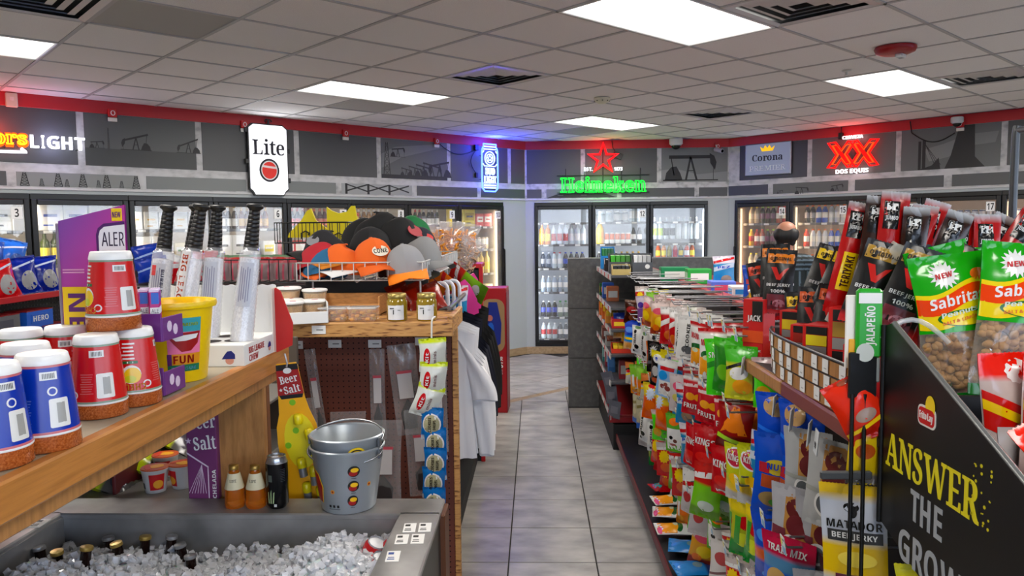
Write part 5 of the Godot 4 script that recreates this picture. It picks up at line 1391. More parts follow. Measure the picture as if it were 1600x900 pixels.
# ---------------------------------------------------------------- the aisle rack on the right
func snack_rack():
	var dark := flat_mat(Color(0.07, 0.075, 0.09), 0.5)
	var gray := tex_mat("endpanel", noise_tex("endpanel", 0.02, [[0.0, Color(0.3, 0.295, 0.29)], [0.5, Color(0.34, 0.335, 0.33)], [1.0, Color(0.4, 0.395, 0.385)]]), Vector3(1.6, 1.6, 1.6), 0.5)
	var t := thing("end_panel", "tall grey panel closing the far end of the snack rack", "end panel", Vector3(0, 0, -7.27))
	var b := MB.new()
	for k in 3:
		b.box(Vector3(1.03, 0.245 + k * 0.478, 0), Vector3(1.46, 0.474, 0.05), 0.004)
	obj(t, "panel_board", b, gray)
	box_at(t, "cap", Vector3(1.03, 1.442, 0), Vector3(1.47, 0.012, 0.056), flat_mat(Color(0.55, 0.55, 0.54), 0.4))
	box_at(t, "kick", Vector3(1.03, 0.006, 0.028), Vector3(1.46, 0.01, 0.012), flat_mat(Color(0.1, 0.1, 0.1), 0.6))
	t = thing("snack_rack", "long dark double-sided snack rack with wire hooks along the right of the aisle", "display rack")
	box_at(t, "base_deck", Vector3(0.83, 0.115, -3.25), Vector3(0.43, 0.03, 5.2), dark)
	box_at(t, "kick_strip", Vector3(0.617, 0.1, -3.25), Vector3(0.012, 0.06, 5.2), flat_mat(Color(0.4, 0.08, 0.1), 0.5))
	box_at(t, "plinth", Vector3(0.86, 0.05, -3.25), Vector3(0.42, 0.1, 5.2), flat_mat(Color(0.05, 0.05, 0.05), 0.7))
	box_at(t, "plinth", Vector3(0.83, 0.1, -6.52), Vector3(0.48, 0.2, 1.34), flat_mat(Color(0.05, 0.05, 0.05), 0.7))
	var pb := MB.new()
	pb.box(Vector3(1.05, 0.72, -3.96), Vector3(0.03, 1.2, 6.5))
	obj(t, "back_panel", pb, flat_mat(Color(0.09, 0.08, 0.085), 0.7))
	for k in 7:
		box_at(t, "upright", Vector3(1.03, 0.72, -0.8 - k * 1.06), Vector3(0.05, 1.3, 0.03), flat_mat(Color(0.05, 0.05, 0.05), 0.5))
	box_at(t, "top_rail", Vector3(1.05, 1.345, -3.96), Vector3(0.07, 0.03, 6.5), flat_mat(Color(0.62, 0.2, 0.2), 0.45))
	box_at(t, "top_shelf", Vector3(1.25, 1.335, -4.7), Vector3(0.34, 0.02, 4.6), flat_mat(Color(0.5, 0.14, 0.15), 0.5))
	var ys := [1.37, 1.12, 0.95, 0.755, 0.54, 0.28]
	for k in 6:
		var sx := 0.575
		box_at(t, "shelf", Vector3((sx + 1.04) / 2, ys[k] - 0.012, -6.52), Vector3(1.04 - sx, 0.022, 1.34), flat_mat(Color(0.3, 0.3, 0.31), 0.4) if k < 5 else flat_mat(Color(0.5, 0.07, 0.08), 0.45))
		box_at(t, "price_rail", Vector3(sx - 0.004, ys[k] - 0.02, -6.52), Vector3(0.008, 0.045, 1.34), flat_mat(Color(0.62, 0.62, 0.62), 0.4))
		for j in 12:
			box_at(t, "price_label", Vector3(sx - 0.009, ys[k] - 0.02, -5.9 - j * 0.108), Vector3(0.002, 0.034, 0.05), flat_mat([Color(0.85, 0.82, 0.8), Color(0.8, 0.3, 0.3), Color(0.9, 0.9, 0.88)][j % 3], 0.6), 0.0)
	box_at(t, "shelf_front", Vector3(0.66, 0.245, -5.86), Vector3(0.2, 0.06, 0.012), flat_mat(Color(0.55, 0.06, 0.08), 0.45))
	var hook := MB.new()
	hook.tube([Vector3(0.34, -0.03, 0), Vector3(0.34, 0.0, 0), Vector3(0.0, 0.0, 0), Vector3(-0.012, 0.016, 0)], 0.0035, 6)
	hook.tube([Vector3(0.34, 0.03, 0), Vector3(0.02, 0.03, 0), Vector3(0.005, 0.03, 0)], 0.003, 6)
	var hm := hook.mesh()
	var tg := MB.new()
	tg.paint(Color(0.85, 0.87, 0.86)).box(Vector3(0, -0.005, 0), Vector3(0.002, 0.052, 0.034), 0.0005)
	tg.paint(Color(0.5, 0.68, 0.82)).box(Vector3(-0.0014, -0.018, 0.006), Vector3(0.001, 0.02, 0.02))
	tg.paint(Color(0.9, 0.85, 0.45)).box(Vector3(-0.0014, 0.004, -0.008), Vector3(0.001, 0.018, 0.012))
	tg.paint(Color(0.45, 0.45, 0.45)).box(Vector3(-0.0014, 0.012, 0.008), Vector3(0.001, 0.004, 0.014))
	var tm := tg.mesh()
	var steel := flat_mat(Color(0.62, 0.62, 0.63), 0.3, 0.85)
	for q in [[1.365, -5.72, 23, 0.14], [1.10, -5.76, 24, 0.135], [0.845, -5.72, 22, 0.15], [0.575, -5.6, 20, 0.16], [0.86, -2.55, 4, 0.16], [0.6, -2.4, 3, 0.16]]:
		for k in q[2]:
			var z: float = q[1] + k * q[3]
			if z > -2.0: continue
			var hk := obj(t, "hook", hm, steel, put(0.69 + 0.012 * sin(k * 2.1), q[0] + 0.012 * sin(k * 1.3), z))
			if q[0] < 1.2 and z > -5.2 and k % 2 == 0: obj(hk, "hook_tag", tm, ink(0.5), put(-0.012, 0.012, 0, 0, 0, 0.15))
			elif z > -3.4: obj(hk, "hook_tag", tm, ink(0.5), put(-0.012, 0.012, 0, 0, 0, 0.15))
	hang_bags()
	shelf_goods()
func hang_bags():
	var top := "on the top hook row"
	var rows := [
		["top", [["choc", 0.70, 1.237, -5.563], ["lilac", 0.70, 1.307, -5.121], ["gummy", 0.70, 1.337, -4.771], ["gummy", 0.70, 1.35, -4.327], ["redwhite", 0.70, 1.35, -4.015], ["redwhite", 0.70, 1.35, -3.848], ["whiteblk", 0.70, 1.345, -3.695], ["whiteblk", 0.70, 1.355, -3.48], ["mango", 0.70, 1.36, -3.263], ["mango", 0.70, 1.365, -3.049], ["green", 0.69, 1.35, -2.87], ["greend", 0.70, 1.36, -2.793], ["greeny", 0.71, 1.355, -2.659]]],
		["second", [["orange", 0.69, 1.015, -5.915], ["blue", 0.69, 1.09, -5.556], ["cow", 0.69, 1.095, -5.204], ["cow", 0.69, 1.1, -4.865], ["orangep", 0.69, 1.084, -4.565], ["yellowbk", 0.69, 1.063, -4.324], ["black", 0.70, 1.09, -4.52], ["bluewhite", 0.69, 1.072, -4.006], ["whitepink", 0.69, 1.057, -3.664], ["teal", 0.69, 1.04, -3.505], ["redtop", 0.71, 1.1, -3.372], ["redtop", 0.72, 1.12, -3.119], ["redtop", 0.73, 1.14, -2.902], ["tri", 0.72, 1.13, -2.74]]],
		["third", [["stripe", 0.69, 0.76, -5.666], ["greenor", 0.69, 0.81, -5.3], ["greenor", 0.69, 0.838, -5.07], ["stripe", 0.7, 0.84, -4.8], ["orangebig", 0.68, 0.849, -4.468], ["orangebig", 0.68, 0.88, -4.125], ["lime", 0.68, 0.755, -4.185], ["doglabel", 0.68, 0.84, -3.756], ["doglabel", 0.70, 0.81, -3.88], ["red", 0.69, 0.9, -3.3], ["teal", 0.70, 0.86, -3.48], ["red", 0.70, 0.95, -3.12], ["limered", 0.68, 0.83, -2.981], ["red", 0.70, 0.95, -2.82], ["oval", 0.70, 1.0, -2.662], ["oval", 0.73, 1.02, -2.56]]],
		["fourth", [["cream", 0.68, 0.547, -5.506], ["cream", 0.68, 0.585, -5.219], ["cow", 0.67, 0.55, -4.979], ["cow", 0.67, 0.58, -4.629], ["redyel", 0.67, 0.56, -4.419], ["redyel", 0.67, 0.57, -4.183], ["limered", 0.69, 0.6, -3.95], ["redyel", 0.67, 0.62, -3.712], ["whitered", 0.67, 0.64, -3.498], ["whitered", 0.68, 0.62, -3.3], ["banana", 0.68, 0.79, -2.705], ["banana", 0.69, 0.81, -2.612], ["banana", 0.70, 0.83, -2.507], ["white", 0.67, 0.565, -2.85], ["redyel", 0.67, 0.585, -2.673], ["redyel", 0.69, 0.62, -2.521], ["doglabel", 0.7, 0.6, -3.1]]]]
	for row in rows:
		var seen := {}
		for q in row[1]:
			var n: String = q[0]
			seen[n] = seen.get(n, 0) + 1
			var total := 0
			for z in row[1]:
				if z[0] == n: total += 1
			var l: String = BAG_LOOK[n] + ", %s hook row" % row[0]
			if total > 1:
				l += ", farthest of them" if seen[n] == 1 else ", nearest of them" if seen[n] == total else ", %s from far end" % ordinal(seen[n] - 1)
			hang(n, q[1] + (0.04 if row[0] == "fourth" else 0.0), q[2] - 0.01, q[3], 0.95, 1, l)
			var bl: String = BAG_LOOK[n] + ", second on hook, %s row, %s along" % [row[0], ordinal(row[1].find(q))]
			hang(n, q[1] + 0.075, q[2] - 0.012, q[3] - 0.02, 0.85, 1, bl)
			if q[3] > -4.4:
				hang(n, q[1] + 0.15, q[2] - 0.01, q[3] - 0.03, 0.8, 1, bl.replace("second on", "third on"))
	var small := ["redyel", "greenor", "gummy", "doglabel", "redwhite", "cow", "lime", "stripe", "orangep", "teal", "yellowbk", "redtop", "whitered", "banana"]
	for r in 5:
		var seen := {}
		for k in 19:
			var n: String = small[(k * 5 + r * 3) % 14]
			seen[n] = seen.get(n, 0) + 1
			hang(n, 0.77 + 0.04 * (k % 3), [1.325, 1.07, 0.82, 0.57, 0.38][r], -5.6 + k * 0.17 + 0.03 * r, 0.75, 1, "%s deep in %s hook row, %s" % [BAG_LOOK[n], ["top", "second", "third", "fourth", "lowest"][r], "farther one" if seen[n] == 1 else "nearer one"])
	for q in [["bluenut", 0.73, 1.262, -2.273, "under the far end of the wooden shelf edge"], ["bluenut", 0.75, 1.262, -2.16, "under the wooden shelf edge, nearer one"], ["bluemix", 0.72, 1.15, -2.225, "below the short blue nut bags"], ["bluemix", 0.76, 1.145, -2.17, "behind its twin, below the wooden shelf edge"], ["meat", 0.745, 1.2, -2.093, "under two white price cards"], ["meat", 0.775, 1.2, -1.98, "in shade under the shelf, right of its twin"], ["meat2", 0.72, 1.03, -2.118, "in the middle below the blue nut mix"], ["meat2", 0.77, 1.03, -2.04, "half hidden right of its twin"], ["bluenarrow", 0.70, 0.885, -2.31, "left of the grey meat pouch"], ["bluenarrow", 0.725, 0.885, -2.27, "behind its twin, left of the pouch"], ["nuts", 0.70, 0.89, -2.103, "at the bottom edge of the picture"], ["meat2", 0.74, 0.86, -1.95, "lowest at the bottom edge of the picture"], ["matador", 0.70, 1.185, -1.685, "left of the black display panel"]]:
		hang(q[0], q[1], q[2], q[3], 0.75 if q[0] != "matador" else 0.45, 1, BAG_LOOK[q[0]] + " " + q[4])
func shelf_goods():
	var k := 0
	for q in [["mango", 0.78, 0.16, -4.33, 0.1], ["mango", 0.75, 0.165, -4.09, -0.15], ["mango", 0.73, 0.17, -3.87, 0.0]]:
		single("snack_bag", "white mango candy bag lying on the low dark deck, %s from the far end" % ordinal(k), "snack bag", design("mango"), ink(0.22), Transform3D(Basis.from_euler(Vector3(0, q[4], 0)) * Basis(Vector3(0, 0, -1), Vector3(1, 0, 0), Vector3(0, -1, 0)) * Basis(Vector3(1, 0, 0), 0.0), Vector3(q[1] + 0.12, q[2], q[3])) * Transform3D(Basis(Vector3.UP, PI), Vector3.ZERO), "bags lying on the low deck")
		k += 1
	var lie := Basis(Vector3(0, 0, -1), Vector3(1, 0, 0), Vector3(0, -1, 0)) * Basis(Vector3.UP, PI)
	single("snack_bag", "red candy bag with a teal end lying on the low dark deck", "snack bag", design("tealstar"), ink(0.22), Transform3D(Basis(Vector3.UP, 0.25) * lie, Vector3(0.88, 0.165, -4.56)))
	single("snack_bag", "blue bag lying on the low deck beside the mango bags", "snack bag", design("bluelay"), ink(0.22), Transform3D(Basis(Vector3.UP, -0.2) * lie, Vector3(0.86, 0.165, -3.64)))
	single("snack_bag", "blue bag lying on the low deck at the bottom edge", "snack bag", design("bluelay"), ink(0.22), Transform3D(Basis(Vector3.UP, 0.1) * lie, Vector3(0.84, 0.165, -3.44)))
	single("snack_bag", "red bag with white letters lying on the low deck behind the teal-ended one", "snack bag", design("red"), ink(0.22), Transform3D(Basis(Vector3.UP, -0.1) * lie, Vector3(0.95, 0.165, -4.5)))
	var goods := [
		[1.37, -5.95, 0.66, "tray", Vector3(0.14, 0.075, 0.16), Color(0.75, 0.66, 0.4), BLACK, "patterned cream tray of dark packets, front of the top far shelf"],
		[1.37, -5.95, 0.82, "bin", Vector3(0.15, 0.16, 0.18), Color(0.3, 0.31, 0.33), WHITE, "clear grey countertop bin on a patterned tray, top far shelf"],
		[1.37, -6.2, 0.68, "bin", Vector3(0.18, 0.15, 0.2), Color(0.32, 0.33, 0.35), GREEN, "clear grey bin with a green strip, second on the top far shelf"],
		[1.37, -6.5, 0.66, "tray", Vector3(0.16, 0.1, 0.2), Color(0.2, 0.15, 0.15), Color(0.1, 0.1, 0.1), "dark tray of black sachets on the top far shelf"],
		[1.37, -6.85, 0.64, "tray", Vector3(0.12, 0.19, 0.18), SKY, Color(0.15, 0.5, 0.25), "blue carton with sprigs at the far end of the top shelf"],
		[1.12, -6.7, 0.63, "box", Vector3(0.1, 0.13, 0.14), Color(0.15, 0.35, 0.75), WHITE, "blue box on the second far shelf"],
		[1.12, -7.0, 0.63, "box", Vector3(0.1, 0.1, 0.14), LEAF, ORANGE, "green box at the far end of the second shelf"],
		[1.12, -6.4, 0.64, "box", Vector3(0.1, 0.12, 0.14), Color(0.75, 0.4, 0.2), WHITE, "orange box on the second far shelf"],
		[0.95, -6.9, 0.62, "bin", Vector3(0.1, 0.11, 0.16), ORANGE, YELLOW, "orange tub at the far end of the third shelf"],
		[0.95, -6.6, 0.62, "bin", Vector3(0.1, 0.11, 0.16), ORANGE, YELLOW, "orange tub in the middle of the third far shelf"],
		[0.95, -6.3, 0.62, "bin", Vector3(0.1, 0.1, 0.16), Color(0.95, 0.6, 0.1), YELLOW, "yellow tub near the front of the third far shelf"],
		[0.95, -6.0, 0.66, "box", Vector3(0.14, 0.07, 0.18), RED, YELLOW, "flat red box at the front of the third far shelf"],
		[0.755, -6.0, 0.68, "tray", Vector3(0.18, 0.06, 0.2), Color(0.86, 0.2, 0.05), YELLOW, "orange-red tray with a yellow label on the fourth far shelf"],
		[0.755, -6.35, 0.64, "tray", Vector3(0.12, 0.07, 0.2), Color(0.7, 0.7, 0.68), Color(0.6, 0.3, 0.2), "pale tray on the fourth far shelf"],
		[0.755, -6.75, 0.64, "box", Vector3(0.12, 0.1, 0.2), Color(0.5, 0.25, 0.2), WHITE, "brown box at the back of the fourth far shelf"],
		[0.54, -6.0, 0.70, "box", Vector3(0.1, 0.15, 0.1), Color(0.55, 0.06, 0.1), Color(0.7, 0.7, 0.68), "dark red box with a grey panel, front of the fifth far shelf"],
		[0.54, -5.98, 0.83, "box", Vector3(0.09, 0.14, 0.1), Color(0.8, 0.16, 0.08), Color(0.85, 0.3, 0.1), "bright red box right of the dark red one, fifth shelf"],
		[0.54, -6.3, 0.62, "box", Vector3(0.06, 0.16, 0.12), Color(0.2, 0.45, 0.7), Color(0.3, 0.55, 0.8), "blue box on the fifth far shelf"],
		[0.54, -6.55, 0.62, "box", Vector3(0.06, 0.16, 0.12), Color(0.6, 0.1, 0.2), WHITE, "crimson box behind the blue one, fifth far shelf"],
		[0.54, -6.8, 0.62, "box", Vector3(0.06, 0.16, 0.12), Color(0.1, 0.5, 0.5), WHITE, "teal box at the far end of the fifth shelf"],
		[1.345, -5.55, 1.0, "box", Vector3(0.2, 0.1, 0.16), Color(0.05, 0.5, 0.3), WHITE, "green box of gum beside the grey bins on the red top rail"],
		[1.345, -5.3, 1.12, "box", Vector3(0.16, 0.1, 0.16), Color(0.1, 0.6, 0.2), WHITE, "open green box right of the green gum box"],
		[1.345, -4.55, 1.1, "box", Vector3(0.14, 0.07, 0.16), Color(0.35, 0.45, 0.85), PINK, "blue and violet pack on the red top shelf"],
		[1.345, -4.3, 1.15, "box", Vector3(0.12, 0.06, 0.14), WHITE, SKY, "white pack next to the blue and violet one"],
		[1.345, -4.0, 1.15, "box", Vector3(0.1, 0.08, 0.1), Color(0.6, 0.8, 0.3), YELLOW, "lime tub on the red top shelf"]]
	for q in goods:
		crate(q[3], Vector3(q[2], q[0], q[1]), q[4], q[5], q[6], q[7])
	var pc := [["snack_bag", "blue", 0.69, 1.37, -5.9]]
	for z in [[1.345, -3.55, "yellow fruit pot with a clear lid on the red top shelf", Color(0.93, 0.7, 0.1)], [1.345, -3.42, "second yellow fruit pot, nearer on the red top shelf", Color(0.85, 0.8, 0.3)], [1.345, -3.25, "big blue and violet pot on the red top shelf, left of the jerky", Color(0.25, 0.3, 0.75)]]:
		var big: bool = "big" in z[2]
		var t := thing("snack_pot", z[2], "pot", Vector3(1.03, z[0] + 0.016, z[1]))
		var r := 0.055 if big else 0.045
		var h := 0.13 if big else 0.075
		var b := MB.new()
		b.lathe([[0.0, 0.0, z[3]], [r * 0.82, 0.0, z[3]], [r * 0.9, h * 0.5, z[3]], [r * 0.9, h * 0.5, Color(0.3, 0.25, 0.75) if big else z[3]], [r, h, Color(0.35, 0.3, 0.8) if big else z[3]]], 20)
		obj(t, "cup", b, ink(0.3))
		b = MB.new()
		b.lathe([[r * 1.03, h - 0.004], [r * 1.05, h + 0.004], [r * 0.95, h + 0.008], [0.0, h + 0.009]], 20)
		obj(t, "lid", b, flat_mat(Color(0.85, 0.86, 0.88), 0.3))
		if big: text(t, "Oats", 0.03, WHITE, put(-0.01, 0.06, r * 0.97, -0.2), 0.055)
	hang("blue", 0.0, 0.0, 0.0, 0.0, 0)
	for q in [["teal", 1.12, 1.56, -4.6, "standing teal mint pack with frilled top on the red top shelf"], ["bluemix", 1.1, 1.545, -3.85, "blue snack bag standing on the red top shelf"], ["redwhite", 1.16, 1.55, -3.75, "red and white bag standing behind the blue one on the top shelf"], ["blue", 0.66, 1.07, -5.95, "bright blue cookie bag standing on the second far shelf"]]:
		single("snack_bag", q[4], "snack bag", design(q[0]), ink(0.22), put(q[1], q[2], q[3], -0.2, -0.1, 0.05) * Transform3D(Basis.from_scale(Vector3(0.8, 0.8, 0.8)), Vector3.ZERO))
	for k2 in 3:
		single("foil_packet", "grey foil packet dangling off the far shelf foot, %s one" % ["upper", "middle", "lower"][k2], "packet", bag("foil", 0.1, 0.15, 0.02, Color(0.42, 0.43, 0.48), [], [["box", 0, 0.5, 0.3, 0.2, Color(0.5, 0.5, 0.55)]]), ink(0.25, 0.3), put(0.54 + k2 * 0.03, 0.6 - k2 * 0.1, -5.95 + k2 * 0.07, -0.5, 0.2, 0.25 - k2 * 0.2))
func crate(kind: String, at: Vector3, s: Vector3, c: Color, c2: Color, label: String):
	var t := thing({"box": "snack_box", "tray": "display_tray", "bin": "display_bin"}[kind], label, {"box": "box", "tray": "tray", "bin": "bin"}[kind], at, -0.06)
	var m := flat_mat(c, 0.45)
	if kind == "box":
		box_at(t, "carton", Vector3(0, s.y / 2, 0), s, m)
		box_at(t, "front_label", Vector3(0, s.y * 0.5, s.z / 2 + 0.001), Vector3(s.x * 0.75, s.y * 0.45, 0.002), flat_mat(c2, 0.5), 0.0)
		box_at(t, "side_label", Vector3(-s.x / 2 - 0.001, s.y * 0.5, 0), Vector3(0.002, s.y * 0.5, s.z * 0.7), flat_mat(c2.lerp(c, 0.3), 0.5), 0.0)
		box_at(t, "flap", Vector3(0, s.y + 0.001, s.z * 0.2), Vector3(s.x * 0.96, 0.002, s.z * 0.5), flat_mat(c.lightened(0.1), 0.5), 0.0)
		return
	var b := MB.new()
	var w := 0.004
	b.box(Vector3(0, w / 2, 0), Vector3(s.x, w, s.z))
	b.box(Vector3(0, s.y * 0.3, s.z / 2), Vector3(s.x, s.y * 0.6, w))
	b.box(Vector3(0, s.y / 2, -s.z / 2), Vector3(s.x, s.y, w))
	for e in [-1, 1]:
		var p := PackedVector2Array([Vector2(-s.z / 2, 0), Vector2(s.z / 2, 0), Vector2(s.z / 2, s.y * 0.6), Vector2(-s.z * 0.1, s.y), Vector2(-s.z / 2, s.y)])
		var o := MB.new()
		o.prism(p, -w / 2, w / 2)
		b.join(o, Transform3D(Basis(Vector3.UP, -PI / 2), Vector3(e * s.x / 2, 0, 0)))
	obj(t, "tray_body", b, m)
	for e in 4:
		box_at(t, "packet", Vector3((e - 1.5) * s.x * 0.22, s.y * 0.5, 0), Vector3(s.x * 0.2, s.y * 0.85, s.z * 0.8), flat_mat(c2.lerp(Color(0.3, 0.3, 0.3), 0.15 * e), 0.35))
	if kind == "bin":
		var d := MB.new()
		d.prism(ellipse(0.018, 0.018, 16, s.x * 0.25, s.y * 0.4), s.z / 2 + 0.002, s.z / 2 + 0.004)
		obj(t, "round_sticker", d, flat_mat(WHITE, 0.5))
# ---------------------------------------------------------------- the jerky shelf, the black snack display, the shopper
func jerky_bag(key: String, c: Color, lab: Color, w: float, h: float, vee := true, word := "ORIGINAL") -> ArrayMesh:
	var pr := [["box", 0, 0.14, 0.44, 0.075, lab], ["box", 0.0, 0.82, 0.36, 0.12, Color(0.45, 0.16, 0.2)], ["oval", 0.05, 0.84, 0.2, 0.06, Color(0.7, 0.45, 0.5)]]
	if vee: pr.append(["vee", 0.0, 0.38, 0.3, 0.1, Color(0.8, 0.1, 0.08)])
	return bag(key, w, h, 0.03, c, [[0.92, 1, RED]], pr, [[word, 0, 0.145, 0.7, 0.05, Color(0.12, 0.1, 0.05)], ["BEEF JERKY", 0.0, 0.56, 0.8, 0.045, WHITE], ["100%", 0.0, 0.65, 0.5, 0.05, WHITE]], 2.0, 8, 14)
func jerky_shelf():
	var wood := wood_mat("honey")
	var t := thing("jerky_shelf", "wooden shelf with a rounded brown front edge under the jerky, right of the hooks", "shelf")
	box_at(t, "board", Vector3(0.9, 1.272, -2.16), Vector3(0.33, 0.024, 1.05), flat_mat(Color(0.16, 0.15, 0.15), 0.5))
	var b := MB.new()
	b.box(Vector3(0.728, 1.262, -2.44), Vector3(0.02, 0.046, 0.4), 0.006)
	obj(t, "wooden_nosing", b, wood)
	box_at(t, "red_nosing", Vector3(0.728, 1.262, -1.95), Vector3(0.02, 0.046, 0.58), flat_mat(Color(0.47, 0.22, 0.19), 0.4), 0.006)
	for k in 2:
		box_at(t, "bracket", Vector3(0.89, 1.21, -1.7 - k * 0.9), Vector3(0.3, 0.09, 0.016), flat_mat(Color(0.04, 0.04, 0.045), 0.4))
	var cards := MB.new()
	cards.box(Vector3.ZERO, Vector3(0.003, 0.062, 0.052), 0.0008)
	var cm := cards.mesh()
	for q in [[-2.62, 1.262, 0], [-2.27, 1.205, 0], [-2.12, 1.2, 0], [-1.98, 1.2, 0], [-1.93, 1.19, 1]]:
		var c := obj(t, "price_card", cm, flat_mat(Color(0.8, 0.82, 0.83), 0.5), put(0.712, q[1], q[0], -0.5 if q[2] == 0 else -0.2, 0, -0.08))
		text(c, "99", 0.016, Color(0.35, 0.35, 0.36), Transform3D(Basis(Vector3(0, 0, 1), Vector3.UP, Vector3(-1, 0, 0)), Vector3(-0.002, -0.008, 0)))
	t = thing("label_rack", "curved wooden label rack with three black rails of white price tags", "label rack")
	var plan := []
	for k in 25:
		var u := k / 24.0
		plan.append(Vector2(0.712 + 0.05 * pow(1.0 - u, 9.0) + 0.02 * u * u, -2.44 + 0.78 * u - 0.02 * pow(1.0 - u, 9.0)))
	for r in 3:
		var y0 := 1.289 + r * 0.042
		b = MB.new()
		var f := func(a: float, bb: float) -> Vector3:
			var k := clampf(a * 24.0, 0, 23.999)
			var p: Vector2 = plan[int(k)].lerp(plan[int(k) + 1], k - int(k))
			return Vector3(p.x + 0.004 * (1 - r), y0 + bb * 0.042, p.y)
		b.grid(24, 1, f)
		b.grid(24, 1, func(a: float, bb: float) -> Vector3: return f.call(a, bb) + Vector3(0.006, 0, 0))
		obj(t, "wooden_strip", b, wood)
		b = MB.new()
		var pts := []
		for k in 25: pts.append(Vector3(plan[k].x + 0.004 * (1 - r), y0 + 0.043, plan[k].y))
		b.tube(pts, 0.0048, 6)
		obj(t, "rail", b, flat_mat(Color(0.04, 0.04, 0.05), 0.3))
		for k in 8:
			var a := 0.03 + 0.1 * k + 0.012 * ((k * 7 + r * 3) % 3) + 0.1 * k / 8.0
			var p: Vector3 = f.call(a, 0.5)
			var q: Vector3 = f.call(a + 0.02, 0.5)
			var d := (q - p).normalized()
			var n := Vector3(-d.z, 0, d.x) * (1.0 if d.z < 0 else -1.0)
			if n.x > 0: n = -n
			b = MB.new()
			b.paint(Color(0.86, 0.87, 0.87)).box(Vector3.ZERO, Vector3(0.034, 0.034, 0.002), 0.0006)
			b.paint(Color(0.66, 0.66, 0.66)).box(Vector3(0.002, -0.006, 0.0012), Vector3(0.014, 0.003, 0.0006))
			obj(t, "price_tag", b, ink(0.5), Transform3D(Basis(n.cross(Vector3.UP) * -1.0, Vector3.UP, n), p + n * 0.003))
	for q in [[0.775, -2.66, 0.075, 0.205, 0.09, Color(0.05, 0.05, 0.05), "red carton with a black corner at the far end of the wooden shelf", "JACK"], [0.79, -2.32, 0.07, 0.19, 0.1, Color(0.85, 0.75, 0.1), "narrow red carton with a yellow label behind the curved rack", ""], [0.775, -2.17, 0.075, 0.165, 0.1, Color(0.6, 0.15, 0.1), "low red carton with a dark red label behind the curved rack", ""], [0.77, -2.05, 0.08, 0.18, 0.1, Color(0.9, 0.85, 0.1), "red carton with a bright yellow label, middle of the curved rack", ""], [0.785, -1.9, 0.09, 0.245, 0.1, Color(0.6, 0.47, 0.15), "tall red carton with a gold label and red antler mark", "V"], [0.86, -1.8, 0.1, 0.23, 0.1, Color(0.5, 0.05, 0.05), "plain red carton behind the green sticks pack", ""], [0.745, -1.74, 0.07, 0.175, 0.08, Color(0.8, 0.75, 0.3), "near red carton with a yellow label and the word BEEF", "BEEF"]]:
		var far := 1.0 if q[7] == "JACK" else 1.05
		t = thing("jerky_carton", q[6], "carton", Vector3(q[0] * far, 1.285, q[1] * far), -0.75)
		box_at(t, "box", Vector3(0, q[3] / 2, 0), Vector3(q[2], q[3], q[4]), flat_mat(Color(0.76, 0.07, 0.06), 0.4), 0.002)
		var z: float = q[4] / 2 + 0.001
		if q[7] == "JACK":
			box_at(t, "black_corner", Vector3(q[2] * 0.22, q[3] * 0.8, z), Vector3(q[2] * 0.5, q[3] * 0.34, 0.002), flat_mat(q[5], 0.4), 0)
			box_at(t, "orange_band", Vector3(0, q[3] * 0.37, z), Vector3(q[2], q[3] * 0.2, 0.002), flat_mat(Color(0.86, 0.3, 0.06), 0.4), 0)
			text(t, "JACK", 0.02, WHITE, put(0.004, q[3] * 0.67, z + 0.001), 0.05)
			text(t, "Food That", 0.009, WHITE, put(0.008, q[3] * 0.14, z), 0.045)
			continue
		box_at(t, "label_panel", Vector3(0, q[3] * 0.77, z), Vector3(q[2] * 0.72, q[3] * 0.16, 0.002), flat_mat(q[5], 0.4), 0)
		box_at(t, "black_panel", Vector3(0, q[3] * 0.92, z), Vector3(q[2] * 0.72, q[3] * 0.12, 0.002), flat_mat(BLACK, 0.4), 0)
		box_at(t, "grey_panel", Vector3(0, q[3] * 0.62, z), Vector3(q[2] * 0.72, q[3] * 0.12, 0.002), flat_mat(Color(0.5, 0.5, 0.5), 0.4), 0)
		if q[7] == "V":
			box_at(t, "black_panel", Vector3(0, q[3] * 0.32, z), Vector3(q[2] * 0.72, q[3] * 0.44, 0.002), flat_mat(BLACK, 0.4), 0)
			b = MB.new()
			b.prism(PackedVector2Array([Vector2(-0.024, 0.1), Vector2(-0.012, 0.1), Vector2(0, 0.065), Vector2(0.012, 0.092), Vector2(0.024, 0.1), Vector2(0.006, 0.045), Vector2(-0.006, 0.047)]), z + 0.001, z + 0.0025)
			obj(t, "antler_mark", b, flat_mat(RED, 0.4))
		if q[7] == "BEEF":
			text(t, "BEEF", 0.022, Color(0.95, 0.93, 0.9), put(0, q[3] * 0.56, z + 0.002), 0.058)
	var gold := Color(0.68, 0.53, 0.2)
	var k2 := 0
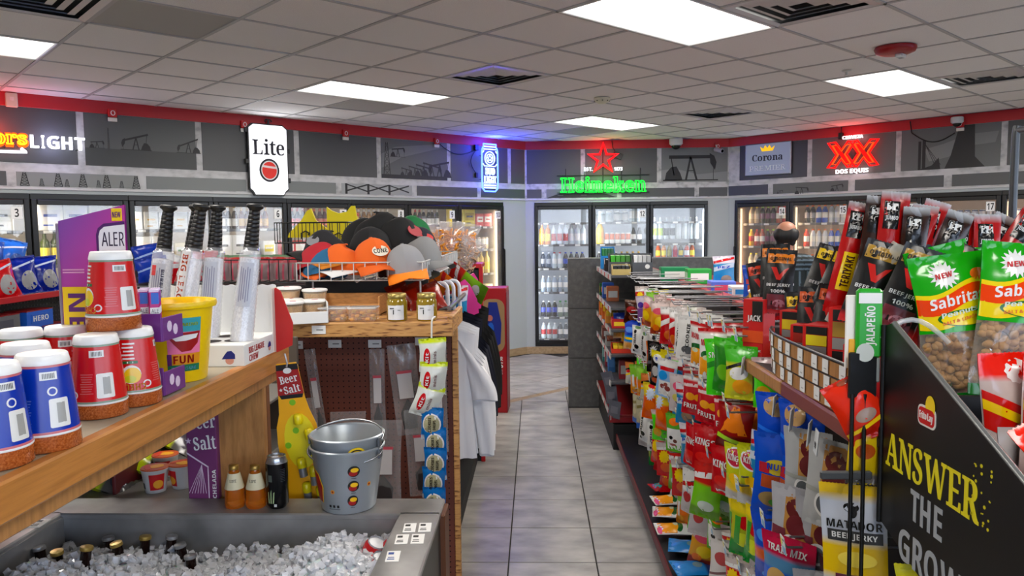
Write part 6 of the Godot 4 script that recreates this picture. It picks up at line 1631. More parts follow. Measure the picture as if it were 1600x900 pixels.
	for q in [[0.785, 1.665, -2.46, -0.05, Color(0.9, 0.5, 0.08), "leftmost tall black jerky pouch with an orange label, left of the shopper"], [0.80, 1.68, -2.58, 0.02, Color(0.9, 0.5, 0.08), "black jerky pouch with an orange label, behind the leftmost one"], [0.76, 1.62, -2.62, 0.2, Color(0.85, 0.25, 0.1), "jerky pouch with a red edge over the far carton"], [0.855, 1.68, -2.2, -0.3, YELLOW, "black jerky pouch with a yellow label leaning right of the shopper"], [0.87, 1.67, -2.12, -0.36, YELLOW, "second leaning black jerky pouch with a yellow label"], [0.78, 1.57, -2.15, 0.0, Color(0.85, 0.35, 0.12), "black jerky pouch with an orange-red label above the low carton"], [0.81, 1.58, -2.07, -0.15, Color(0.85, 0.35, 0.12), "leaning black jerky pouch with an orange-red label"], [0.79, 1.55, -1.93, 0.05, YELLOW, "short jerky pouch with a yellow label over the tall carton"], [0.83, 1.56, -1.87, -0.05, YELLOW, "jerky pouch with a yellow label right of the short one"], [0.79, 1.545, -2.3, 0.1, YELLOW, "jerky pouch with a yellow label low behind the curved rack"], [0.82, 1.7, -1.80, -0.3, gold, "big black jerky pouch with a gold ORIGINAL label, left of two"], [0.86, 1.69, -1.70, -0.36, gold, "big black jerky pouch with a gold ORIGINAL label, right of two"], [0.93, 1.68, -1.75, -0.4, Color(0.8, 0.8, 0.8), "white topped jerky pouch behind the green peanut bags"], [0.98, 1.685, -1.72, -0.5, RED, "red and black jerky pouch behind the green peanut bags"]]:
		var m := jerky_bag("jerky%s" % q[4].to_html(), Color(0.06, 0.065, 0.08) if q[4] != RED else Color(0.2, 0.04, 0.05), q[4], 0.1, 0.22)
		single("jerky_pouch", q[5], "jerky pouch", m, ink(0.3), put(q[0] * 1.07, 1.746 - (1.746 - q[1]) * 1.07, q[2] * 1.07, -0.35, -0.12, q[3]))
		k2 += 1
	var film := pane_mat(Color(0.8, 0.8, 0.76), 0.5, 0.3)
	for q in [[0.84, 1.63, -2.05, "pale clear jerky tube arching beside the yellow labels"], [0.86, 1.64, -1.95, "second pale clear jerky tube arching nearer"]]:
		t = thing("jerky_tube", q[3], "jerky pouch", Vector3(q[0], q[1], q[2]), -0.4)
		b = MB.new()
		var pts := []
		var tp := []
		for k in 11:
			var u := k / 10.0
			pts.append(Vector3(-0.05 + 0.11 * sin(u * 1.9), -0.15 + 0.2 * sin(u * 2.0), 0))
			tp.append(0.7 + 0.5 * sin(u * PI))
		b.tube(pts, 0.024, 10, false, true, tp)
		obj(t, "film", b, film)
		b = MB.new()
		b.tube(pts.slice(0, 7), 0.013, 8)
		obj(t, "dried_meat", b, flat_mat(Color(0.14, 0.05, 0.05), 0.5))
	var n := 0
	for q in [[0.86, 1.80, -2.05, -0.22], [0.885, 1.815, -2.0, -0.12], [0.915, 1.825, -1.98, -0.1], [0.94, 1.825, -2.02, -0.1], [0.955, 1.785, -1.95, -0.08], [0.99, 1.79, -1.97, -0.18], [1.03, 1.8, -1.99, -0.32], [1.06, 1.77, -1.94, -0.35], [1.09, 1.77, -1.98, -0.1], [1.13, 1.765, -1.95, -0.04], [1.2, 1.76, -1.98, -0.5], [1.25, 1.78, -1.94, -0.55], [1.31, 1.77, -1.96, -0.5], [1.36, 1.74, -1.93, -0.45], [1.41, 1.75, -1.96, -0.5], [1.46, 1.74, -1.93, -0.6]]:
		var m := bag("stick%d" % (n % 3), 0.062, 0.3, 0.022, [Color(0.7, 0.06, 0.07), Color(0.17, 0.05, 0.045), Color(0.65, 0.06, 0.08)][n % 3], [[0, 0.06, Color(0.7, 0.7, 0.7)]], [["box", -0.05, 0.2, 0.3, 0.12, BLACK], ["box", 0.05, 0.62, 0.3, 0.17, [YELLOW, Color(0.24, 0.07, 0.06), Color(0.7, 0.5, 0.12)][n % 3]], ["box", -0.05, 0.13, 0.22, 0.03, WHITE]], [["JUMBO", -0.05, 0.23, 0.5, 0.035, WHITE], ["ORIGINAL" if n % 3 == 2 else "TERIYAKI", 0.05, 0.62, 0.28, 0.36, Color(0.25, 0.1, 0.05), true]] if n % 3 != 1 else [], 1.0 + n % 3, 6, 14)
		single("meat_stick_pack", "%s %s meat-stick pack from the left in the leaning row at the top right" % [ordinal(n), ["red", "clear dark", "crimson"][n % 3]], "meat stick pack", m, ink(0.2), put(q[0], q[1], q[2], -0.15, -0.1, q[3]), "leaning meat-stick packs")
		n += 1
	t = thing("stick_pack", "green and white meat-stick pack lettered JALAPEÑO, left of the black panel", "meat stick pack", Vector3(0.712, 1.462, -1.645), -0.15)
	b = MB.new()
	b.box(Vector3(0, 0.07, 0), Vector3(0.052, 0.15, 0.02), 0.006)
	obj(t, "pack", b, flat_mat(Color(0.14, 0.62, 0.16), 0.3))
	box_at(t, "white_label", Vector3(0, 0.125, 0.0105), Vector3(0.046, 0.022, 0.001), flat_mat(WHITE, 0.4), 0)
	text(t, "JALAPEÑO", 0.017, WHITE, Transform3D(Basis(Vector3(0, 1, 0), Vector3(-1, 0, 0), Vector3(0, 0, 1)), Vector3(0.002, 0.066, 0.0105)), 0.085)
	b = MB.new()
	b.prism(ellipse(0.018, 0.02, 20, -0.008, 0.008), 0.0105, 0.012)
	obj(t, "round_mark", b, flat_mat(Color(0.75, 0.78, 0.76), 0.4))
	box_at(t, "grey_foot", Vector3(0, -0.03, 0), Vector3(0.05, 0.055, 0.012), flat_mat(Color(0.55, 0.57, 0.56), 0.25))
	box_at(t, "backing_card", Vector3(-0.03, 0.05, -0.008), Vector3(0.03, 0.16, 0.006), flat_mat(Color(0.9, 0.88, 0.85), 0.4))
	box_at(t, "yellow_edge", Vector3(-0.028, 0.0, -0.003), Vector3(0.02, 0.07, 0.004), flat_mat(Color(0.9, 0.65, 0.05), 0.4))
	black_display()
func black_display():
	var black := flat_mat(Color(0.035, 0.037, 0.04), 0.4)
	var t := thing("snack_display", "black display tray whose side panel reads ANSWER THE GROWL in yellow and white", "display stand")
	var side := Transform3D(Basis(Vector3(0, 0, 1), Vector3.UP, Vector3(-1, 0, 0)), Vector3(0.74, 0, 0))
	var poly := PackedVector2Array([Vector2(-1.625, 1.105), Vector2(-1.46, 1.06), Vector2(-1.2, 0.93), Vector2(-0.93, 0.9), Vector2(-0.93, 1.24), Vector2(-1.155, 1.345), Vector2(-1.6, 1.537), Vector2(-1.625, 1.53)])
	for s in 2:
		var b := MB.new()
		b.prism(poly, -0.012, 0.0)
		obj(t, "side_panel", b, black, side if s == 0 else side.translated(Vector3(0.62, 0, 0)))
	var e := MB.new()
	e.tube([side * Vector3(-1.6, 1.537, -0.006), side * Vector3(-1.155, 1.345, -0.006), side * Vector3(-0.93, 1.24, -0.006)], 0.006, 8)
	obj(t, "edge_trim", e, flat_mat(Color(0.42, 0.43, 0.43), 0.25, 0.3))
	e = MB.new()
	e.tube([side * Vector3(-1.632, 1.53, 0.0), side * Vector3(-1.632, 1.1, 0.0)], 0.006, 8)
	obj(t, "edge_trim", e, black)
	for q in [["ANSWER", 0.072, 0.34, -1.437, 1.272, Color(0.85, 0.8, 0.03), "serif"], ["THE", 0.062, 0.118, -1.438, 1.19, Color(0.6, 0.62, 0.64), "sans"], ["GROWL", 0.066, 0.27, -1.405, 1.095, Color(0.6, 0.62, 0.64), "sans"]]:
		text(t, q[0], q[1], q[5], side * put(q[3], q[4], 0.0), q[2], q[6])
	var b2 := MB.new()
	for k in 26:
		var a := Vector2(-1.265 + 0.03 * sin(k * 2.7), 1.29 + 0.05 * cos(k * 1.9))
		b2.prism(ellipse(0.0035 - 0.0001 * k, 0.0035 - 0.0001 * k, 6, a.x, a.y), 0.0, 0.0008)
	obj(t, "ink_splatter", b2, flat_mat(Color(0.8, 0.75, 0.03), 0.5), side)
	b2 = MB.new()
	b2.prism(rect(0.066, 0.04, -1.445, 1.378, 0.012), 0.0, 0.0012)
	obj(t, "logo_rim", b2, flat_mat(Color(0.85, 0.85, 0.83), 0.4), side)
	b2 = MB.new()
	b2.prism(rect(0.058, 0.032, -1.445, 1.378, 0.01), 0.0012, 0.002)
	obj(t, "logo_banner", b2, flat_mat(Color(0.75, 0.06, 0.07), 0.4), side)
	b2 = MB.new()
	b2.prism(ellipse(0.017, 0.021, 20, -1.432, 1.4), 0.0013, 0.0018)
	obj(t, "logo_sun", b2, flat_mat(Color(0.92, 0.8, 0.1), 0.4), side)
	text(t, "Frito Lay", 0.014, WHITE, side * put(-1.445, 1.377, 0.002), 0.05)
	box_at(t, "back_plate", Vector3(1.05, 1.24, -1.62), Vector3(0.6, 0.28, 0.008), black)
	var fl := MB.new()
	fl.box(Vector3(1.05, 1.14, -1.28), Vector3(0.6, 0.01, 0.72), 0.002, Basis(Vector3.RIGHT, 0.25))
	obj(t, "tray_floor", fl, black)
	for x in [0.82, 1.28]:
		for z in [-1.55, -1.02]:
			var lg := MB.new()
			lg.tube([Vector3(x, 0.0, z), Vector3(x, 1.14 if z > -1.2 else 1.24, z)], 0.014, 8)
			obj(t, "leg", lg, black)
	e = MB.new()
	var hp := []
	for k in 9:
		hp.append(Vector3(0.72 + 0.02 * k, 1.49 + 0.05 * sin(PI * k / 8.0), -1.64))
	e.tube(hp, 0.006, 6)
	obj(t, "clear_hoop", e, pane_mat(Color(0.85, 0.87, 0.87), 0.35, 0.1))
	t = thing("hook_strip", "black wire hook strip left of the display panel, holding two packets", "hook strip", Vector3(0.70, 0, -1.64))
	box_at(t, "header", Vector3(0, 1.42, 0), Vector3(0.06, 0.1, 0.008), black)
	for x in [-0.022, 0.004]:
		e = MB.new()
		e.tube([Vector3(x, 1.38, 0.004), Vector3(x, 0.95, 0.01)], 0.0045, 6)
		obj(t, "wire", e, black)
	box_at(t, "label_arm", Vector3(-0.03, 1.2, 0.0), Vector3(0.11, 0.018, 0.012), flat_mat(Color(0.25, 0.26, 0.27), 0.4))
	single("snack_packet", "orange-red packet tilted over the price tags, left of the black hook strip", "packet", bag("orangetilt", 0.1, 0.14, 0.035, Color(0.88, 0.18, 0.05), [[0.75, 1, Color(0.75, 0.12, 0.06)]], [["oval", 0.1, 0.62, 0.24, 0.1, Color(0.65, 0.55, 0.5)], ["tilt", 0, 0.75, 0.05, 0.06, YELLOW], ["oval", 0, 0.05, 0.14, 0.04, Color(0.6, 0.3, 0.2)]]), ink(0.2), put(0.66, 1.405, -1.66, -0.3, 0, 0.55))
	single("snack_packet", "red and yellow packet hanging between the wire strip and black panel", "packet", bag("redyelpk", 0.07, 0.17, 0.03, Color(0.85, 0.72, 0.08), [[0, 0.35, RED], [0.85, 1, Color(0.45, 0.42, 0.4)]], [["oval", 0, 0.55, 0.3, 0.1, Color(0.7, 0.3, 0.08)], ["box", 0, 0.1, 0.3, 0.05, WHITE]]), ink(0.25), put(0.715, 1.345, -1.655, -0.2))
	single("snack_bag", "yellow and white bag low under the black display tray", "snack bag", bag("yellowlow", 0.15, 0.2, 0.06, Color(0.78, 0.76, 0.08), [[0.6, 1, WHITE]], [["oval", 0, 0.3, 0.3, 0.12, Color(0.5, 0.6, 0.1)], ["tilt", 0, 0.1, 0.1, 0.08, Color(0.9, 0.85, 0.1)]]), ink(0.25), put(0.79, 1.06, -1.50, -0.4, 0, 0.1))
	var k := 0
	for q in [[0.905, 1.675, -1.72, -0.12, 0.12, "clear-bottomed peanut bag with a green top, left of the two in front"], [1.035, 1.70, -1.66, -0.05, -0.1, "clear-bottomed peanut bag with a green top, at the right edge"], [0.945, 1.69, -1.84, 0.15, 0.22, "peanut bag half hidden behind the left green-topped one"], [1.05, 1.685, -1.88, 0.0, 0.0, "peanut bag between and behind the two front ones"]]:
		peanut_bag(put(q[0], q[1], q[2], q[3], -0.12, q[4]), q[5], k)
		k += 1
	var big := bag("redburst", 0.19, 0.24, 0.05, Color(0.9, 0.13, 0.04), [], [["star", -0.1, 0.3, 0.2, 0.14, BLACK], ["star", -0.1, 0.3, 0.18, 0.125, WHITE], ["oval", 0.15, 0.55, 0.22, 0.16, YELLOW], ["oval", 0.16, 0.56, 0.17, 0.12, ORANGE]], [["CORN", -0.1, 0.28, 0.24, 0.06, RED], ["NUTS", -0.1, 0.36, 0.24, 0.06, RED]], 2.0, 14, 20)
	var clear := bag("redclear", 0.12, 0.24, 0.04, Color(0.75, 0.68, 0.66), [[0, 0.22, Color(0.88, 0.12, 0.06)]], [["star", 0.05, 0.14, 0.2, 0.09, WHITE], ["tilt", 0, 0.4, -0.12, 0.3, Color(0.8, 0.1, 0.05)], ["tilt", 0, 0.47, -0.12, 0.08, YELLOW], ["oval", 0.1, 0.6, 0.2, 0.07, WHITE], ["box", -0.2, 0.75, 0.12, 0.18, Color(0.8, 0.78, 0.78)]], [], 3.0, 12, 18)
	single("snack_bag", "clear and red snack bag behind the big red starburst bag", "snack bag", clear, ink(0.15), put(0.895, 1.50, -1.45, -0.1, -0.1, 0.05))
	single("snack_bag", "second clear and red snack bag at the right edge of the tray", "snack bag", clear, ink(0.15), put(0.95, 1.5, -1.42, 0.2, -0.1, -0.1))
	single("snack_bag", "big red bag with a white starburst at the right edge", "snack bag", big, ink(0.15), put(0.865, 1.44, -1.27, -0.4, -0.5, 0.6))
	t = thing("steel_pole", "grey steel pole with a slanted arm at the right edge", "pole", Vector3(1.345, 0, -2.2))
	e = MB.new()
	e.tube([Vector3(0, 0, 0), Vector3(0, 1.99, 0), Vector3(0.004, 2.012, 0.0)], 0.0105, 12)
	obj(t, "upright", e, flat_mat(Color(0.3, 0.31, 0.32), 0.35, 0.7))
	e = MB.new()
	e.tube([Vector3(0.0, 2.0, 0), Vector3(0.35, 2.03, 0.35)], 0.0095, 12)
	obj(t, "arm", e, flat_mat(Color(0.5, 0.5, 0.51), 0.3, 0.7))
	e = MB.new()
	e.lathe([[0.0, 0.0], [0.08, 0.0], [0.08, 0.012], [0.012, 0.016]], 20)
	obj(t, "foot_plate", e, flat_mat(Color(0.3, 0.31, 0.32), 0.35, 0.7))
func peanut_bag(at: Transform3D, label: String, sd: int):
	var t := thing("peanut_bag", label, "snack bag", Vector3.ZERO, 0, "green-topped peanut bags")
	t.transform = at
	var w := 0.165
	var h := 0.33
	var d := 0.06
	var f := func(p: Vector2) -> Vector3: return bag_front(p, w, h, d, 1.0 + sd)
	var part := func(b0: float, b1: float, nv: int) -> MB:
		var m := MB.new()
		m.grid(14, nv, func(a: float, b: float) -> Vector3: return f.call(Vector2((a - 0.5) * w, -lerpf(b0, b1, b) * h)), null, true)
		m.grid(14, nv, func(a: float, b: float) -> Vector3: return f.call(Vector2((a - 0.5) * w, -lerpf(b0, b1, b) * h)) * Vector3(1, 1, -1) - Vector3(0, 0, 0.0006))
		return m
	var top: MB = part.call(0.0, 0.52, 14)
	top.c.fill(Color(0.09, 0.62, 0.06).srgb_to_linear())
	var wave := PackedVector2Array()
	var wave2 := PackedVector2Array()
	for k in 13:
		var u := -0.5 + k / 12.0
		wave.append(Vector2(u * w * 0.98, -h * (0.25 - 0.03 * sin(u * 6.0) - u * 0.06)))
		wave2.append(Vector2(u * w * 0.98, -h * (0.22 - 0.03 * sin(u * 6.0) - u * 0.06)))
	for k in range(12, -1, -1):
		var u := -0.5 + k / 12.0
		wave.append(Vector2(u * w * 0.98, -h * (0.36 - 0.03 * sin(u * 6.0) - u * 0.06)))
		wave2.append(Vector2(u * w * 0.98, -h * (0.47 - 0.02 * sin(u * 6.0) - u * 0.04)))
	top.paint(Color(0.9, 0.8, 0.05)).decal(wave2, f, 0.0008, 0.02)
	top.paint(Color(0.9, 0.25, 0.04)).decal(wave, f, 0.0012, 0.02)
	top.paint(Color(0.12, 0.4, 0.12)).decal(ellipse(0.4 * w, 0.055 * h, 24, 0.02, -0.43 * h), f, 0.0012, 0.02)
	top.paint(Color(0.93, 0.82, 0.06)).decal(ellipse(0.36 * w, 0.045 * h, 24, 0.02, -0.435 * h), f, 0.0016, 0.02)
	top.paint(WHITE).decal(star(0.2 * w, 0.13 * w, 16, -0.1 * w, -0.14 * h), f, 0.001, 0.02)
	top.paint(Color(0.9, 0.4, 0.1)).decal(ellipse(0.1 * w, 0.04 * h, 16, 0.34 * w, -0.15 * h), f, 0.001, 0.02)
	obj(t, "printed_top", top, ink(0.14))
	var word := func(p: Vector3, cx: float, cy: float) -> Vector3:
		var q := Vector2(cx + p.x, cy + p.y + p.x * 0.16)
		return f.call(q) + Vector3(0, 0, 0.0016 + p.z)
	text(t, "Sabritas", 0.024, WHITE, Transform3D(), w * 0.74, "sans", func(p: Vector3) -> Vector3: return word.call(p, 0.004, -0.302 * h))
	text(t, "Peanuts", 0.011, Color(0.8, 0.85, 0.8), Transform3D(), w * 0.5, "sans", func(p: Vector3) -> Vector3: return word.call(p, 0.004, -0.39 * h))
	text(t, "SALT & LIMÓN", 0.007, Color(0.85, 0.4, 0.05), Transform3D(), w * 0.5, "sans", func(p: Vector3) -> Vector3: return word.call(p, 0.004, -0.438 * h))
	text(t, "NEW", 0.012, RED, Transform3D(), 0, "sans", func(p: Vector3) -> Vector3: return word.call(p, -0.1 * w, -0.14 * h) + Vector3(0, 0, 0.001))
	obj(t, "clear_film", part.call(0.52, 0.93, 12), pane_mat(Color(0.85, 0.85, 0.8), 0.12, 0.08))
	obj(t, "green_foot", part.call(0.93, 1.0, 3), flat_mat(Color(0.05, 0.42, 0.1), 0.2))
	var nut := MB.new()
	var pr := []
	for k in 9:
		var a := PI * k / 8.0
		pr.append([0.0085 * sin(a) * (1.0 + 0.1 * cos(4 * a)), -0.011 * cos(a)])
	nut.lathe(pr, 8)
	var mm := MultiMesh.new()
	mm.transform_format = MultiMesh.TRANSFORM_3D
	mm.mesh = nut.mesh()
	var ts := []
	for k in 260:
		var b := rng.randf_range(0.53, 0.92)
		var x := rng.randf_range(-0.42, 0.42) * w
		var z: float = f.call(Vector2(x, -b * h)).z - 0.011
		if z < 0.002: continue
		ts.append(Transform3D(Basis.from_euler(Vector3(rng.randf() * 6, rng.randf() * 6, rng.randf() * 6)), Vector3(x * 0.96, -b * h, rng.randf_range(-z, z))))
	mm.instance_count = ts.size()
	for k in ts.size(): mm.set_instance_transform(k, ts[k])
	var o := MultiMeshInstance3D.new()
	o.name = "peanuts"
	o.multimesh = mm
	o.material_override = flat_mat(Color(0.68, 0.5, 0.28), 0.6)
	t.add_child(o, true)
	stuff(o)
# ---------------------------------------------------------------- the shopper, one skin over smooth-joined limbs
func net(bones: Array, lo: Vector3, hi: Vector3, h: float, blend: float, shade: Callable) -> MB:
	var n := Vector3i(((hi - lo) / h).ceil())
	var f := PackedFloat32Array()
	f.resize(n.x * n.y * n.z)
	f.fill(1.0)
	for q in bones:
		var a: Vector3 = q[0]
		var b: Vector3 = q[1]
		var r: float = maxf(q[2], q[3]) * maxf(1.0, q[4] if q.size() > 4 else 1.0) + 3.0 * h + blend
		var c0 := Vector3i(((a.min(b) - Vector3.ONE * r - lo) / h).floor()).clamp(Vector3i.ZERO, n - Vector3i.ONE)
		var c1 := Vector3i(((a.max(b) + Vector3.ONE * r - lo) / h).ceil()).clamp(Vector3i.ZERO, n - Vector3i.ONE)
		var sx: float = q[4] if q.size() > 4 else 1.0
		var d := b - a
		var dd := maxf(d.length_squared(), 1e-9)
		for z in range(c0.z, c1.z + 1):
			for y in range(c0.y, c1.y + 1):
				for x in range(c0.x, c1.x + 1):
					var p := lo + Vector3(x, y, z) * h
					var u := clampf((p - a).dot(d) / dd, 0.0, 1.0)
					var e := p - a - d * u
					e.x /= sx
					var s := e.length() - lerpf(q[2], q[3], u)
					var k := x + n.x * (y + n.y * z)
					var o := f[k]
					var m := maxf(blend - absf(o - s), 0.0) / blend
					f[k] = minf(o, s) - m * m * blend * 0.25
	var m := MB.new()
	var ids := {}
	var st := [0, 1, n.x, n.x + 1, n.x * n.y, n.x * n.y + 1, n.x * n.y + n.x, n.x * n.y + n.x + 1]
	for z in n.z - 1:
		for y in n.y - 1:
			for x in n.x - 1:
				var k := x + n.x * (y + n.y * z)
				var neg := 0
				for o in st:
					if f[k + o] < 0.0: neg += 1
				if neg == 0 or neg == 8: continue
				var sum := Vector3.ZERO
				var cnt := 0
				for e in [[0, 1], [2, 3], [4, 5], [6, 7], [0, 2], [1, 3], [4, 6], [5, 7], [0, 4], [1, 5], [2, 6], [3, 7]]:
					var fa := f[k + st[e[0]]]
					var fb := f[k + st[e[1]]]
					if (fa < 0.0) != (fb < 0.0):
						var u := fa / (fa - fb)
						sum += Vector3(e[0] & 1, (e[0] >> 1) & 1, e[0] >> 2).lerp(Vector3(e[1] & 1, (e[1] >> 1) & 1, e[1] >> 2), u)
						cnt += 1
				var g := Vector3(f[k + 1] - f[k], f[k + n.x] - f[k], f[k + n.x * n.y] - f[k]) + Vector3(f[k + st[7]] - f[k + st[6]], f[k + st[7]] - f[k + st[5]], f[k + st[7]] - f[k + st[3]])
				var p := lo + (Vector3(x, y, z) + sum / cnt) * h
				ids[k] = m._put(p, g, (shade.call(p, g.normalized()) as Color).srgb_to_linear())
	var strides := [1, n.x, n.x * n.y]
	for k in ids:
		for ax in 3:
			if (f[k] < 0.0) == (f[k + strides[ax]] < 0.0): continue
			var u: int = strides[(ax + 1) % 3]
			var w: int = strides[(ax + 2) % 3]
			if ids.has(k - u) and ids.has(k - w) and ids.has(k - u - w):
				m._face(ids[k], ids[k - u], ids[k - u - w]); m._face(ids[k], ids[k - u - w], ids[k - w])
	return m
func shopper():
	var t := thing("person", "balding man in a dark striped shirt seen from behind before the right coolers", "person", Vector3(2.11, 0, -6.5), PI - 0.35)
	var skin := Color(0.72, 0.5, 0.4)
	var bones := [
		[Vector3(0, 1.0, 0), Vector3(0, 1.2, 0.01), 0.125, 0.13, 1.3], [Vector3(0, 1.2, 0.0), Vector3(0, 1.4, -0.01), 0.125, 0.115, 1.42], [Vector3(-0.14, 1.43, -0.01), Vector3(0.14, 1.43, -0.01), 0.068, 0.068], [Vector3(0, 1.44, -0.01), Vector3(0, 1.56, 0.015), 0.062, 0.055],
		[Vector3(0, 0.95, 0), Vector3(0, 1.02, 0), 0.13, 0.125, 1.25]]
	for s in [-1.0, 1.0]:
		bones.append_array([[Vector3(s * 0.185, 1.42, -0.01), Vector3(s * 0.225, 1.13, -0.02), 0.056, 0.045], [Vector3(s * 0.225, 1.13, -0.02), Vector3(s * 0.23, 0.88, 0.07), 0.042, 0.028],
			[Vector3(s * 0.09, 0.93, 0), Vector3(s * 0.105, 0.5, 0.01), 0.092, 0.06], [Vector3(s * 0.105, 0.5, 0.01), Vector3(s * 0.11, 0.1, -0.02), 0.058, 0.042], [Vector3(s * 0.11, 0.045, -0.03), Vector3(s * 0.13, 0.035, 0.15), 0.045, 0.035]])
		var wr := Vector3(s * 0.23, 0.88, 0.07)
		var pm := wr + Vector3(0, -0.085, 0.02)
		bones.append([wr, pm, 0.026, 0.032])
		for k in 4:
			var o := pm + Vector3(0, -0.005, -0.03 + 0.02 * k)
			var l: float = [0.055, 0.068, 0.075, 0.066][k]
			bones.append([o, o + Vector3(-s * 0.006, -l * 0.6, 0.008), 0.0095, 0.009])
			bones.append([o + Vector3(-s * 0.006, -l * 0.6, 0.008), o + Vector3(-s * 0.022, -l, 0.01), 0.009, 0.0075])
		bones.append([wr + Vector3(-s * 0.01, -0.03, 0.035), wr + Vector3(-s * 0.025, -0.09, 0.07), 0.011, 0.008])
	var body := net(bones, Vector3(-0.36, -0.02, -0.22), Vector3(0.36, 1.62, 0.26), 0.0125, 0.035, func(p: Vector3, g: Vector3) -> Color:
		if p.y < 0.075: return Color(0.08, 0.06, 0.05)
		if p.y < 0.98 and absf(p.x) < 0.2: return Color(0.13, 0.14, 0.18)
		if p.y < 1.06 and absf(p.x) > 0.18 or p.y > 1.505: return skin
		var base := Color(0.045, 0.06, 0.075)
		if p.y > 1.36:
			return Color(0.35, 0.42, 0.47) if fmod(p.y, 0.036) < 0.011 else base
		return Color(0.3, 0.36, 0.4) if fposmod(p.x, 0.06) < 0.013 else base)
	obj(t, "body", body, ink(0.75))
	var hd := Vector3(0, 1.655, 0.03)
	var head := net([[hd + Vector3(0, 0.03, -0.012), hd + Vector3(0, 0.02, 0.02), 0.083, 0.08], [hd + Vector3(0, -0.05, 0.03), hd + Vector3(0, -0.085, 0.05), 0.056, 0.036], [Vector3(0, 1.53, 0.0), hd + Vector3(0, -0.03, 0.0), 0.055, 0.06], [hd + Vector3(0, 0.0, 0.1), hd + Vector3(0, -0.032, 0.115), 0.009, 0.015], [hd + Vector3(-0.082, -0.012, 0.0), hd + Vector3(-0.09, 0.022, -0.008), 0.012, 0.015], [hd + Vector3(0.082, -0.012, 0.0), hd + Vector3(0.09, 0.022, -0.008), 0.012, 0.015], [hd + Vector3(-0.02, -0.065, 0.088), hd + Vector3(0.02, -0.065, 0.088), 0.009, 0.009], [hd + Vector3(-0.035, 0.035, 0.088), hd + Vector3(0.035, 0.035, 0.088), 0.012, 0.012]], hd - Vector3(0.12, 0.17, 0.13), hd + Vector3(0.12, 0.14, 0.15), 0.0055, 0.02, func(p: Vector3, _g: Vector3) -> Color:
		var q := p - hd
		return Color(0.62, 0.3, 0.27) if absf(q.y + 0.065) < 0.01 and absf(q.x) < 0.025 and q.z > 0.08 else skin)
	var ho := obj(t, "head", head, ink(0.5))
	for s in [-1.0, 1.0]:
		var ey := MB.new()
		ey.lathe([[0.0, -0.011], [0.008, -0.008], [0.011, 0.0], [0.008, 0.008], [0.0, 0.011]], 12)
		obj(ho, "eye", ey, flat_mat(Color(0.85, 0.84, 0.82), 0.2), Transform3D(Basis(), hd + Vector3(s * 0.032, 0.012, 0.085)))
	var hair := net([[hd + Vector3(-0.04, 0.0, -0.045), hd + Vector3(0.04, 0.0, -0.045), 0.062, 0.062], [hd + Vector3(-0.075, 0.02, -0.03), hd + Vector3(-0.072, 0.03, 0.04), 0.026, 0.016], [hd + Vector3(0.075, 0.02, -0.03), hd + Vector3(0.072, 0.03, 0.04), 0.026, 0.016], [hd + Vector3(-0.045, -0.06, -0.04), hd + Vector3(0.045, -0.06, -0.04), 0.032, 0.032], [hd + Vector3(-0.05, 0.085, 0.04), hd + Vector3(0.05, 0.085, 0.04), 0.02, 0.02]], hd - Vector3(0.14, 0.13, 0.14), hd + Vector3(0.14, 0.14, 0.12), 0.0065, 0.015, func(p: Vector3, _g: Vector3) -> Color: return Color(0.035, 0.025, 0.02).lightened(0.06 * absf(sin(p.x * 400.0))))
	obj(t, "hair", hair, ink(0.6))
func wood_mat(kind: String) -> StandardMaterial3D:
	match kind:
		"honey": return tex_mat("honey", noise_tex("honey", 0.014, [[0.0, Color(0.56, 0.38, 0.2)], [0.45, Color(0.64, 0.45, 0.245)], [0.7, Color(0.68, 0.48, 0.27)], [1.0, Color(0.6, 0.41, 0.22)]], 512, FastNoiseLite.TYPE_SIMPLEX_SMOOTH, 5), Vector3(6, 0.9, 6), 0.38)
		"edge": return tex_mat("edge", noise_tex("honey", 0.014, []), Vector3(1.2, 9, 0.5), 0.3, 0.0, null, 0.5, Color(1.08, 1.02, 0.9))
	return tex_mat("pine", noise_tex("pine", 0.02, [[0.0, Color(0.25, 0.14, 0.06)], [0.2, Color(0.45, 0.28, 0.13)], [0.34, Color(0.7, 0.5, 0.28)], [0.7, Color(0.77, 0.58, 0.34)], [1.0, Color(0.68, 0.47, 0.25)]], 512, FastNoiseLite.TYPE_SIMPLEX_SMOOTH, 3), Vector3(0.9, 6, 1.2), 0.5)
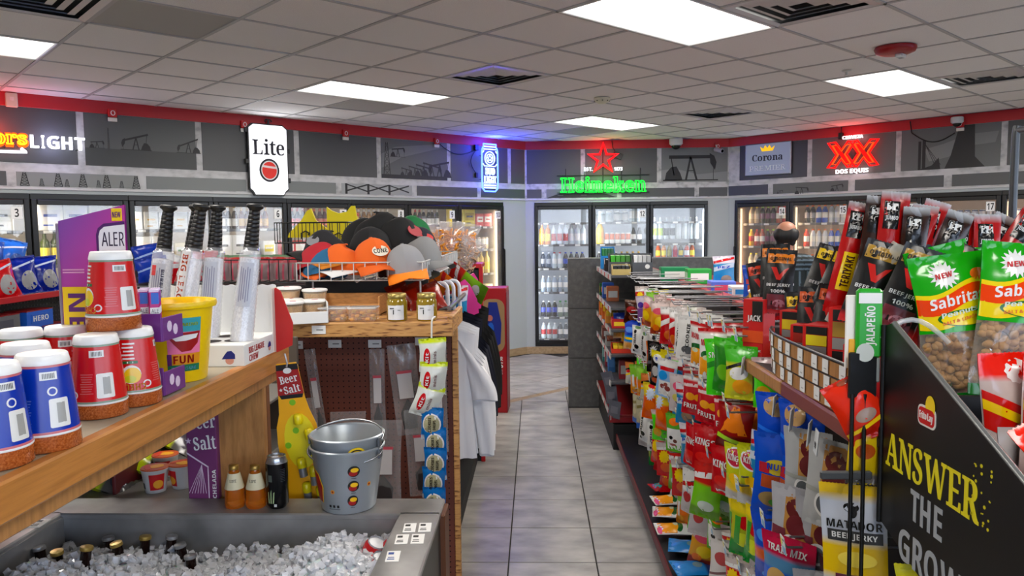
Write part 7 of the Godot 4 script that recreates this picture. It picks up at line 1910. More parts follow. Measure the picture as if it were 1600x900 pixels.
# ---------------------------------------------------------------- left foreground: wooden shelf and what stands on it
const SHELF := 1.366
func left_front():
	var honey := wood_mat("honey")
	var edge := wood_mat("edge")
	var t := thing("wooden_shelf", "long wooden shelf running from the left edge into the picture, with an end panel", "shelf")
	box_at(t, "board", Vector3(-1.32, SHELF - 0.012, -1.5), Vector3(1.0, 0.022, 1.9), flat_mat(Color(0.62, 0.58, 0.5), 0.45))
	box_at(t, "fascia", Vector3(-0.828, SHELF - 0.032, -1.5), Vector3(0.028, 0.066, 1.9), edge, 0.004)
	box_at(t, "lower_lip", Vector3(-0.85, SHELF - 0.085, -1.5), Vector3(0.02, 0.04, 1.86), honey, 0.003)
	box_at(t, "end_panel", Vector3(-0.945, 0.67, -2.3), Vector3(0.2, 1.34, 0.025), honey)
	box_at(t, "end_post", Vector3(-0.856, 0.67, -2.325), Vector3(0.024, 1.34, 0.03), flat_mat(Color(0.42, 0.25, 0.11), 0.5))
	box_at(t, "back_board", Vector3(-1.82, 0.68, -1.5), Vector3(0.02, 1.36, 1.9), honey)
	var rd := Color(0.78, 0.07, 0.08)
	var bl := Color(0.04, 0.19, 0.63)
	cup(Vector3(-0.873, SHELF, -1.3), bl, 0.35, "big blue cup with a white lid and barcode, front left on the shelf")
	cup(Vector3(-0.893, SHELF, -1.2), bl, 0.7, "big blue cup cut off by the left edge")
	cup(Vector3(-0.985, SHELF, -1.42), bl, 1.4, "blue cup mostly hidden behind the front blue one")
	cup(Vector3(-1.138, SHELF, -1.63), rd, 0.2, "red cup behind the blue cups at the left")
	cup(Vector3(-0.914, SHELF, -1.535), rd, 0.1, "red cup with a barcode label, front of the red stack")
	cup(Vector3(-0.894, SHELF, -1.64), rd, 1.5, "red cup at the right, under the top one and beside the purple tray")
	cup(Vector3(-1.07, SHELF, -1.68), rd, 0.1, "red cup half hidden behind the red stack")
	cup(Vector3(-0.922, SHELF + 0.169, -1.62), rd, 0.45, "red cup standing on top of the other red cups")
	t = thing("gum_display", "tall purple and pink counter display of slim gum packs behind the red cups", "display box", Vector3(-0.93, SHELF, -1.70))
	var b := MB.new()
	var mag := func(p: Vector2) -> Color: return Color(0.52, 0.27, 0.62).lerp(Color(0.88, 0.2, 0.58), clampf(1.1 + p.x * 4.0 - maxf(p.y - 0.24, 0.0) * 3.0, 0, 1)).srgb_to_linear()
	var cheek := func(a: float, v: float) -> Vector3: return Vector3(-0.155 + 0.155 * a, v * (0.405 + 0.035 * a), 0)
	b.grid(8, 14, cheek, func(a: float, v: float) -> Color: return mag.call(Vector2(-0.155 + 0.155 * a, v * 0.43)))
	b.grid(8, 14, func(a: float, v: float) -> Vector3: return cheek.call(a, v) - Vector3(0, 0, 0.006), func(_a: float, _v: float) -> Color: return Color(0.5, 0.2, 0.5).srgb_to_linear())
	obj(t, "printed_cheek", b, ink(0.35))
	box_at(t, "edge", Vector3(-0.158, 0.2, -0.004), Vector3(0.006, 0.4, 0.014), flat_mat(Color(0.5, 0.45, 0.52), 0.4))
	box_at(t, "far_cheek", Vector3(-0.09, 0.14, -0.085), Vector3(0.12, 0.28, 0.005), flat_mat(Color(0.4, 0.15, 0.45), 0.4))
	box_at(t, "back_panel", Vector3(-0.155, 0.2, -0.045), Vector3(0.005, 0.39, 0.085), flat_mat(Color(0.4, 0.15, 0.45), 0.4))
	box_at(t, "yellow_flash", Vector3(-0.12, 0.155, 0.001), Vector3(0.066, 0.2, 0.002), flat_mat(Color(0.93, 0.78, 0.05), 0.4))
	text(t, "NEW", 0.04, Color(0.35, 0.08, 0.4), Transform3D(Basis(Vector3(0, -1, 0), Vector3(1, 0, 0), Vector3(0, 0, 1)), Vector3(-0.12, 0.165, 0.002)), 0.15)
	box_at(t, "yellow_corner", Vector3(-0.018, 0.418, 0.001), Vector3(0.024, 0.028, 0.002), flat_mat(Color(0.93, 0.78, 0.05), 0.4))
	text(t, "NEW", 0.013, Color(0.35, 0.08, 0.4), put(-0.018, 0.418, 0.002), 0.019)
	b = MB.new()
	b.prism(PackedVector2Array([Vector2(-0.068, 0.24), Vector2(-0.001, 0.24), Vector2(-0.001, 0.375), Vector2(-0.05, 0.37), Vector2(-0.063, 0.36), Vector2(-0.068, 0.345)]), 0.0005, 0.0015)
	obj(t, "logo_back", b, flat_mat(Color(0.3, 0.1, 0.38), 0.4), put(0, 0.028, 0))
	b = MB.new()
	b.prism(PackedVector2Array([Vector2(-0.062, 0.30), Vector2(-0.001, 0.30), Vector2(-0.001, 0.368), Vector2(-0.048, 0.363), Vector2(-0.058, 0.355), Vector2(-0.062, 0.342)]), 0.0015, 0.002)
	obj(t, "logo_plate", b, flat_mat(Color(0.9, 0.88, 0.9), 0.4), put(0, 0.028, 0))
	text(t, "ALER", 0.032, Color(0.14, 0.06, 0.2), put(-0.029, 0.363, 0.002), 0.052, "sansthin")
	text(t, "CAFFEINE", 0.012, WHITE, put(-0.03, 0.313, 0.0016), 0.052)
	for k in 2:
		box_at(t, "fine_print", Vector3(-0.125, 0.294 - k * 0.006, 0.001), Vector3(0.05, 0.003, 0.001), flat_mat(Color(0.85, 0.6, 0.75), 0.5), 0)
	var violet := flat_mat(Color(0.4, 0.16, 0.48), 0.35)
	for k in 2:
		var y := 0.125 - k * 0.125
		box_at(t, "tray_front", Vector3(0.075, y + 0.03, -0.045), Vector3(0.004, 0.055, 0.1), violet)
		box_at(t, "tray_side", Vector3(0.035, y + 0.035, 0.006), Vector3(0.08, 0.065, 0.004), violet)
		box_at(t, "tray_floor", Vector3(0.035, y + 0.004, -0.045), Vector3(0.08, 0.004, 0.1), violet)
		b = MB.new()
		for q in [[-0.014, 0.005], [0.014, -0.005]]:
			b.prism(ellipse(0.011, 0.013, 10, q[0], q[1]), 0.0, 0.001)
		obj(t, "tray_mark", b, flat_mat(Color(0.85, 0.78, 0.88), 0.4), Transform3D(Basis(Vector3(0, 0, -1), Vector3.UP, Vector3(1, 0, 0)), Vector3(0.0775, y + 0.03, -0.04)))
	for k in 6:
		var x := -0.845 - 0.012 * (k % 3) - 0.03 * (k / 3)
		var g := thing("gum_pack", "slim pink and blue gum pack standing in the purple tray, %s one" % ordinal(k), "gum pack", Vector3(x - 0.03, SHELF + 0.132, -1.705 - 0.028 * (k % 3) - 0.008 * (k / 3)), 0.5)
		box_at(g, "carton", Vector3(0, 0.055, 0), Vector3(0.022, 0.11, 0.014), flat_mat(Color(0.7, 0.06, 0.45), 0.35), 0.002)
		box_at(g, "blue_end", Vector3(0.002, 0.095, 0.0072), Vector3(0.016, 0.026, 0.0008), flat_mat(Color(0.1, 0.35, 0.75), 0.35), 0)
		box_at(g, "white_top", Vector3(0, 0.112, 0), Vector3(0.02, 0.005, 0.012), flat_mat(Color(0.85, 0.8, 0.9), 0.35), 0)
		box_at(g, "white_plate", Vector3(0.001, 0.066, 0.0074), Vector3(0.02, 0.016, 0.0008), flat_mat(WHITE, 0.4), 0)
		text(g, "ALE", 0.009, Color(0.15, 0.06, 0.2), put(0.001, 0.066, 0.008), 0.015, "sansthin")
	t = thing("yellow_bucket", "large bright yellow plastic bucket with a mouth label", "bucket", Vector3(-0.93, SHELF, -1.91))
	t.scale = Vector3(1.24, 1.0, 1.24)
	b = MB.new()
	b.lathe([[0.0, 0.0], [0.058, 0.0], [0.06, 0.004], [0.076, 0.185], [0.083, 0.187], [0.085, 0.195], [0.083, 0.203], [0.079, 0.203], [0.076, 0.196], [0.058, 0.01], [0.0, 0.008]], 40)
	obj(t, "tub", b, flat_mat(Color(0.92, 0.77, 0.01), 0.3))
	var f := func(p: Vector2) -> Vector3:
		var r := lerpf(0.06, 0.076, p.y / 0.185) + 0.0006
		var a := p.x / 0.068
		return Vector3(sin(a) * r, p.y, cos(a) * r)
	var band := func(x0: float, x1: float, y0: float, y1: float) -> PackedVector2Array: return PackedVector2Array([Vector2(x0, y0), Vector2(x1, y0), Vector2(x1, y1), Vector2(x0, y1)])
	var lab := MB.new()
	lab.paint(Color(0.2, 0.6, 0.65)).decal(band.call(0.016, 0.08, 0.13, 0.165), f, 0.0004, 0.012)
	lab.paint(Color(0.9, 0.45, 0.6)).decal(band.call(0.016, 0.08, 0.075, 0.13), f, 0.0004, 0.012)
	lab.paint(Color(0.85, 0.55, 0.08)).decal(band.call(0.024, 0.08, 0.048, 0.075), f, 0.0004, 0.012)
	lab.paint(Color(0.35, 0.15, 0.4)).decal(band.call(0.014, 0.023, 0.045, 0.075), f, 0.0004, 0.012)
	lab.paint(Color(0.1, 0.45, 0.3)).decal(band.call(0.014, 0.08, 0.03, 0.047), f, 0.0004, 0.012)
	lab.paint(Color(0.6, 0.06, 0.08)).decal(PackedVector2Array([Vector2(0.018, 0.118), Vector2(0.04, 0.128), Vector2(0.078, 0.13), Vector2(0.074, 0.1), Vector2(0.06, 0.082), Vector2(0.042, 0.08), Vector2(0.028, 0.1)]), f, 0.0008, 0.01)
	lab.paint(WHITE).decal(PackedVector2Array([Vector2(0.024, 0.117), Vector2(0.042, 0.122), Vector2(0.074, 0.124), Vector2(0.07, 0.113), Vector2(0.05, 0.108), Vector2(0.032, 0.108)]), f, 0.0012, 0.01)
	obj(t, "label", lab, ink(0.35))
	for q in [["FUN", 0.02, 0.046, 0.061, Color(0.75, 0.1, 0.08), 0.04], ["TAMARIND", 0.008, 0.048, 0.149, Color(0.75, 0.85, 0.1), 0.05], ["TONGUE", 0.008, 0.046, 0.038, Color(0.5, 0.75, 0.85), 0.05]]:
		text(t, q[0], q[1], q[4], Transform3D(), q[5], "sans", func(p: Vector3) -> Vector3: return f.call(Vector2(q[2] + p.x, q[3] + p.y)) * Vector3(1.02, 1, 1.02))
	bat_display()
	steel_cooler()
	ledge_things()
	pegboard()
func cup(at: Vector3, c: Color, turn: float, label: String):
	var t := thing("snack_cup", label, "cup", at, turn)
	t.scale = Vector3(1.12, 1.0, 1.12)
	var blue := c.b > c.r
	var rim := Color(0.75, 0.4, 0.42) if blue else Color(0.5, 0.58, 0.5)
	var b := MB.new()
	b.lathe([[0.0, 0.0], [0.047, 0.0], [0.0495, 0.003], [0.0485, 0.03]], 32)
	obj(t, "crumb_foot", b, tex_mat("crumbs", noise_tex("crumbs", 0.06, [[0.0, Color(0.42, 0.17, 0.06)], [0.5, Color(0.66, 0.33, 0.13)], [1.0, Color(0.85, 0.55, 0.32)]], 256), Vector3(14, 14, 14), 0.25))
	b = MB.new()
	b.lathe([[0.0485, 0.029, WHITE], [0.0495, 0.031, WHITE], [0.0485, 0.033, rim], [0.0482, 0.037, rim], [0.0478, 0.037, c], [0.0382, 0.147, c], [0.0385, 0.147, rim], [0.038, 0.152, rim]], 32)
	var d := b
	b = MB.new()
	b.lathe([[0.0385, 0.151], [0.039, 0.153], [0.036, 0.167], [0.034, 0.169], [0.0, 0.168]], 32)
	obj(t, "lid", b, flat_mat(Color(0.93, 0.93, 0.92), 0.3))
	var f := func(p: Vector2) -> Vector3:
		var r := lerpf(0.0478, 0.0382, (p.y - 0.037) / 0.11) + 0.0002
		var a := p.x / 0.043
		return Vector3(sin(a) * r, p.y, cos(a) * r)
	d.paint(WHITE).decal(rect(0.026, 0.014, 0.018, 0.133), f, 0.0003, 0.012)
	d.paint(Color(0.2, 0.2, 0.2))
	for k in 8:
		d.decal(rect(0.0012, 0.009, 0.0095 + k * 0.0024, 0.133), f, 0.0006, 0.012)
	d.paint(Color(0.87, 0.87, 0.85)).decal(rect(0.028, 0.05, 0.03, 0.068, 0.003), f, 0.0003, 0.012)
	d.paint(Color(0.62, 0.62, 0.6)).decal(rect(0.012, 0.035, 0.032, 0.068), f, 0.0006, 0.012)
	d.paint(WHITE)
	for k in 6:
		d.decal(rect(0.024 - 0.002 * (k % 3), 0.0035, -0.052 - 0.002 * (k % 2), 0.138 - k * 0.008), f, 0.0003, 0.012)
	for k in 9:
		d.paint(c.lerp(WHITE, 0.35)).decal(rect(0.022 - 0.002 * (k % 4), 0.0018, 0.0 if not blue else -0.018, 0.092 - k * 0.0048), f, 0.0003, 0.012)
	d.paint(WHITE).decal(ellipse(0.0075, 0.008, 14, 0.022 if blue else -0.022, 0.106 if blue else 0.05), f, 0.0003, 0.012)
	d.paint(c).decal(ellipse(0.005, 0.0055, 12, 0.022 if blue else -0.022, 0.106 if blue else 0.05), f, 0.0006, 0.012)
	d.paint(WHITE).decal(ellipse(0.017, 0.02, 18, -0.048, 0.072), f, 0.0003, 0.012)
	d.paint(Color(0.9, 0.75, 0.08)).decal(ellipse(0.0145, 0.017, 18, -0.046, 0.07), f, 0.0006, 0.012)
	d.paint(Color(0.75, 0.78, 0.1)).decal(ellipse(0.01, 0.008, 14, -0.05, 0.062), f, 0.0009, 0.012)
	if not blue: d.paint(Color(0.15, 0.4, 0.2)).decal(rect(0.028, 0.006, -0.05, 0.098), f, 0.0003, 0.012)
	obj(t, "printed_wall", d, ink(0.22))
	text(t, "CHELA", 0.013, Color(0.93, 0.62, 0.06), Transform3D(), 0.042, "sans", func(p: Vector3) -> Vector3: return f.call(Vector2(-0.046 - p.x, 0.045 - p.y)) * Vector3(1.02, 1, 1.02), "lettering", 0.0004)
func bat_display():
	var white := flat_mat(Color(0.88, 0.88, 0.87), 0.5)
	var t := thing("bat_display", "white cardboard display with round holes, tall back and red side wing, holding clear bats", "display box", Vector3(-0.99, SHELF, -2.22))
	var b := MB.new()
	b.box(Vector3(0, 0.028, 0.139), Vector3(0.34, 0.056, 0.003))
	b.box(Vector3(0.17, 0.028, 0), Vector3(0.003, 0.056, 0.28))
	b.box(Vector3(-0.17, 0.028, 0), Vector3(0.003, 0.056, 0.28))
	obj(t, "tray_walls", b, white)
	b = MB.new()
	b.box(Vector3(0, 0.057, 0), Vector3(0.34, 0.003, 0.28))
	var top := obj(t, "tray_top", b, white)
	for q in [[-0.1, -0.02], [-0.045, 0.05], [-0.02, -0.07], [0.04, 0.06], [0.05, -0.05], [0.11, 0.04], [-0.1, 0.08]]:
		b = MB.new()
		b.lathe([[0.0, 0.0], [0.033, 0.0]], 20)
		obj(top, "hole", b, flat_mat(Color(0.22, 0.19, 0.18), 0.8), put(q[0], 0.059, q[1]))
	b = MB.new()
	var wavy := PackedVector2Array([Vector2(-0.17, 0), Vector2(0.17, 0), Vector2(0.17, 0.205)])
	for k in 41: wavy.append(Vector2(0.168 - k * 0.0084, 0.208 + 0.002 * sin(k * 1.6)))
	b.prism(wavy, -0.143, -0.139)
	obj(t, "back_card", b, white)
	b = MB.new()
	b.prism(PackedVector2Array([Vector2(0, -0.005), Vector2(0.055, 0.02), Vector2(0.06, 0.09), Vector2(0.022, 0.19), Vector2(0.006, 0.2), Vector2(0, 0.195)]), 0.0, 0.003)
	obj(t, "red_wing", b, flat_mat(Color(0.75, 0.13, 0.12), 0.5), put(0.172, 0.0, -0.12, -0.15))
	b = MB.new()
	b.box(Vector3(0.171, 0.1, -0.12), Vector3(0.004, 0.2, 0.05))
	obj(t, "wing_edge", b, flat_mat(Color(0.85, 0.8, 0.75), 0.5))
	var sd := Transform3D(Basis(Vector3(0, 0, -1), Vector3.UP, Vector3(1, 0, 0)), Vector3(0.1718, 0, 0))
	text(t, "BIG LEAGUE", 0.018, Color(0.62, 0.12, 0.12), sd * put(-0.045, 0.039, 0), 0.12)
	text(t, "CHEW", 0.018, Color(0.62, 0.12, 0.12), sd * put(-0.07, 0.016, 0), 0.07)
	for q in [[Transform3D(Basis(), Vector3(0.13, 0.02, 0.1408)), 1.0], [sd * put(0.06, 0.024, 0), 0.7]]:
		b = MB.new()
		var k: float = q[1]
		b.paint(Color(0.8, 0.55, 0.48)).prism(ellipse(0.012 * k, 0.011 * k, 14, 0, -0.004), 0.0, 0.0006)
		b.paint(Color(0.06, 0.12, 0.45)).prism(PackedVector2Array([Vector2(-0.022 * k, 0), Vector2(0.016 * k, 0.001), Vector2(0.016 * k, 0.014 * k), Vector2(0.006 * k, 0.024 * k), Vector2(-0.006 * k, 0.022 * k), Vector2(-0.014 * k, 0.012 * k)]), 0.0006, 0.0012)
		obj(t, "helmet_print", b, ink(0.5), q[0])
	var clear := pane_mat(Color(0.92, 0.93, 0.95), 0.2, 0.1)
	var n := 0
	for q in [[-1.129, -1.081, -2.2, "clear plastic bat tube with a black grip, leftmost of the cluster"], [-1.074, -1.018, -2.25, "clear bat tube with an orange strip, second in the cluster"], [-1.035, -0.960, -2.15, "clear bat tube with bold orange letters leaning right, third in the cluster"], [-0.995, -0.965, -2.27, "clear bat tube half hidden behind the leaning lettered one"], [-0.868, -0.823, -2.2, "clear bat tube with a black grip standing alone at the right"]]:
		t = thing("bat_tube", q[3], "toy bat")
		var lo := Vector3(q[0], SHELF + 0.03, q[2] + 0.02)
		var hi := Vector3(q[1], 1.82, q[2] - 0.02)
		var up := (hi - lo).normalized()
		var rt := up.cross(Vector3(0, 0, 1)).normalized()
		t.transform = Transform3D(Basis(rt, up, rt.cross(up)), lo)
		var L := lo.distance_to(hi)
		b = MB.new()
		var pr := [[0.03, 0.0]]
		for k in 22:
			var y := 0.008 + k * (L - 0.15) / 21.0
			var r := lerpf(0.034, 0.030, k / 21.0)
			pr.append([r, y]); pr.append([r - 0.0013, y + 0.005])
		pr.append([0.024, L - 0.135]); pr.append([0.021, L - 0.125])
		b.lathe(pr, 22)
		obj(t, "clear_barrel", b, clear)
		b = MB.new()
		b.lathe([[0.0, 0.004], [0.03, 0.004], [0.027, L - 0.16], [0.0, L - 0.155]], 18)
		obj(t, "gum_filling", b, tex_mat("gumballs", noise_tex("gumballs", 0.05, [[0.0, Color(0.72, 0.73, 0.76)], [0.5, Color(0.9, 0.9, 0.92)], [1.0, Color(0.97, 0.97, 0.97)]], 256, FastNoiseLite.TYPE_CELLULAR), Vector3(16, 9, 16), 0.4, 0.0, null, 0.5, Color.WHITE, false))
		b = MB.new()
		pr = [[0.023, L - 0.135]]
		for k in 9:
			var y := L - 0.13 + k * 0.0125
			var r := 0.0215 - 0.0007 * k
			pr.append([r, y]); pr.append([r, y + 0.01]); pr.append([r - 0.0015, y + 0.0112])
		pr.append_array([[0.017, L - 0.014], [0.024, L - 0.009], [0.0245, L - 0.003], [0.021, L + 0.001], [0.0, L + 0.002]])
		b.lathe(pr, 22)
		obj(t, "black_grip", b, flat_mat(Color(0.035, 0.037, 0.04), 0.4))
		var g := func(p: Vector2) -> Vector3:
			var a := p.x / 0.034
			return Vector3(sin(a) * 0.0352, p.y, cos(a) * 0.0352)
		if n in [1, 2]:
			text(t, "BIG LEAGUE CHEW", 0.017, Color(0.8, 0.28, 0.05), Transform3D(), L * 0.62, "sans", func(p: Vector3) -> Vector3: return g.call(Vector2(-0.004 + p.y * -1.0 if n == 9 else p.y + (-0.006 if n == 2 else 0.004), L * 0.35 - p.x)) * Vector3(1.01, 1, 1.01))
			b = MB.new()
			b.paint(Color(0.85, 0.85, 0.86)).decal(rect(0.026, L * 0.66, -0.006 if n == 2 else 0.004, L * 0.35), g, 0.0001, 0.014)
			obj(t, "letter_strip", b, ink(0.4))
		else:
			b = MB.new()
			b.paint(Color(0.75, 0.76, 0.8)).decal(rect(0.04, L * 0.3, 0.005, L * 0.45), g, 0.0001, 0.014)
			for k in 5: b.paint(Color(0.5, 0.5, 0.6)).decal(rect(0.0022, L * (0.24 - 0.02 * (k % 3)), -0.008 + k * 0.006, L * 0.45), g, 0.0005, 0.02)
			if n == 0: b.paint(Color(0.8, 0.2, 0.2)).decal(rect(0.012, 0.03, -0.006, L * 0.55), g, 0.0006, 0.01)
			obj(t, "small_print", b, ink(0.4))
			if n == 0: text(t, "BUBBLE GUMBALLS", 0.008, Color(0.15, 0.15, 0.3), Transform3D(), L * 0.4, "sans", func(p: Vector3) -> Vector3: return g.call(Vector2(0.018 + p.y, L * 0.36 - p.x)) * Vector3(1.02, 1, 1.02))
		n += 1
func steel_cooler():
	var steel: StandardMaterial3D = tex_mat("steel", noise_tex("steel", 0.01, [[0.0, Color(0.46, 0.455, 0.45)], [0.5, Color(0.56, 0.555, 0.55)], [1.0, Color(0.66, 0.655, 0.65)]], 256), Vector3(1.5, 1.5, 1.5), 0.36, 0.45)
	var t := thing("ice_cooler", "open stainless steel drinks cooler full of ice in the left foreground", "cooler")
	var Y := 0.92
	for q in [[-0.895, -2.2, 1.22, 0.13, "rim"], [-0.345, -1.63, 0.12, 1.04, "rim"], [-1.455, -1.63, 0.1, 1.04, "rim"], [-0.895, -1.08, 1.22, 0.1, "rim"]]:
		box_at(t, q[4], Vector3(q[0], Y - 0.01, q[1]), Vector3(q[2], 0.02, q[3]), steel, 0.004)
	var b := MB.new()
	b.box(Vector3(-0.9, 0.75, -2.14), Vector3(1.0, 0.32, 0.008)); b.box(Vector3(-0.9, 0.75, -1.12), Vector3(1.0, 0.32, 0.008))
	b.box(Vector3(-0.402, 0.75, -1.63), Vector3(0.008, 0.32, 1.02)); b.box(Vector3(-1.402, 0.75, -1.63), Vector3(0.008, 0.32, 1.02))
	b.box(Vector3(-0.9, 0.59, -1.63), Vector3(1.0, 0.01, 1.02))
	obj(t, "well", b, steel)
	b = MB.new()
	b.box(Vector3(-0.895, 0.455, -2.255), Vector3(1.2, 0.91, 0.01)); b.box(Vector3(-0.895, 0.455, -1.04), Vector3(1.2, 0.91, 0.01))
	b.box(Vector3(-0.292, 0.455, -1.65), Vector3(0.01, 0.91, 1.2)); b.box(Vector3(-1.498, 0.455, -1.65), Vector3(0.01, 0.91, 1.2))
	obj(t, "body", b, flat_mat(Color(0.24, 0.235, 0.23), 0.4, 0.6))
	box_at(t, "corner_post", Vector3(-0.283, 0.46, -2.2), Vector3(0.02, 0.9, 0.1), flat_mat(Color(0.36, 0.2, 0.09), 0.5))
	for q in [[-0.356, -2.033], [-0.314, -2.036], [-0.364, -1.955], [-0.322, -1.958], [-0.368, -1.85], [-1.45, -2.03], [-1.42, -2.06], [-1.475, -1.97], [-1.46, -1.86]]:
		var s := obj(t, "rim_sticker", MB.new(), flat_mat(Color(0.88, 0.88, 0.87), 0.5), put(q[0], Y + 0.0006, q[1], 0.08))
		b = MB.new()
		b.box(Vector3.ZERO, Vector3(0.034, 0.001, 0.062))
		s.mesh = b.mesh()
		b = MB.new()
		b.box(Vector3(-0.006, 0.0008, -0.016), Vector3(0.014, 0.0006, 0.012)); b.box(Vector3(-0.004, 0.0008, 0.018), Vector3(0.018, 0.0006, 0.004)); b.box(Vector3(-0.004, 0.0008, 0.008), Vector3(0.016, 0.0006, 0.003))
		stuff(obj(s, "sticker_print", b, flat_mat(Color(0.12, 0.12, 0.12) if q[0] != -0.368 else Color(0.1, 0.25, 0.55), 0.5)))
	var nz := FastNoiseLite.new()
	nz.seed = 5
	nz.frequency = 3.0
	var top := func(x: float, z: float) -> float:
		return 0.812 + 0.05 * nz.get_noise_2d(x, z) + 0.035 * exp(-pow((x + 1.28) * 4.0, 2.0)) * smoothstep(-2.15, -1.9, z) + 0.035 * exp(-pow((x + 0.55) * 4.5, 2.0)) + 0.02 * smoothstep(-2.1, -1.7, z)
	var ice := thing("ice_bed", "heap of crushed clear ice filling the steel cooler", "ice")
	stuff(ice)
	b = MB.new()
	b.grid(60, 60, func(a: float, c: float) -> Vector3:
		var x := -1.395 + 0.99 * a
		var z := -2.132 + 1.0 * c
		return Vector3(x, top.call(x, z) - 0.012 + 0.006 * nz.get_noise_2d(x * 12, z * 12), z), null, true)
	var im := StandardMaterial3D.new()
	im.albedo_color = Color(0.9, 0.93, 0.95)
	im.roughness = 0.18
	im.subsurf_scatter_enabled = true
	im.subsurf_scatter_strength = 0.3
	obj(ice, "packed_ice", b, im)
	var lumps := []
	for v in 3:
		var q := MB.new()
		var h := 0.5
		var c8 := []
		for k in 8: c8.append(Vector3(h if k & 1 else -h, h if k & 2 else -h, h if k & 4 else -h) * Vector3(rng.randf_range(0.6, 1.1), rng.randf_range(0.5, 1.0), rng.randf_range(0.6, 1.1)))
		for fc in [[0, 1, 3, 2], [4, 5, 7, 6], [0, 1, 5, 4], [2, 3, 7, 6], [0, 2, 6, 4], [1, 3, 7, 5]]:
			var ce: Vector3 = (c8[fc[0]] + c8[fc[1]] + c8[fc[2]] + c8[fc[3]]) * 0.27
			for e in 4:
				var p0: Vector3 = c8[fc[e]]
				var p1: Vector3 = c8[fc[(e + 1) % 4]]
				var nn := (p1 - p0).cross(ce - p0).normalized()
				q.tri(p0, p1, ce, nn if nn.dot(ce) > 0 else -nn)
		lumps.append(q.mesh())
	var gl := StandardMaterial3D.new()
	gl.albedo_color = Color(0.97, 0.98, 1.0, 0.62)
	gl.roughness = 0.06
	gl.refraction_enabled = true
	gl.refraction_scale = 0.03
	for v in 3:
		var mm := MultiMesh.new()
		mm.transform_format = MultiMesh.TRANSFORM_3D
		mm.mesh = lumps[v]
		mm.instance_count = 1700
		for k in 1700:
			var x := rng.randf_range(-1.385, -0.415)
			var z := rng.randf_range(-2.125, -1.3)
			var s := rng.randf_range(0.008, 0.022)
			mm.set_instance_transform(k, Transform3D(Basis.from_euler(Vector3(rng.randf() * 6, rng.randf() * 6, rng.randf() * 6)).scaled(Vector3.ONE * s), Vector3(x, top.call(x, z) + rng.randf_range(-0.008, 0.012), z)))
		var o := MultiMeshInstance3D.new()
		o.name = "ice_lumps"
		o.multimesh = mm
		o.material_override = gl
		ice.add_child(o, true)
		stuff(o)
	var gold := Color(0.72, 0.6, 0.3)
	var grey := Color(0.6, 0.6, 0.6)
	var K := Color(0.1, 0.04, 0.03)
	var n := 0
	for q in [[-1.36, -2.0, grey, "brown bottle neck with a foil collar, far left in the ice"], [-1.3, -1.96, gold, "dark bottle neck with a gold cap, second from left in the ice"], [-1.235, -1.93, gold, "low gold cap third from left in the ice"], [-1.24, -2.1, grey, "silver cap at the back of the ice, left of centre"], [-1.165, -2.05, gold, "tilted gold cap in the ice, in front of its neighbour"], [-1.15, -2.09, gold, "gold cap just behind the tilted one in the ice"], [-1.075, -2.09, grey, "silver capped dark bottle in the ice, right of the gold pair"], [-1.005, -2.09, grey, "upright dark bottle neck in the ice, right of the group"], [-0.95, -2.0, grey, "short dark bottle neck in the ice, rightmost of the bottles"]]:
		var y: float = top.call(q[0], q[1]) - 0.12
		var t2 := thing("iced_bottle", q[3], "bottle", Vector3(q[0], y, q[1]))
		t2.rotation = Vector3(0.1 * sin(n * 2.0), 0, 0.14 * cos(n * 1.7))
		b = MB.new()
		b.lathe([[0.0, 0.0], [0.029, 0.0], [0.03, 0.05], [0.022, 0.09], [0.0145, 0.115], [0.0135, 0.155], [0.0145, 0.158], [0.0145, 0.164]], 18)
		obj(t2, "glass", b, flat_mat(K, 0.12))
		b = MB.new()
		b.lathe([[0.0138, 0.118], [0.0142, 0.12], [0.0138, 0.142]], 18)
		obj(t2, "collar", b, flat_mat(Color(0.3, 0.09, 0.07) if n == 0 else K.lightened(0.08), 0.3))
		b = MB.new()
		b.lathe([[0.0165, 0.16], [0.0168, 0.163], [0.0158, 0.169], [0.0, 0.171]], 21)
		obj(t2, "cap", b, flat_mat(q[2], 0.3, 0.6))
		n += 1
	for q in [[-0.69, -2.08, BLUE, "blue can top in the ice below the clip card"], [-0.5, -2.08, RED, "red can in the ice at the back right, left of two"], [-0.45, -2.09, RED, "red can in the ice at the back right, right of two"], [-0.47, -2.0, RED, "red can sunk in the ice near the rim stickers"], [-0.435, -2.0, BLUE, "blue can in the ice nearest the white stickers"], [-0.43, -1.92, BLUE, "blue can at the bottom edge by the right rim"], [-0.71, -1.96, Color(0.3, 0.3, 0.6), "dull violet can mostly under the ice"]]:
		single("iced_can", q[3], "can", drink("can", q[2], q[2].lerp(WHITE, 0.15), Color(0.65, 0.66, 0.68)), ink(0.25), put(q[0], top.call(q[0], q[1]) - 0.09, q[1], 0.4, 0.35, -0.3))
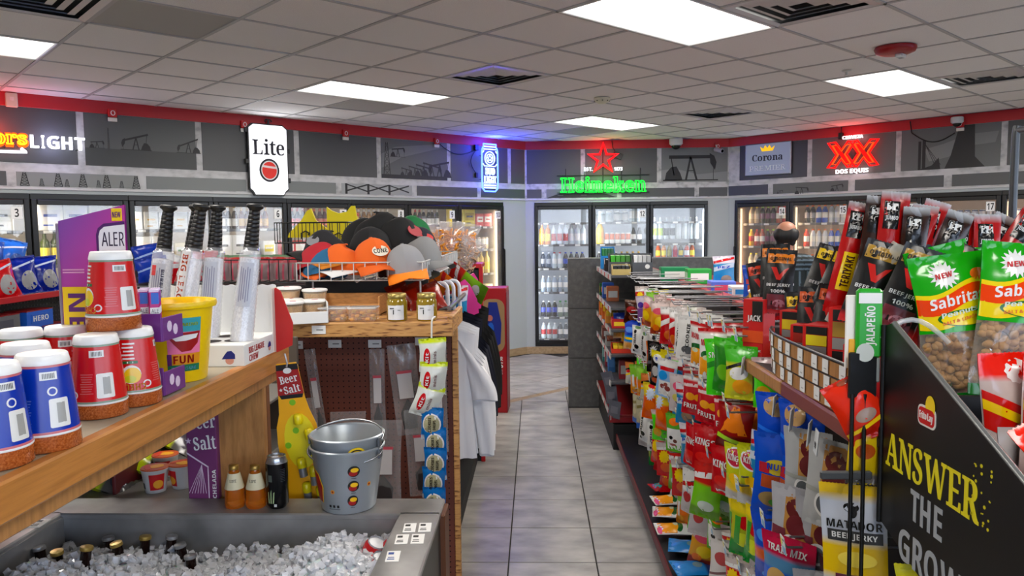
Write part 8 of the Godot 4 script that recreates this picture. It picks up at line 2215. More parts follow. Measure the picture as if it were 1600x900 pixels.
func ledge_things():
	var Y := 0.92
	var t: Node3D
	var b: MB
	for q in [[-0.909, "small amber bottle with a cream neck label on the steel rim, left of two"], [-0.845, "small amber bottle with a cream neck label on the steel rim, beside the can"]]:
		t = thing("amber_bottle", q[1], "bottle", Vector3(q[0], Y, -2.195), 0.2 if q[0] < -0.9 else 0.0)
		b = MB.new()
		b.lathe([[0.0, 0.0], [0.026, 0.0], [0.029, 0.004], [0.03, 0.012], [0.0285, 0.05], [0.0275, 0.06], [0.016, 0.105], [0.0125, 0.112], [0.0125, 0.118]], 24)
		var am := StandardMaterial3D.new()
		am.albedo_color = Color(0.9, 0.5, 0.1, 0.35)
		am.roughness = 0.04
		am.refraction_enabled = true
		am.refraction_scale = 0.05
		obj(t, "glass", b, am)
		b = MB.new()
		b.lathe([[0.028, 0.058], [0.0285, 0.06], [0.0172, 0.104], [0.0165, 0.104]], 24)
		obj(t, "neck_label", b, flat_mat(Color(0.84, 0.8, 0.66), 0.45))
		text(t, "LIFE", 0.008, Color(0.2, 0.15, 0.1), Transform3D(), 0.02, "serif", func(p: Vector3) -> Vector3:
			var r := lerpf(0.0285, 0.0172, (0.088 + p.y - 0.06) / 0.044) + 0.0006 + p.z
			return Vector3(sin(p.x / r) * r, 0.084 + p.y, cos(p.x / r) * r))
		b = MB.new()
		b.lathe([[0.0145, 0.114], [0.015, 0.116], [0.0145, 0.126], [0.013, 0.128], [0.0, 0.129]], 24)
		obj(t, "cap", b, flat_mat(Color(0.66, 0.52, 0.25), 0.3, 0.7))
	t = thing("tall_can", "tall black drink can with a silver lid on the steel rim", "can", Vector3(-0.779, Y, -2.195), 0.3)
	b = MB.new()
	b.lathe([[0.0, 0.004], [0.023, 0.0], [0.026, 0.004], [0.032, 0.013], [0.0325, 0.137]], 28)
	obj(t, "wall", b, flat_mat(Color(0.035, 0.04, 0.055), 0.2, 0.2))
	b = MB.new()
	b.lathe([[0.0325, 0.137], [0.027, 0.151], [0.0275, 0.156], [0.025, 0.157], [0.0235, 0.152], [0.0, 0.152]], 28)
	obj(t, "lid", b, flat_mat(Color(0.7, 0.7, 0.7), 0.25, 0.85))
	var cw := func(p: Vector2) -> Vector3: return Vector3(sin(p.x / 0.0325) * 0.0328, p.y, cos(p.x / 0.0325) * 0.0328)
	b = MB.new()
	for k in 3:
		b.paint(Color(0.6, 0.68, 0.5)).decal(PackedVector2Array([Vector2(-0.028 + k * 0.007, 0.02), Vector2(-0.024 + k * 0.007, 0.02), Vector2(-0.026 + k * 0.009, 0.055 + 0.006 * (k % 2)), Vector2(-0.029 + k * 0.009, 0.052)]), cw, 0.0003, 0.01)
	b.paint(Color(0.3, 0.33, 0.3)).decal(rect(0.012, 0.02, -0.02, 0.095), cw, 0.0003, 0.01)
	b.paint(Color(0.75, 0.76, 0.75)).decal(rect(0.008, 0.008, -0.006, 0.014), cw, 0.0003, 0.01)
	for k in 8: b.paint(Color(0.25, 0.26, 0.28)).decal(rect(0.014, 0.0018, 0.018, 0.12 - k * 0.005), cw, 0.0003, 0.01)
	obj(t, "print", b, ink(0.35))
	t = thing("clip_card", "yellow bottle-shaped clip card lettered Beer Salt, hung with small vials", "clip card", Vector3(-0.775, 1.335, -2.30))
	t.rotation = Vector3(0.03, 0.05, 0.1)
	b = MB.new()
	b.prism(PackedVector2Array([Vector2(-0.034, -0.01), Vector2(-0.03, 0.0), Vector2(0.03, 0.0), Vector2(0.034, -0.01), Vector2(0.042, -0.11), Vector2(0.05, -0.15), Vector2(0.066, -0.2), Vector2(0.068, -0.25), Vector2(0.075, -0.44), Vector2(-0.055, -0.44), Vector2(-0.062, -0.25), Vector2(-0.058, -0.2), Vector2(-0.045, -0.16), Vector2(-0.04, -0.11)]), -0.002, 0.0)
	obj(t, "card", b, flat_mat(Color(0.95, 0.68, 0.03), 0.35))
	b = MB.new()
	b.prism(PackedVector2Array([Vector2(-0.034, -0.02), Vector2(0.034, -0.02), Vector2(0.041, -0.1), Vector2(-0.039, -0.1)]), 0.0, 0.0008)
	obj(t, "red_field", b, flat_mat(Color(0.62, 0.06, 0.06), 0.4))
	b = MB.new()
	b.prism(PackedVector2Array([Vector2(-0.033, -0.004), Vector2(0.033, -0.004), Vector2(0.0345, -0.022), Vector2(-0.0345, -0.022)]), 0.0, 0.0012)
	b.prism(PackedVector2Array([Vector2(-0.036, -0.1), Vector2(0.039, -0.1), Vector2(0.035, -0.112), Vector2(-0.03, -0.112)]), 0.0, 0.0012)
	obj(t, "black_band", b, flat_mat(BLACK, 0.4))
	b = MB.new()
	b.prism(ellipse(0.013, 0.009, 18, 0, -0.024), 0.0012, 0.002)
	obj(t, "white_seal", b, flat_mat(WHITE, 0.4))
	text(t, "Beer", 0.024, WHITE, put(0.0, -0.05, 0.001, 0, 0, 0.12), 0.056, "serifitalic")
	text(t, "Salt", 0.024, WHITE, put(0.006, -0.082, 0.001, 0, 0, 0.12), 0.05, "serifitalic")
	for q in [[-0.028, -0.083, 0.006]]:
		b = MB.new()
		b.prism(star(q[2], q[2] * 0.42, 5, q[0], q[1]), 0.001, 0.002)
		obj(t, "star_mark", b, flat_mat(WHITE, 0.4))
	b = MB.new()
	b.paint(Color(0.92, 0.85, 0.1)).prism(ellipse(0.05, 0.09, 20, 0.01, -0.25), 0.0, 0.0008)
	for q in [[0.002, -0.125], [0.0, -0.215], [0.05, -0.25], [-0.03, -0.26]]:
		b.paint(Color(0.5, 0.75, 0.1)).prism(ellipse(0.01, 0.01, 12, q[0], q[1]), 0.0008, 0.0016)
	obj(t, "fruit_print", b, ink(0.4))
	for q in [[0.015, -0.16, 0.0], [0.04, -0.21, 0.1], [0.005, -0.3, 0.05], [0.042, -0.33, -0.05], [0.012, -0.38, 0.0], [0.052, -0.395, 0.05]]:
		var v := obj(t, "vial", MB.new(), flat_mat(Color(0.9, 0.82, 0.05), 0.3), put(q[0], q[1], 0.014, 0, 0, q[2]))
		b = MB.new()
		b.lathe([[0.0, 0.0], [0.009, 0.0], [0.0135, -0.006], [0.0135, -0.03], [0.012, -0.032]], 14)
		v.mesh = b.mesh()
		if q[1] < -0.25:
			b = MB.new()
			b.lathe([[0.012, -0.031], [0.0125, -0.06], [0.0, -0.061]], 14)
			obj(v, "silver_body", b, flat_mat(Color(0.55, 0.55, 0.56), 0.3, 0.5))
	b = MB.new()
	b.tube([Vector3(0, 0.03, 0), Vector3(0.004, 0.0, 0.003), Vector3(0, -0.012, 0.0)], 0.003, 6)
	obj(t, "hook", b, flat_mat(Color(0.7, 0.7, 0.7), 0.3, 0.6))
	t = thing("salt_carton", "tall purple carton lettered Beer Salt behind the steel rim", "carton", Vector3(-1.036, Y - 0.005, -2.29))
	box_at(t, "box", Vector3(0, 0.165, 0), Vector3(0.095, 0.33, 0.05), flat_mat(Color(0.42, 0.17, 0.38), 0.4))
	text(t, "Beer", 0.042, WHITE, put(0.004, 0.245, 0.0255, 0, 0, 0.1), 0.085, "serifitalic")
	text(t, "Salt", 0.042, WHITE, put(0.01, 0.18, 0.0255, 0, 0, 0.1), 0.07, "serifitalic")
	text(t, "CHELADA", 0.012, WHITE, Transform3D(Basis(Vector3(0, 1, 0), Vector3(-1, 0, 0), Vector3(0, 0, 1)), Vector3(0.036, 0.05, 0.0255)), 0.09)
	b = MB.new()
	b.prism(star(0.01, 0.004, 5, -0.04, 0.185), 0.0255, 0.0262)
	b.prism(rect(0.003, 0.1, 0.018, 0.055), 0.0255, 0.026)
	b.prism(PackedVector2Array([Vector2(-0.047, 0.145), Vector2(0.02, 0.1), Vector2(0.02, 0.105), Vector2(-0.047, 0.15)]), 0.0255, 0.026)
	for k in 7: b.prism(PackedVector2Array([Vector2(-0.045 + k * 0.009, 0.02), Vector2(-0.0435 + k * 0.009, 0.02), Vector2(0.0, 0.112 - k * 0.002), Vector2(-0.001, 0.112 - k * 0.002)]), 0.0254, 0.0257)
	stuff(obj(t, "line_print", b, flat_mat(Color(0.85, 0.78, 0.85), 0.5)))
	for k in 2:
		t = thing("metal_bucket", "galvanised metal bucket with a wire handle and round food stickers" if k == 0 else "second galvanised bucket nested inside the stickered one, only its rim showing", "bucket", Vector3(-0.567, Y + 0.001 + k * 0.034, -2.205), -0.15)
		b = MB.new()
		b.lathe([[0.0, 0.003], [0.074, 0.003], [0.077, 0.0], [0.08, 0.004], [0.106, 0.178], [0.11, 0.181], [0.111, 0.187], [0.107, 0.19], [0.104, 0.186], [0.078, 0.012], [0.0, 0.01]], 44)
		obj(t, "pail", b, flat_mat(Color(0.66, 0.69, 0.71), 0.36, 0.5))
		b = MB.new()
		var pts := []
		for j in 17:
			var a := PI * j / 16.0
			pts.append(Vector3(-0.115 * cos(a), 0.176 + 0.032 * sin(a) * (1.0 if k else -0.9), (0.06 if k == 0 else -0.095) * sin(a) + 0.02))
		b.tube(pts, 0.0028, 8)
		obj(t, "wire_handle", b, flat_mat(Color(0.62, 0.63, 0.64), 0.25, 0.85))
		for s in [-1, 1]:
			box_at(t, "handle_ear", Vector3(s * 0.108, 0.17, 0.018), Vector3(0.008, 0.03, 0.024), flat_mat(Color(0.5, 0.52, 0.54), 0.35, 0.75), 0.003)
		var bf := func(p: Vector2) -> Vector3:
			var r := lerpf(0.08, 0.106, (p.y - 0.004) / 0.174) + 0.0004
			return Vector3(sin(p.x / 0.093) * r, p.y, cos(p.x / 0.093) * r)
		var st := MB.new()
		if k == 0:
			for q in [[0.052, 0.132], [0.051, 0.087], [0.049, 0.042]]:
				st.paint(BLACK).decal(ellipse(0.0165, 0.0165, 20, q[0], q[1]), bf, 0.0003, 0.012)
				st.paint(Color(0.6, 0.05, 0.05)).decal(ellipse(0.012, 0.008, 14, q[0] - 0.002, q[1] - 0.006), bf, 0.0006, 0.012)
				st.paint(Color(0.92, 0.72, 0.08)).decal(ellipse(0.011, 0.007, 14, q[0] + 0.002, q[1] + 0.004), bf, 0.0009, 0.012)
				st.paint(Color(0.35, 0.36, 0.37)).decal(rect(0.014, 0.002, q[0], q[1] - 0.021), bf, 0.0003, 0.012)
			st.paint(Color(0.65, 0.05, 0.05)).decal(PackedVector2Array([Vector2(-0.12, 0.04), Vector2(-0.06, 0.03), Vector2(-0.05, 0.08), Vector2(-0.062, 0.115), Vector2(-0.12, 0.14)]), bf, 0.0003, 0.015)
			st.paint(Color(0.93, 0.75, 0.1)).decal(PackedVector2Array([Vector2(-0.06, 0.03), Vector2(-0.056, 0.03), Vector2(-0.045, 0.08), Vector2(-0.058, 0.118), Vector2(-0.12, 0.15), Vector2(-0.12, 0.144), Vector2(-0.062, 0.115), Vector2(-0.05, 0.08)]), bf, 0.0006, 0.015)
			for q in [[-0.012, 0.07], [0.1, 0.085]]:
				st.paint(Color(0.9, 0.6, 0.1)).decal(star(0.008, 0.005, 8, q[0], q[1]), bf, 0.0003, 0.01)
				st.paint(Color(0.5, 0.08, 0.03)).decal(ellipse(0.0035, 0.0035, 10, q[0], q[1]), bf, 0.0006, 0.01)
			for q in [-0.026, -0.012, 0.002]:
				st.paint(BLACK).decal(rect(0.008, 0.008, q, 0.025), bf, 0.0003, 0.012)
			st.paint(Color(0.4, 0.4, 0.42)).decal(rect(0.04, 0.0022, -0.012, 0.016), bf, 0.0003, 0.012)
		else:
			st.paint(Color(0.9, 0.75, 0.08)).decal(ellipse(0.026, 0.026, 20, 0.06, 0.142), bf, 0.0003, 0.012)
			st.paint(BLACK).decal(ellipse(0.022, 0.022, 20, 0.06, 0.14), bf, 0.0006, 0.012)
			st.paint(Color(0.9, 0.75, 0.08)).decal(ellipse(0.019, 0.019, 20, 0.06, 0.139), bf, 0.0009, 0.012)
		obj(t, "round_stickers", st, ink(0.4))
	t = thing("low_shelf", "grey low shelf under the wooden one, with a maroon side board", "shelf")
	box_at(t, "board", Vector3(-1.5, 0.9, -2.7), Vector3(1.0, 0.02, 0.85), flat_mat(Color(0.5, 0.49, 0.47), 0.4))
	box_at(t, "maroon_board", Vector3(-1.35, 0.95, -2.52), Vector3(0.012, 0.1, 0.4), flat_mat(Color(0.33, 0.03, 0.06), 0.5))
	box_at(t, "upper_board", Vector3(-1.5, 1.1, -2.9), Vector3(1.0, 0.014, 0.4), flat_mat(Color(0.45, 0.44, 0.42), 0.4))
	box_at(t, "back_board", Vector3(-1.5, 0.75, -3.12), Vector3(1.0, 1.1, 0.02), flat_mat(Color(0.3, 0.26, 0.22), 0.6))
	var post := MB.new()
	post.tube([Vector3(-1.2, 0.9, -2.62), Vector3(-1.2, 1.3, -2.62)], 0.012, 10)
	obj(t, "post", post, flat_mat(Color(0.35, 0.3, 0.25), 0.4, 0.5))
	for x in [-1.95, -1.05]:
		box_at(t, "leg", Vector3(x, 0.45, -2.7), Vector3(0.04, 0.89, 0.8), flat_mat(Color(0.3, 0.28, 0.26), 0.5))
	var k := 0
	for q in [[-1.235, 0.91, -2.36, RED, "front noodle cup with a red label under the wooden shelf, left of two"], [-1.165, 0.91, -2.40, RED, "front noodle cup with a grey back under the wooden shelf, right of two"], [-1.27, 0.91, -2.5, RED, "noodle cup behind the left front one"], [-1.3, 1.107, -2.76, YELLOW, "grey and yellow noodle cup on the small upper shelf"], [-1.22, 0.91, -2.75, BLUE, "white and blue noodle cup at the back under the shelf"], [-1.16, 1.107, -2.8, YELLOW, "noodle cup on the small upper shelf by the purple carton"], [-1.13, 0.91, -2.85, BLUE, "blue noodle cup half hidden by the purple carton"]]:
		t = thing("noodle_cup", q[4], "cup", Vector3(q[0], q[1], q[2]), [0.6, -0.7, 0.2, 0.9, 0.0, 0.5, -0.2][k])
		b = MB.new()
		b.lathe([[0.0, 0.0], [0.031, 0.0], [0.032, 0.004], [0.041, 0.07], [0.043, 0.073], [0.043, 0.077]], 28)
		obj(t, "cup", b, flat_mat(Color(0.74, 0.73, 0.71), 0.4))
		b = MB.new()
		b.lathe([[0.0435, 0.076], [0.042, 0.079], [0.0, 0.0795]], 28)
		obj(t, "lid", b, flat_mat(Color(0.75, 0.3, 0.1) if q[3] == RED else Color(0.75, 0.74, 0.72), 0.35))
		b = MB.new()
		b.paint(Color(0.92, 0.65, 0.1)).prism(ellipse(0.024, 0.018, 16, 0.004, 0.0), 0.0, 0.001)
		b.paint(Color(0.8, 0.2, 0.08)).prism(ellipse(0.01, 0.03, 12, -0.022, 0.0), 0.0, 0.0012)
		obj(t, "lid_print", b, ink(0.4), Transform3D(Basis(Vector3.RIGHT, -PI / 2), Vector3(0, 0.0796, 0)))
		b = MB.new()
		var nf := func(p: Vector2) -> Vector3:
			var r := lerpf(0.032, 0.041, (p.y - 0.004) / 0.066) + 0.0003
			return Vector3(sin(p.x / 0.037) * r, p.y, cos(p.x / 0.037) * r)
		b.paint(q[3]).decal(rect(0.046, 0.052, 0.0, 0.037), nf, 0.0002, 0.012)
		b.paint(Color(0.9, 0.6, 0.15)).decal(ellipse(0.016, 0.014, 14, 0.004, 0.03), nf, 0.0005, 0.012)
		b.paint(Color(0.25, 0.25, 0.25)).decal(rect(0.018, 0.02, -0.05, 0.024), nf, 0.0002, 0.012)
		obj(t, "sleeve_print", b, ink(0.4))
		k += 1
	for q in [[-1.5, 0.97, -2.28, 0.5, "frontmost one"], [-1.42, 0.985, -2.42, 0.4, "nearest the noodle cups"], [-1.56, 0.95, -2.4, 0.8, "leftmost one"], [-1.48, 1.03, -2.5, 0.3, "on top of the others"], [-1.36, 1.04, -2.55, 0.2, "topmost at the back"]]:
		var m := bag("loaf", 0.13, 0.26, 0.07, Color(0.32, 0.31, 0.29), [[0.0, 0.16, Color(0.75, 0.78, 0.05)], [0.5, 0.62, Color(0.7, 0.74, 0.06)]], [["oval", 0.1, 0.35, 0.25, 0.1, Color(0.5, 0.5, 0.48)], ["oval", -0.1, 0.78, 0.26, 0.1, Color(0.22, 0.2, 0.25)]])
		single("snack_bag", "grey and lime bag lying under the wooden shelf, " + q[4], "snack bag", m, ink(0.2), Transform3D(Basis.from_euler(Vector3(-1.2, q[3] + 0.9, 0.3)), Vector3(q[0] - 0.06, q[1] + 0.02, q[2] - 0.08)))
	single("snack_bag", "crumpled bright blue bag under the wooden shelf, left of the noodle cups", "snack bag", bag("bluecrump", 0.1, 0.1, 0.05, Color(0.04, 0.22, 0.65), [], [["oval", 0, 0.5, 0.25, 0.2, SKY]]), ink(0.18), put(-1.36, 1.09, -2.62, 0.4, -0.4, 0.2))
# ---------------------------------------------------------------- the pegboard stand in the middle and the goods on and behind it
func sleeve(key: String, w: float, h: float, lab: Color, fill: Color, t: Transform3D, label: String):
	var o := thing("hanging_bag", label, "plastic bag")
	o.transform = t
	obj(o, "clear_film", bag(key, w, h, 0.02, WHITE, [], [], [], 3.0, 8, 12), pane_mat(Color(0.8, 0.8, 0.8), 0.14, 0.12))
	box_at(o, "paper_label", Vector3(0, -h * 0.45, 0.014), Vector3(w * 0.5, h * 0.28, 0.001), flat_mat(lab, 0.5), 0)
	box_at(o, "label_stripe", Vector3(0, -h * 0.3, 0.0148), Vector3(w * 0.55, h * 0.03, 0.001), flat_mat(Color(0.7, 0.25, 0.3), 0.5), 0)
	var b := MB.new()
	b.lathe([[0.0, -h * 0.94], [w * 0.25, -h * 0.93], [w * 0.3, -h * 0.75], [0.0, -h * 0.6]], 10)
	obj(o, "contents", b, flat_mat(fill, 0.7), Transform3D(Basis.from_scale(Vector3(1, 1, 0.2)), Vector3.ZERO))
func pegboard():
	var pine := wood_mat("pine")
	var t := thing("pegboard_stand", "brown pegboard stand with a scorched pine top shelf behind the buckets", "display stand")
	box_at(t, "fascia", Vector3(-0.78, 1.312, -3.24), Vector3(0.84, 0.064, 0.024), pine, 0.004)
	for k in 4:
		box_at(t, "top_slat", Vector3(-0.78, 1.334, -3.3 - k * 0.11), Vector3(0.82, 0.02, 0.1), pine, 0.004)
	box_at(t, "side_rail", Vector3(-0.372, 1.33, -3.45), Vector3(0.024, 0.075, 0.42), pine, 0.004)
	box_at(t, "pegboard", Vector3(-0.78, 0.66, -3.46), Vector3(0.8, 1.26, 0.012), flat_mat(Color(0.4, 0.19, 0.13), 0.55))
	var b := MB.new()
	for i in 31:
		for j in 46:
			b.quad(Vector3(-1.155 + i * 0.0254, 0.1 + j * 0.0254, -3.4535), Vector3(-1.149 + i * 0.0254, 0.1 + j * 0.0254, -3.4535), Vector3(-1.149 + i * 0.0254, 0.106 + j * 0.0254, -3.4535), Vector3(-1.155 + i * 0.0254, 0.106 + j * 0.0254, -3.4535), Vector3(0, 0, 1))
	stuff(obj(t, "peg_hole", b, flat_mat(Color(0.02, 0.01, 0.01), 0.9)))
	box_at(t, "corner_post", Vector3(-0.376, 0.65, -3.45), Vector3(0.026, 1.28, 0.03), pine)
	box_at(t, "foot", Vector3(-0.37, 0.03, -3.42), Vector3(0.05, 0.06, 0.12), pine)
	box_at(t, "back_panel", Vector3(-0.85, 1.41, -3.78), Vector3(0.62, 0.17, 0.012), flat_mat(Color(0.03, 0.03, 0.035), 0.6))
	box_at(t, "spine", Vector3(-0.8, 0.65, -4.9), Vector3(0.04, 1.26, 2.8), flat_mat(Color(0.1, 0.09, 0.09), 0.7))
	box_at(t, "plinth", Vector3(-0.8, 0.06, -4.9), Vector3(0.7, 0.1, 2.8), flat_mat(Color(0.07, 0.07, 0.07), 0.7))
	for q in [[-1.096, 1.222], [-0.919, 1.226], [-0.736, 1.225], [-0.522, 1.235], [-0.94, 1.314]]:
		var z := -3.4 if q[1] < 1.3 else -3.226
		box_at(t, "price_card", Vector3(q[0], q[1], z), Vector3(0.06, 0.036, 0.002), flat_mat(Color(0.86, 0.86, 0.85), 0.5), 0)
		box_at(t, "price_print", Vector3(q[0] + 0.005, q[1], z + 0.0015), Vector3(0.03, 0.005, 0.001), flat_mat(Color(0.45, 0.45, 0.45), 0.5), 0)
	for q in [[-1.04, 1.2, 0.05, 0.46, 0.12, "narrow clear bag hanging on the left of the pegboard"], [-1.06, 0.98, 0.1, 0.3, 0.1, "clear bag low on the left of the pegboard behind the yellow card"], [-0.73, 1.2, 0.07, 0.42, 0.0, "tall narrow clear bag with a price label, middle of the pegboard"], [-0.62, 1.22, 0.13, 0.42, 0.1, "wide clear bag with dark contents right of the tall narrow one"], [-0.86, 0.92, 0.16, 0.24, 0.0, "clear bag low in the middle of the pegboard"], [-0.7, 0.88, 0.17, 0.42, -0.03, "clear bag with a grey label behind the bucket handle"], [-0.53, 0.93, 0.15, 0.4, 0.05, "large clear bag with a red-edged label, right of the pegboard"], [-0.46, 1.22, 0.1, 0.5, 0.0, "clear bag behind the strip of white candy packs"]]:
		sleeve("film%.2f%.2f" % [q[2], q[3]], q[2], q[3], Color(0.72, 0.7, 0.7), Color(0.12, 0.08, 0.08), put(q[0], q[1], -3.41 if q[1] > 1.1 else -3.37, 0.1, 0, q[4]), q[5])
	b = MB.new()
	b.tube([Vector3(-0.432, 1.37, -3.2), Vector3(-0.432, 1.372, -3.12), Vector3(-0.434, 1.36, -3.11), Vector3(-0.436, 1.29, -3.11)], 0.004, 6)
	single("strip_hook", "white wire hook over the pine shelf edge holding the candy strip", "hook", b, flat_mat(Color(0.85, 0.85, 0.82), 0.35))
	var mini := bag("mini", 0.115, 0.14, 0.04, Color(0.82, 0.83, 0.8), [[0, 0.16, Color(0.75, 0.82, 0.08)]], [["oval", -0.22, 0.55, 0.13, 0.28, Color(0.75, 0.08, 0.1)]], [["Kit", -0.22, 0.55, 0.3, 0.12, WHITE, true], ["minis", 0.08, 0.55, 0.36, 0.12, Color(0.4, 0.25, 0.25), true]])
	var drops := bag("drops", 0.1, 0.145, 0.035, Color(0.08, 0.4, 0.68), [[0.86, 1, Color(0.78, 0.8, 0.82)]], [["oval", 0, 0.5, 0.42, 0.34, WHITE], ["oval", 0, 0.49, 0.36, 0.29, Color(0.68, 0.66, 0.52)]], [["COOKIES", -0.08, 0.49, 0.44, 0.13, Color(0.12, 0.1, 0.1), true], ["DROPS", 0.14, 0.49, 0.3, 0.12, Color(0.12, 0.1, 0.1), true]])
	for k in 13:
		single("candy_pack", "%s pack, %s down the hanging strip at the pegboard corner" % ["white and lime candy" if k < 3 else "blue and cream candy", ordinal(k)], "candy pack", mini if k < 3 else drops, ink(0.2), put(-0.436 + 0.006 * sin(k * 1.7), 1.292 - (k * 0.098 if k < 3 else 0.29 + (k - 3) * 0.085), -3.105 + 0.004 * (k % 2), 0.12 if k < 3 else -0.15, 0.1 if k < 3 else 0.16, [0.05, -0.04, -0.3][k] if k < 3 else 0.03 * sin(k * 2.0)), "candy packs on the strip")
	var S := 1.344
	for q in [[-0.61, "glass jar of pickled relish with a gold lid, left of two"], [-0.48, "glass jar of pickled relish with a gold lid, right of two"]]:
		t = thing("glass_jar", q[1], "jar", Vector3(q[0], S, -3.29))
		b = MB.new()
		b.lathe([[0.0, 0.0], [0.04, 0.0], [0.045, 0.006], [0.045, 0.085], [0.038, 0.1], [0.036, 0.108]], 28)
		obj(t, "glass", b, flat_mat(Color(0.55, 0.45, 0.1), 0.06, 0.0, 0.6))
		b = MB.new()
		b.lathe([[0.04, 0.1], [0.041, 0.102], [0.041, 0.118], [0.038, 0.121], [0.0, 0.12]], 28)
		obj(t, "lid", b, flat_mat(Color(0.72, 0.63, 0.36), 0.28, 0.7))
		b = MB.new()
		b.lathe([[0.0455, 0.008], [0.0456, 0.07]], 16, 1.7, -0.85)
		obj(t, "paper_label", b, flat_mat(Color(0.86, 0.86, 0.86), 0.5))
		b = MB.new()
		b.prism(rect(0.02, 0.004, -0.014, 0.058), 0.044, 0.0452); b.prism(rect(0.004, 0.02, -0.008, 0.042), 0.045, 0.0462); b.prism(rect(0.012, 0.002, 0.016, 0.05), 0.042, 0.0445)
		stuff(obj(t, "label_print", b, flat_mat(Color(0.15, 0.15, 0.15), 0.5)))
	for q in [[-0.885, "clear tub of yellow snack squares on the pine shelf, left of two"], [-0.755, "clear tub of yellow snack squares on the pine shelf, right of two"]]:
		t = thing("clear_tub", q[1], "food tub", Vector3(q[0], S, -3.28))
		b = MB.new()
		b.box(Vector3(0, 0.032, 0), Vector3(0.12, 0.062, 0.08), 0.01)
		obj(t, "tub", b, pane_mat(Color(0.9, 0.9, 0.9), 0.16, 0.06))
		b = MB.new()
		b.box(Vector3(0, 0.06, 0), Vector3(0.124, 0.008, 0.084), 0.003)
		obj(t, "lid", b, pane_mat(Color(0.92, 0.92, 0.92), 0.45, 0.1))
		for k in 15: box_at(t, "snack_square", Vector3(-0.045 + (k % 5) * 0.0225, 0.012 + 0.014 * (k / 5), 0.022 - 0.02 * ((k * 2) % 3)), Vector3(0.02, 0.012, 0.03), flat_mat([Color(0.85, 0.58, 0.14), Color(0.9, 0.7, 0.28), Color(0.78, 0.5, 0.12)][k % 3], 0.6), 0.003)
	t = thing("wooden_crate", "open pale wooden crate behind the clear tubs", "crate", Vector3(-0.875, S, -3.58))
	for q in [[0, 0.045, -0.1, 0.3, 0.09, 0.01], [0, 0.03, 0.1, 0.3, 0.05, 0.01], [-0.145, 0.045, 0, 0.01, 0.09, 0.2], [0.145, 0.045, 0, 0.01, 0.09, 0.2], [0, 0.005, 0, 0.3, 0.01, 0.2]]:
		box_at(t, "crate_board", Vector3(q[0], q[1], q[2]), Vector3(q[3], q[4], q[5]), tex_mat("crate", noise_tex("honey", 0.014, []), Vector3(3, 9, 3), 0.6, 0.0, null, 0.5, Color(1.12, 1.12, 1.1)))
	t = thing("pasta_tray", "white tray printed with red letters holding lidded snack cups", "tray", Vector3(-1.03, S, -3.34), 0.35)
	box_at(t, "tray_side", Vector3(0.085, 0.045, 0), Vector3(0.004, 0.09, 0.3), flat_mat(WHITE, 0.45))
	box_at(t, "tray_end", Vector3(0, 0.025, 0.15), Vector3(0.17, 0.05, 0.004), flat_mat(WHITE, 0.45))
	box_at(t, "tray_floor", Vector3(0, 0.003, 0), Vector3(0.17, 0.005, 0.3), flat_mat(WHITE, 0.45))
	text(t, "CHICHARRON", 0.022, Color(0.8, 0.15, 0.2), Transform3D(Basis(Vector3(0, 0, -1), Vector3.UP, Vector3(1, 0, 0)), Vector3(0.0875, 0.03, 0.0)), 0.2)
	var n := 0
	for q in [[-1.06, 0.012, -3.23], [-0.985, 0.012, -3.3], [-1.1, 0.012, -3.35], [-1.01, 0.05, -3.42], [-1.13, 0.06, -3.42]]:
		t = thing("snack_tub", "round snack cup with a white lid in the white tray, %s" % ["front left", "front right", "middle left", "back right", "back left"][n], "cup", Vector3(q[0], S + q[1], q[2]), n * 0.7)
		t.scale = Vector3(1.3, 1.25, 1.3)
		b = MB.new()
		b.lathe([[0.0, 0.0], [0.034, 0.0], [0.042, 0.06]], 24)
		obj(t, "cup", b, pane_mat(Color(0.9, 0.85, 0.75), 0.3, 0.1))
		b = MB.new()
		b.lathe([[0.0, 0.002], [0.031, 0.002], [0.037, 0.05], [0.0, 0.054]], 16)
		obj(t, "snack_fill", b, tex_mat("crisps", noise_tex("crisps", 0.04, [[0.0, Color(0.5, 0.28, 0.05)], [0.5, Color(0.78, 0.52, 0.12)], [1.0, Color(0.9, 0.75, 0.4)]], 256), Vector3(12, 12, 12), 0.6))
		b = MB.new()
		b.lathe([[0.044, 0.058], [0.0445, 0.063], [0.041, 0.066], [0.0, 0.066]], 28)
		obj(t, "lid", b, flat_mat(WHITE, 0.4))
		box_at(t, "red_mark", Vector3(0.008, 0.0665, 0), Vector3(0.02, 0.001, 0.005), flat_mat(Color(0.7, 0.15, 0.25), 0.5), 0)
		n += 1
	hats()
	clothes()
	back_left()
func wire_basket(o: Node3D, x0: float, x1: float, z0: float, z1: float, y0: float, y1: float, m: Material, step := 0.05, r := 0.003):
	var b := MB.new()
	var c := [Vector3(x0, 0, z1), Vector3(x1, 0, z1), Vector3(x1, 0, z0), Vector3(x0, 0, z0)]
	for y in [y0, y1]: b.tube(c.map(func(p: Vector3) -> Vector3: return p + Vector3(0, y, 0)), r * 1.4, 6, true)
	obj(o, "rim_wire", b, m)
	b = MB.new()
	for k in 4:
		var a: Vector3 = c[k]
		var d: Vector3 = c[(k + 1) % 4]
		var cnt := int(a.distance_to(d) / step)
		for j in cnt: b.tube([a.lerp(d, float(j) / cnt) + Vector3(0, y0, 0), a.lerp(d, float(j) / cnt) + Vector3(0, y1, 0)], r, 5, false, false)
	for j in int((x1 - x0) / step): b.tube([Vector3(x0 + j * step, y0, z0), Vector3(x0 + j * step, y0, z1)], r, 5, false, false)
	stuff(obj(o, "wire_mesh", b, m))
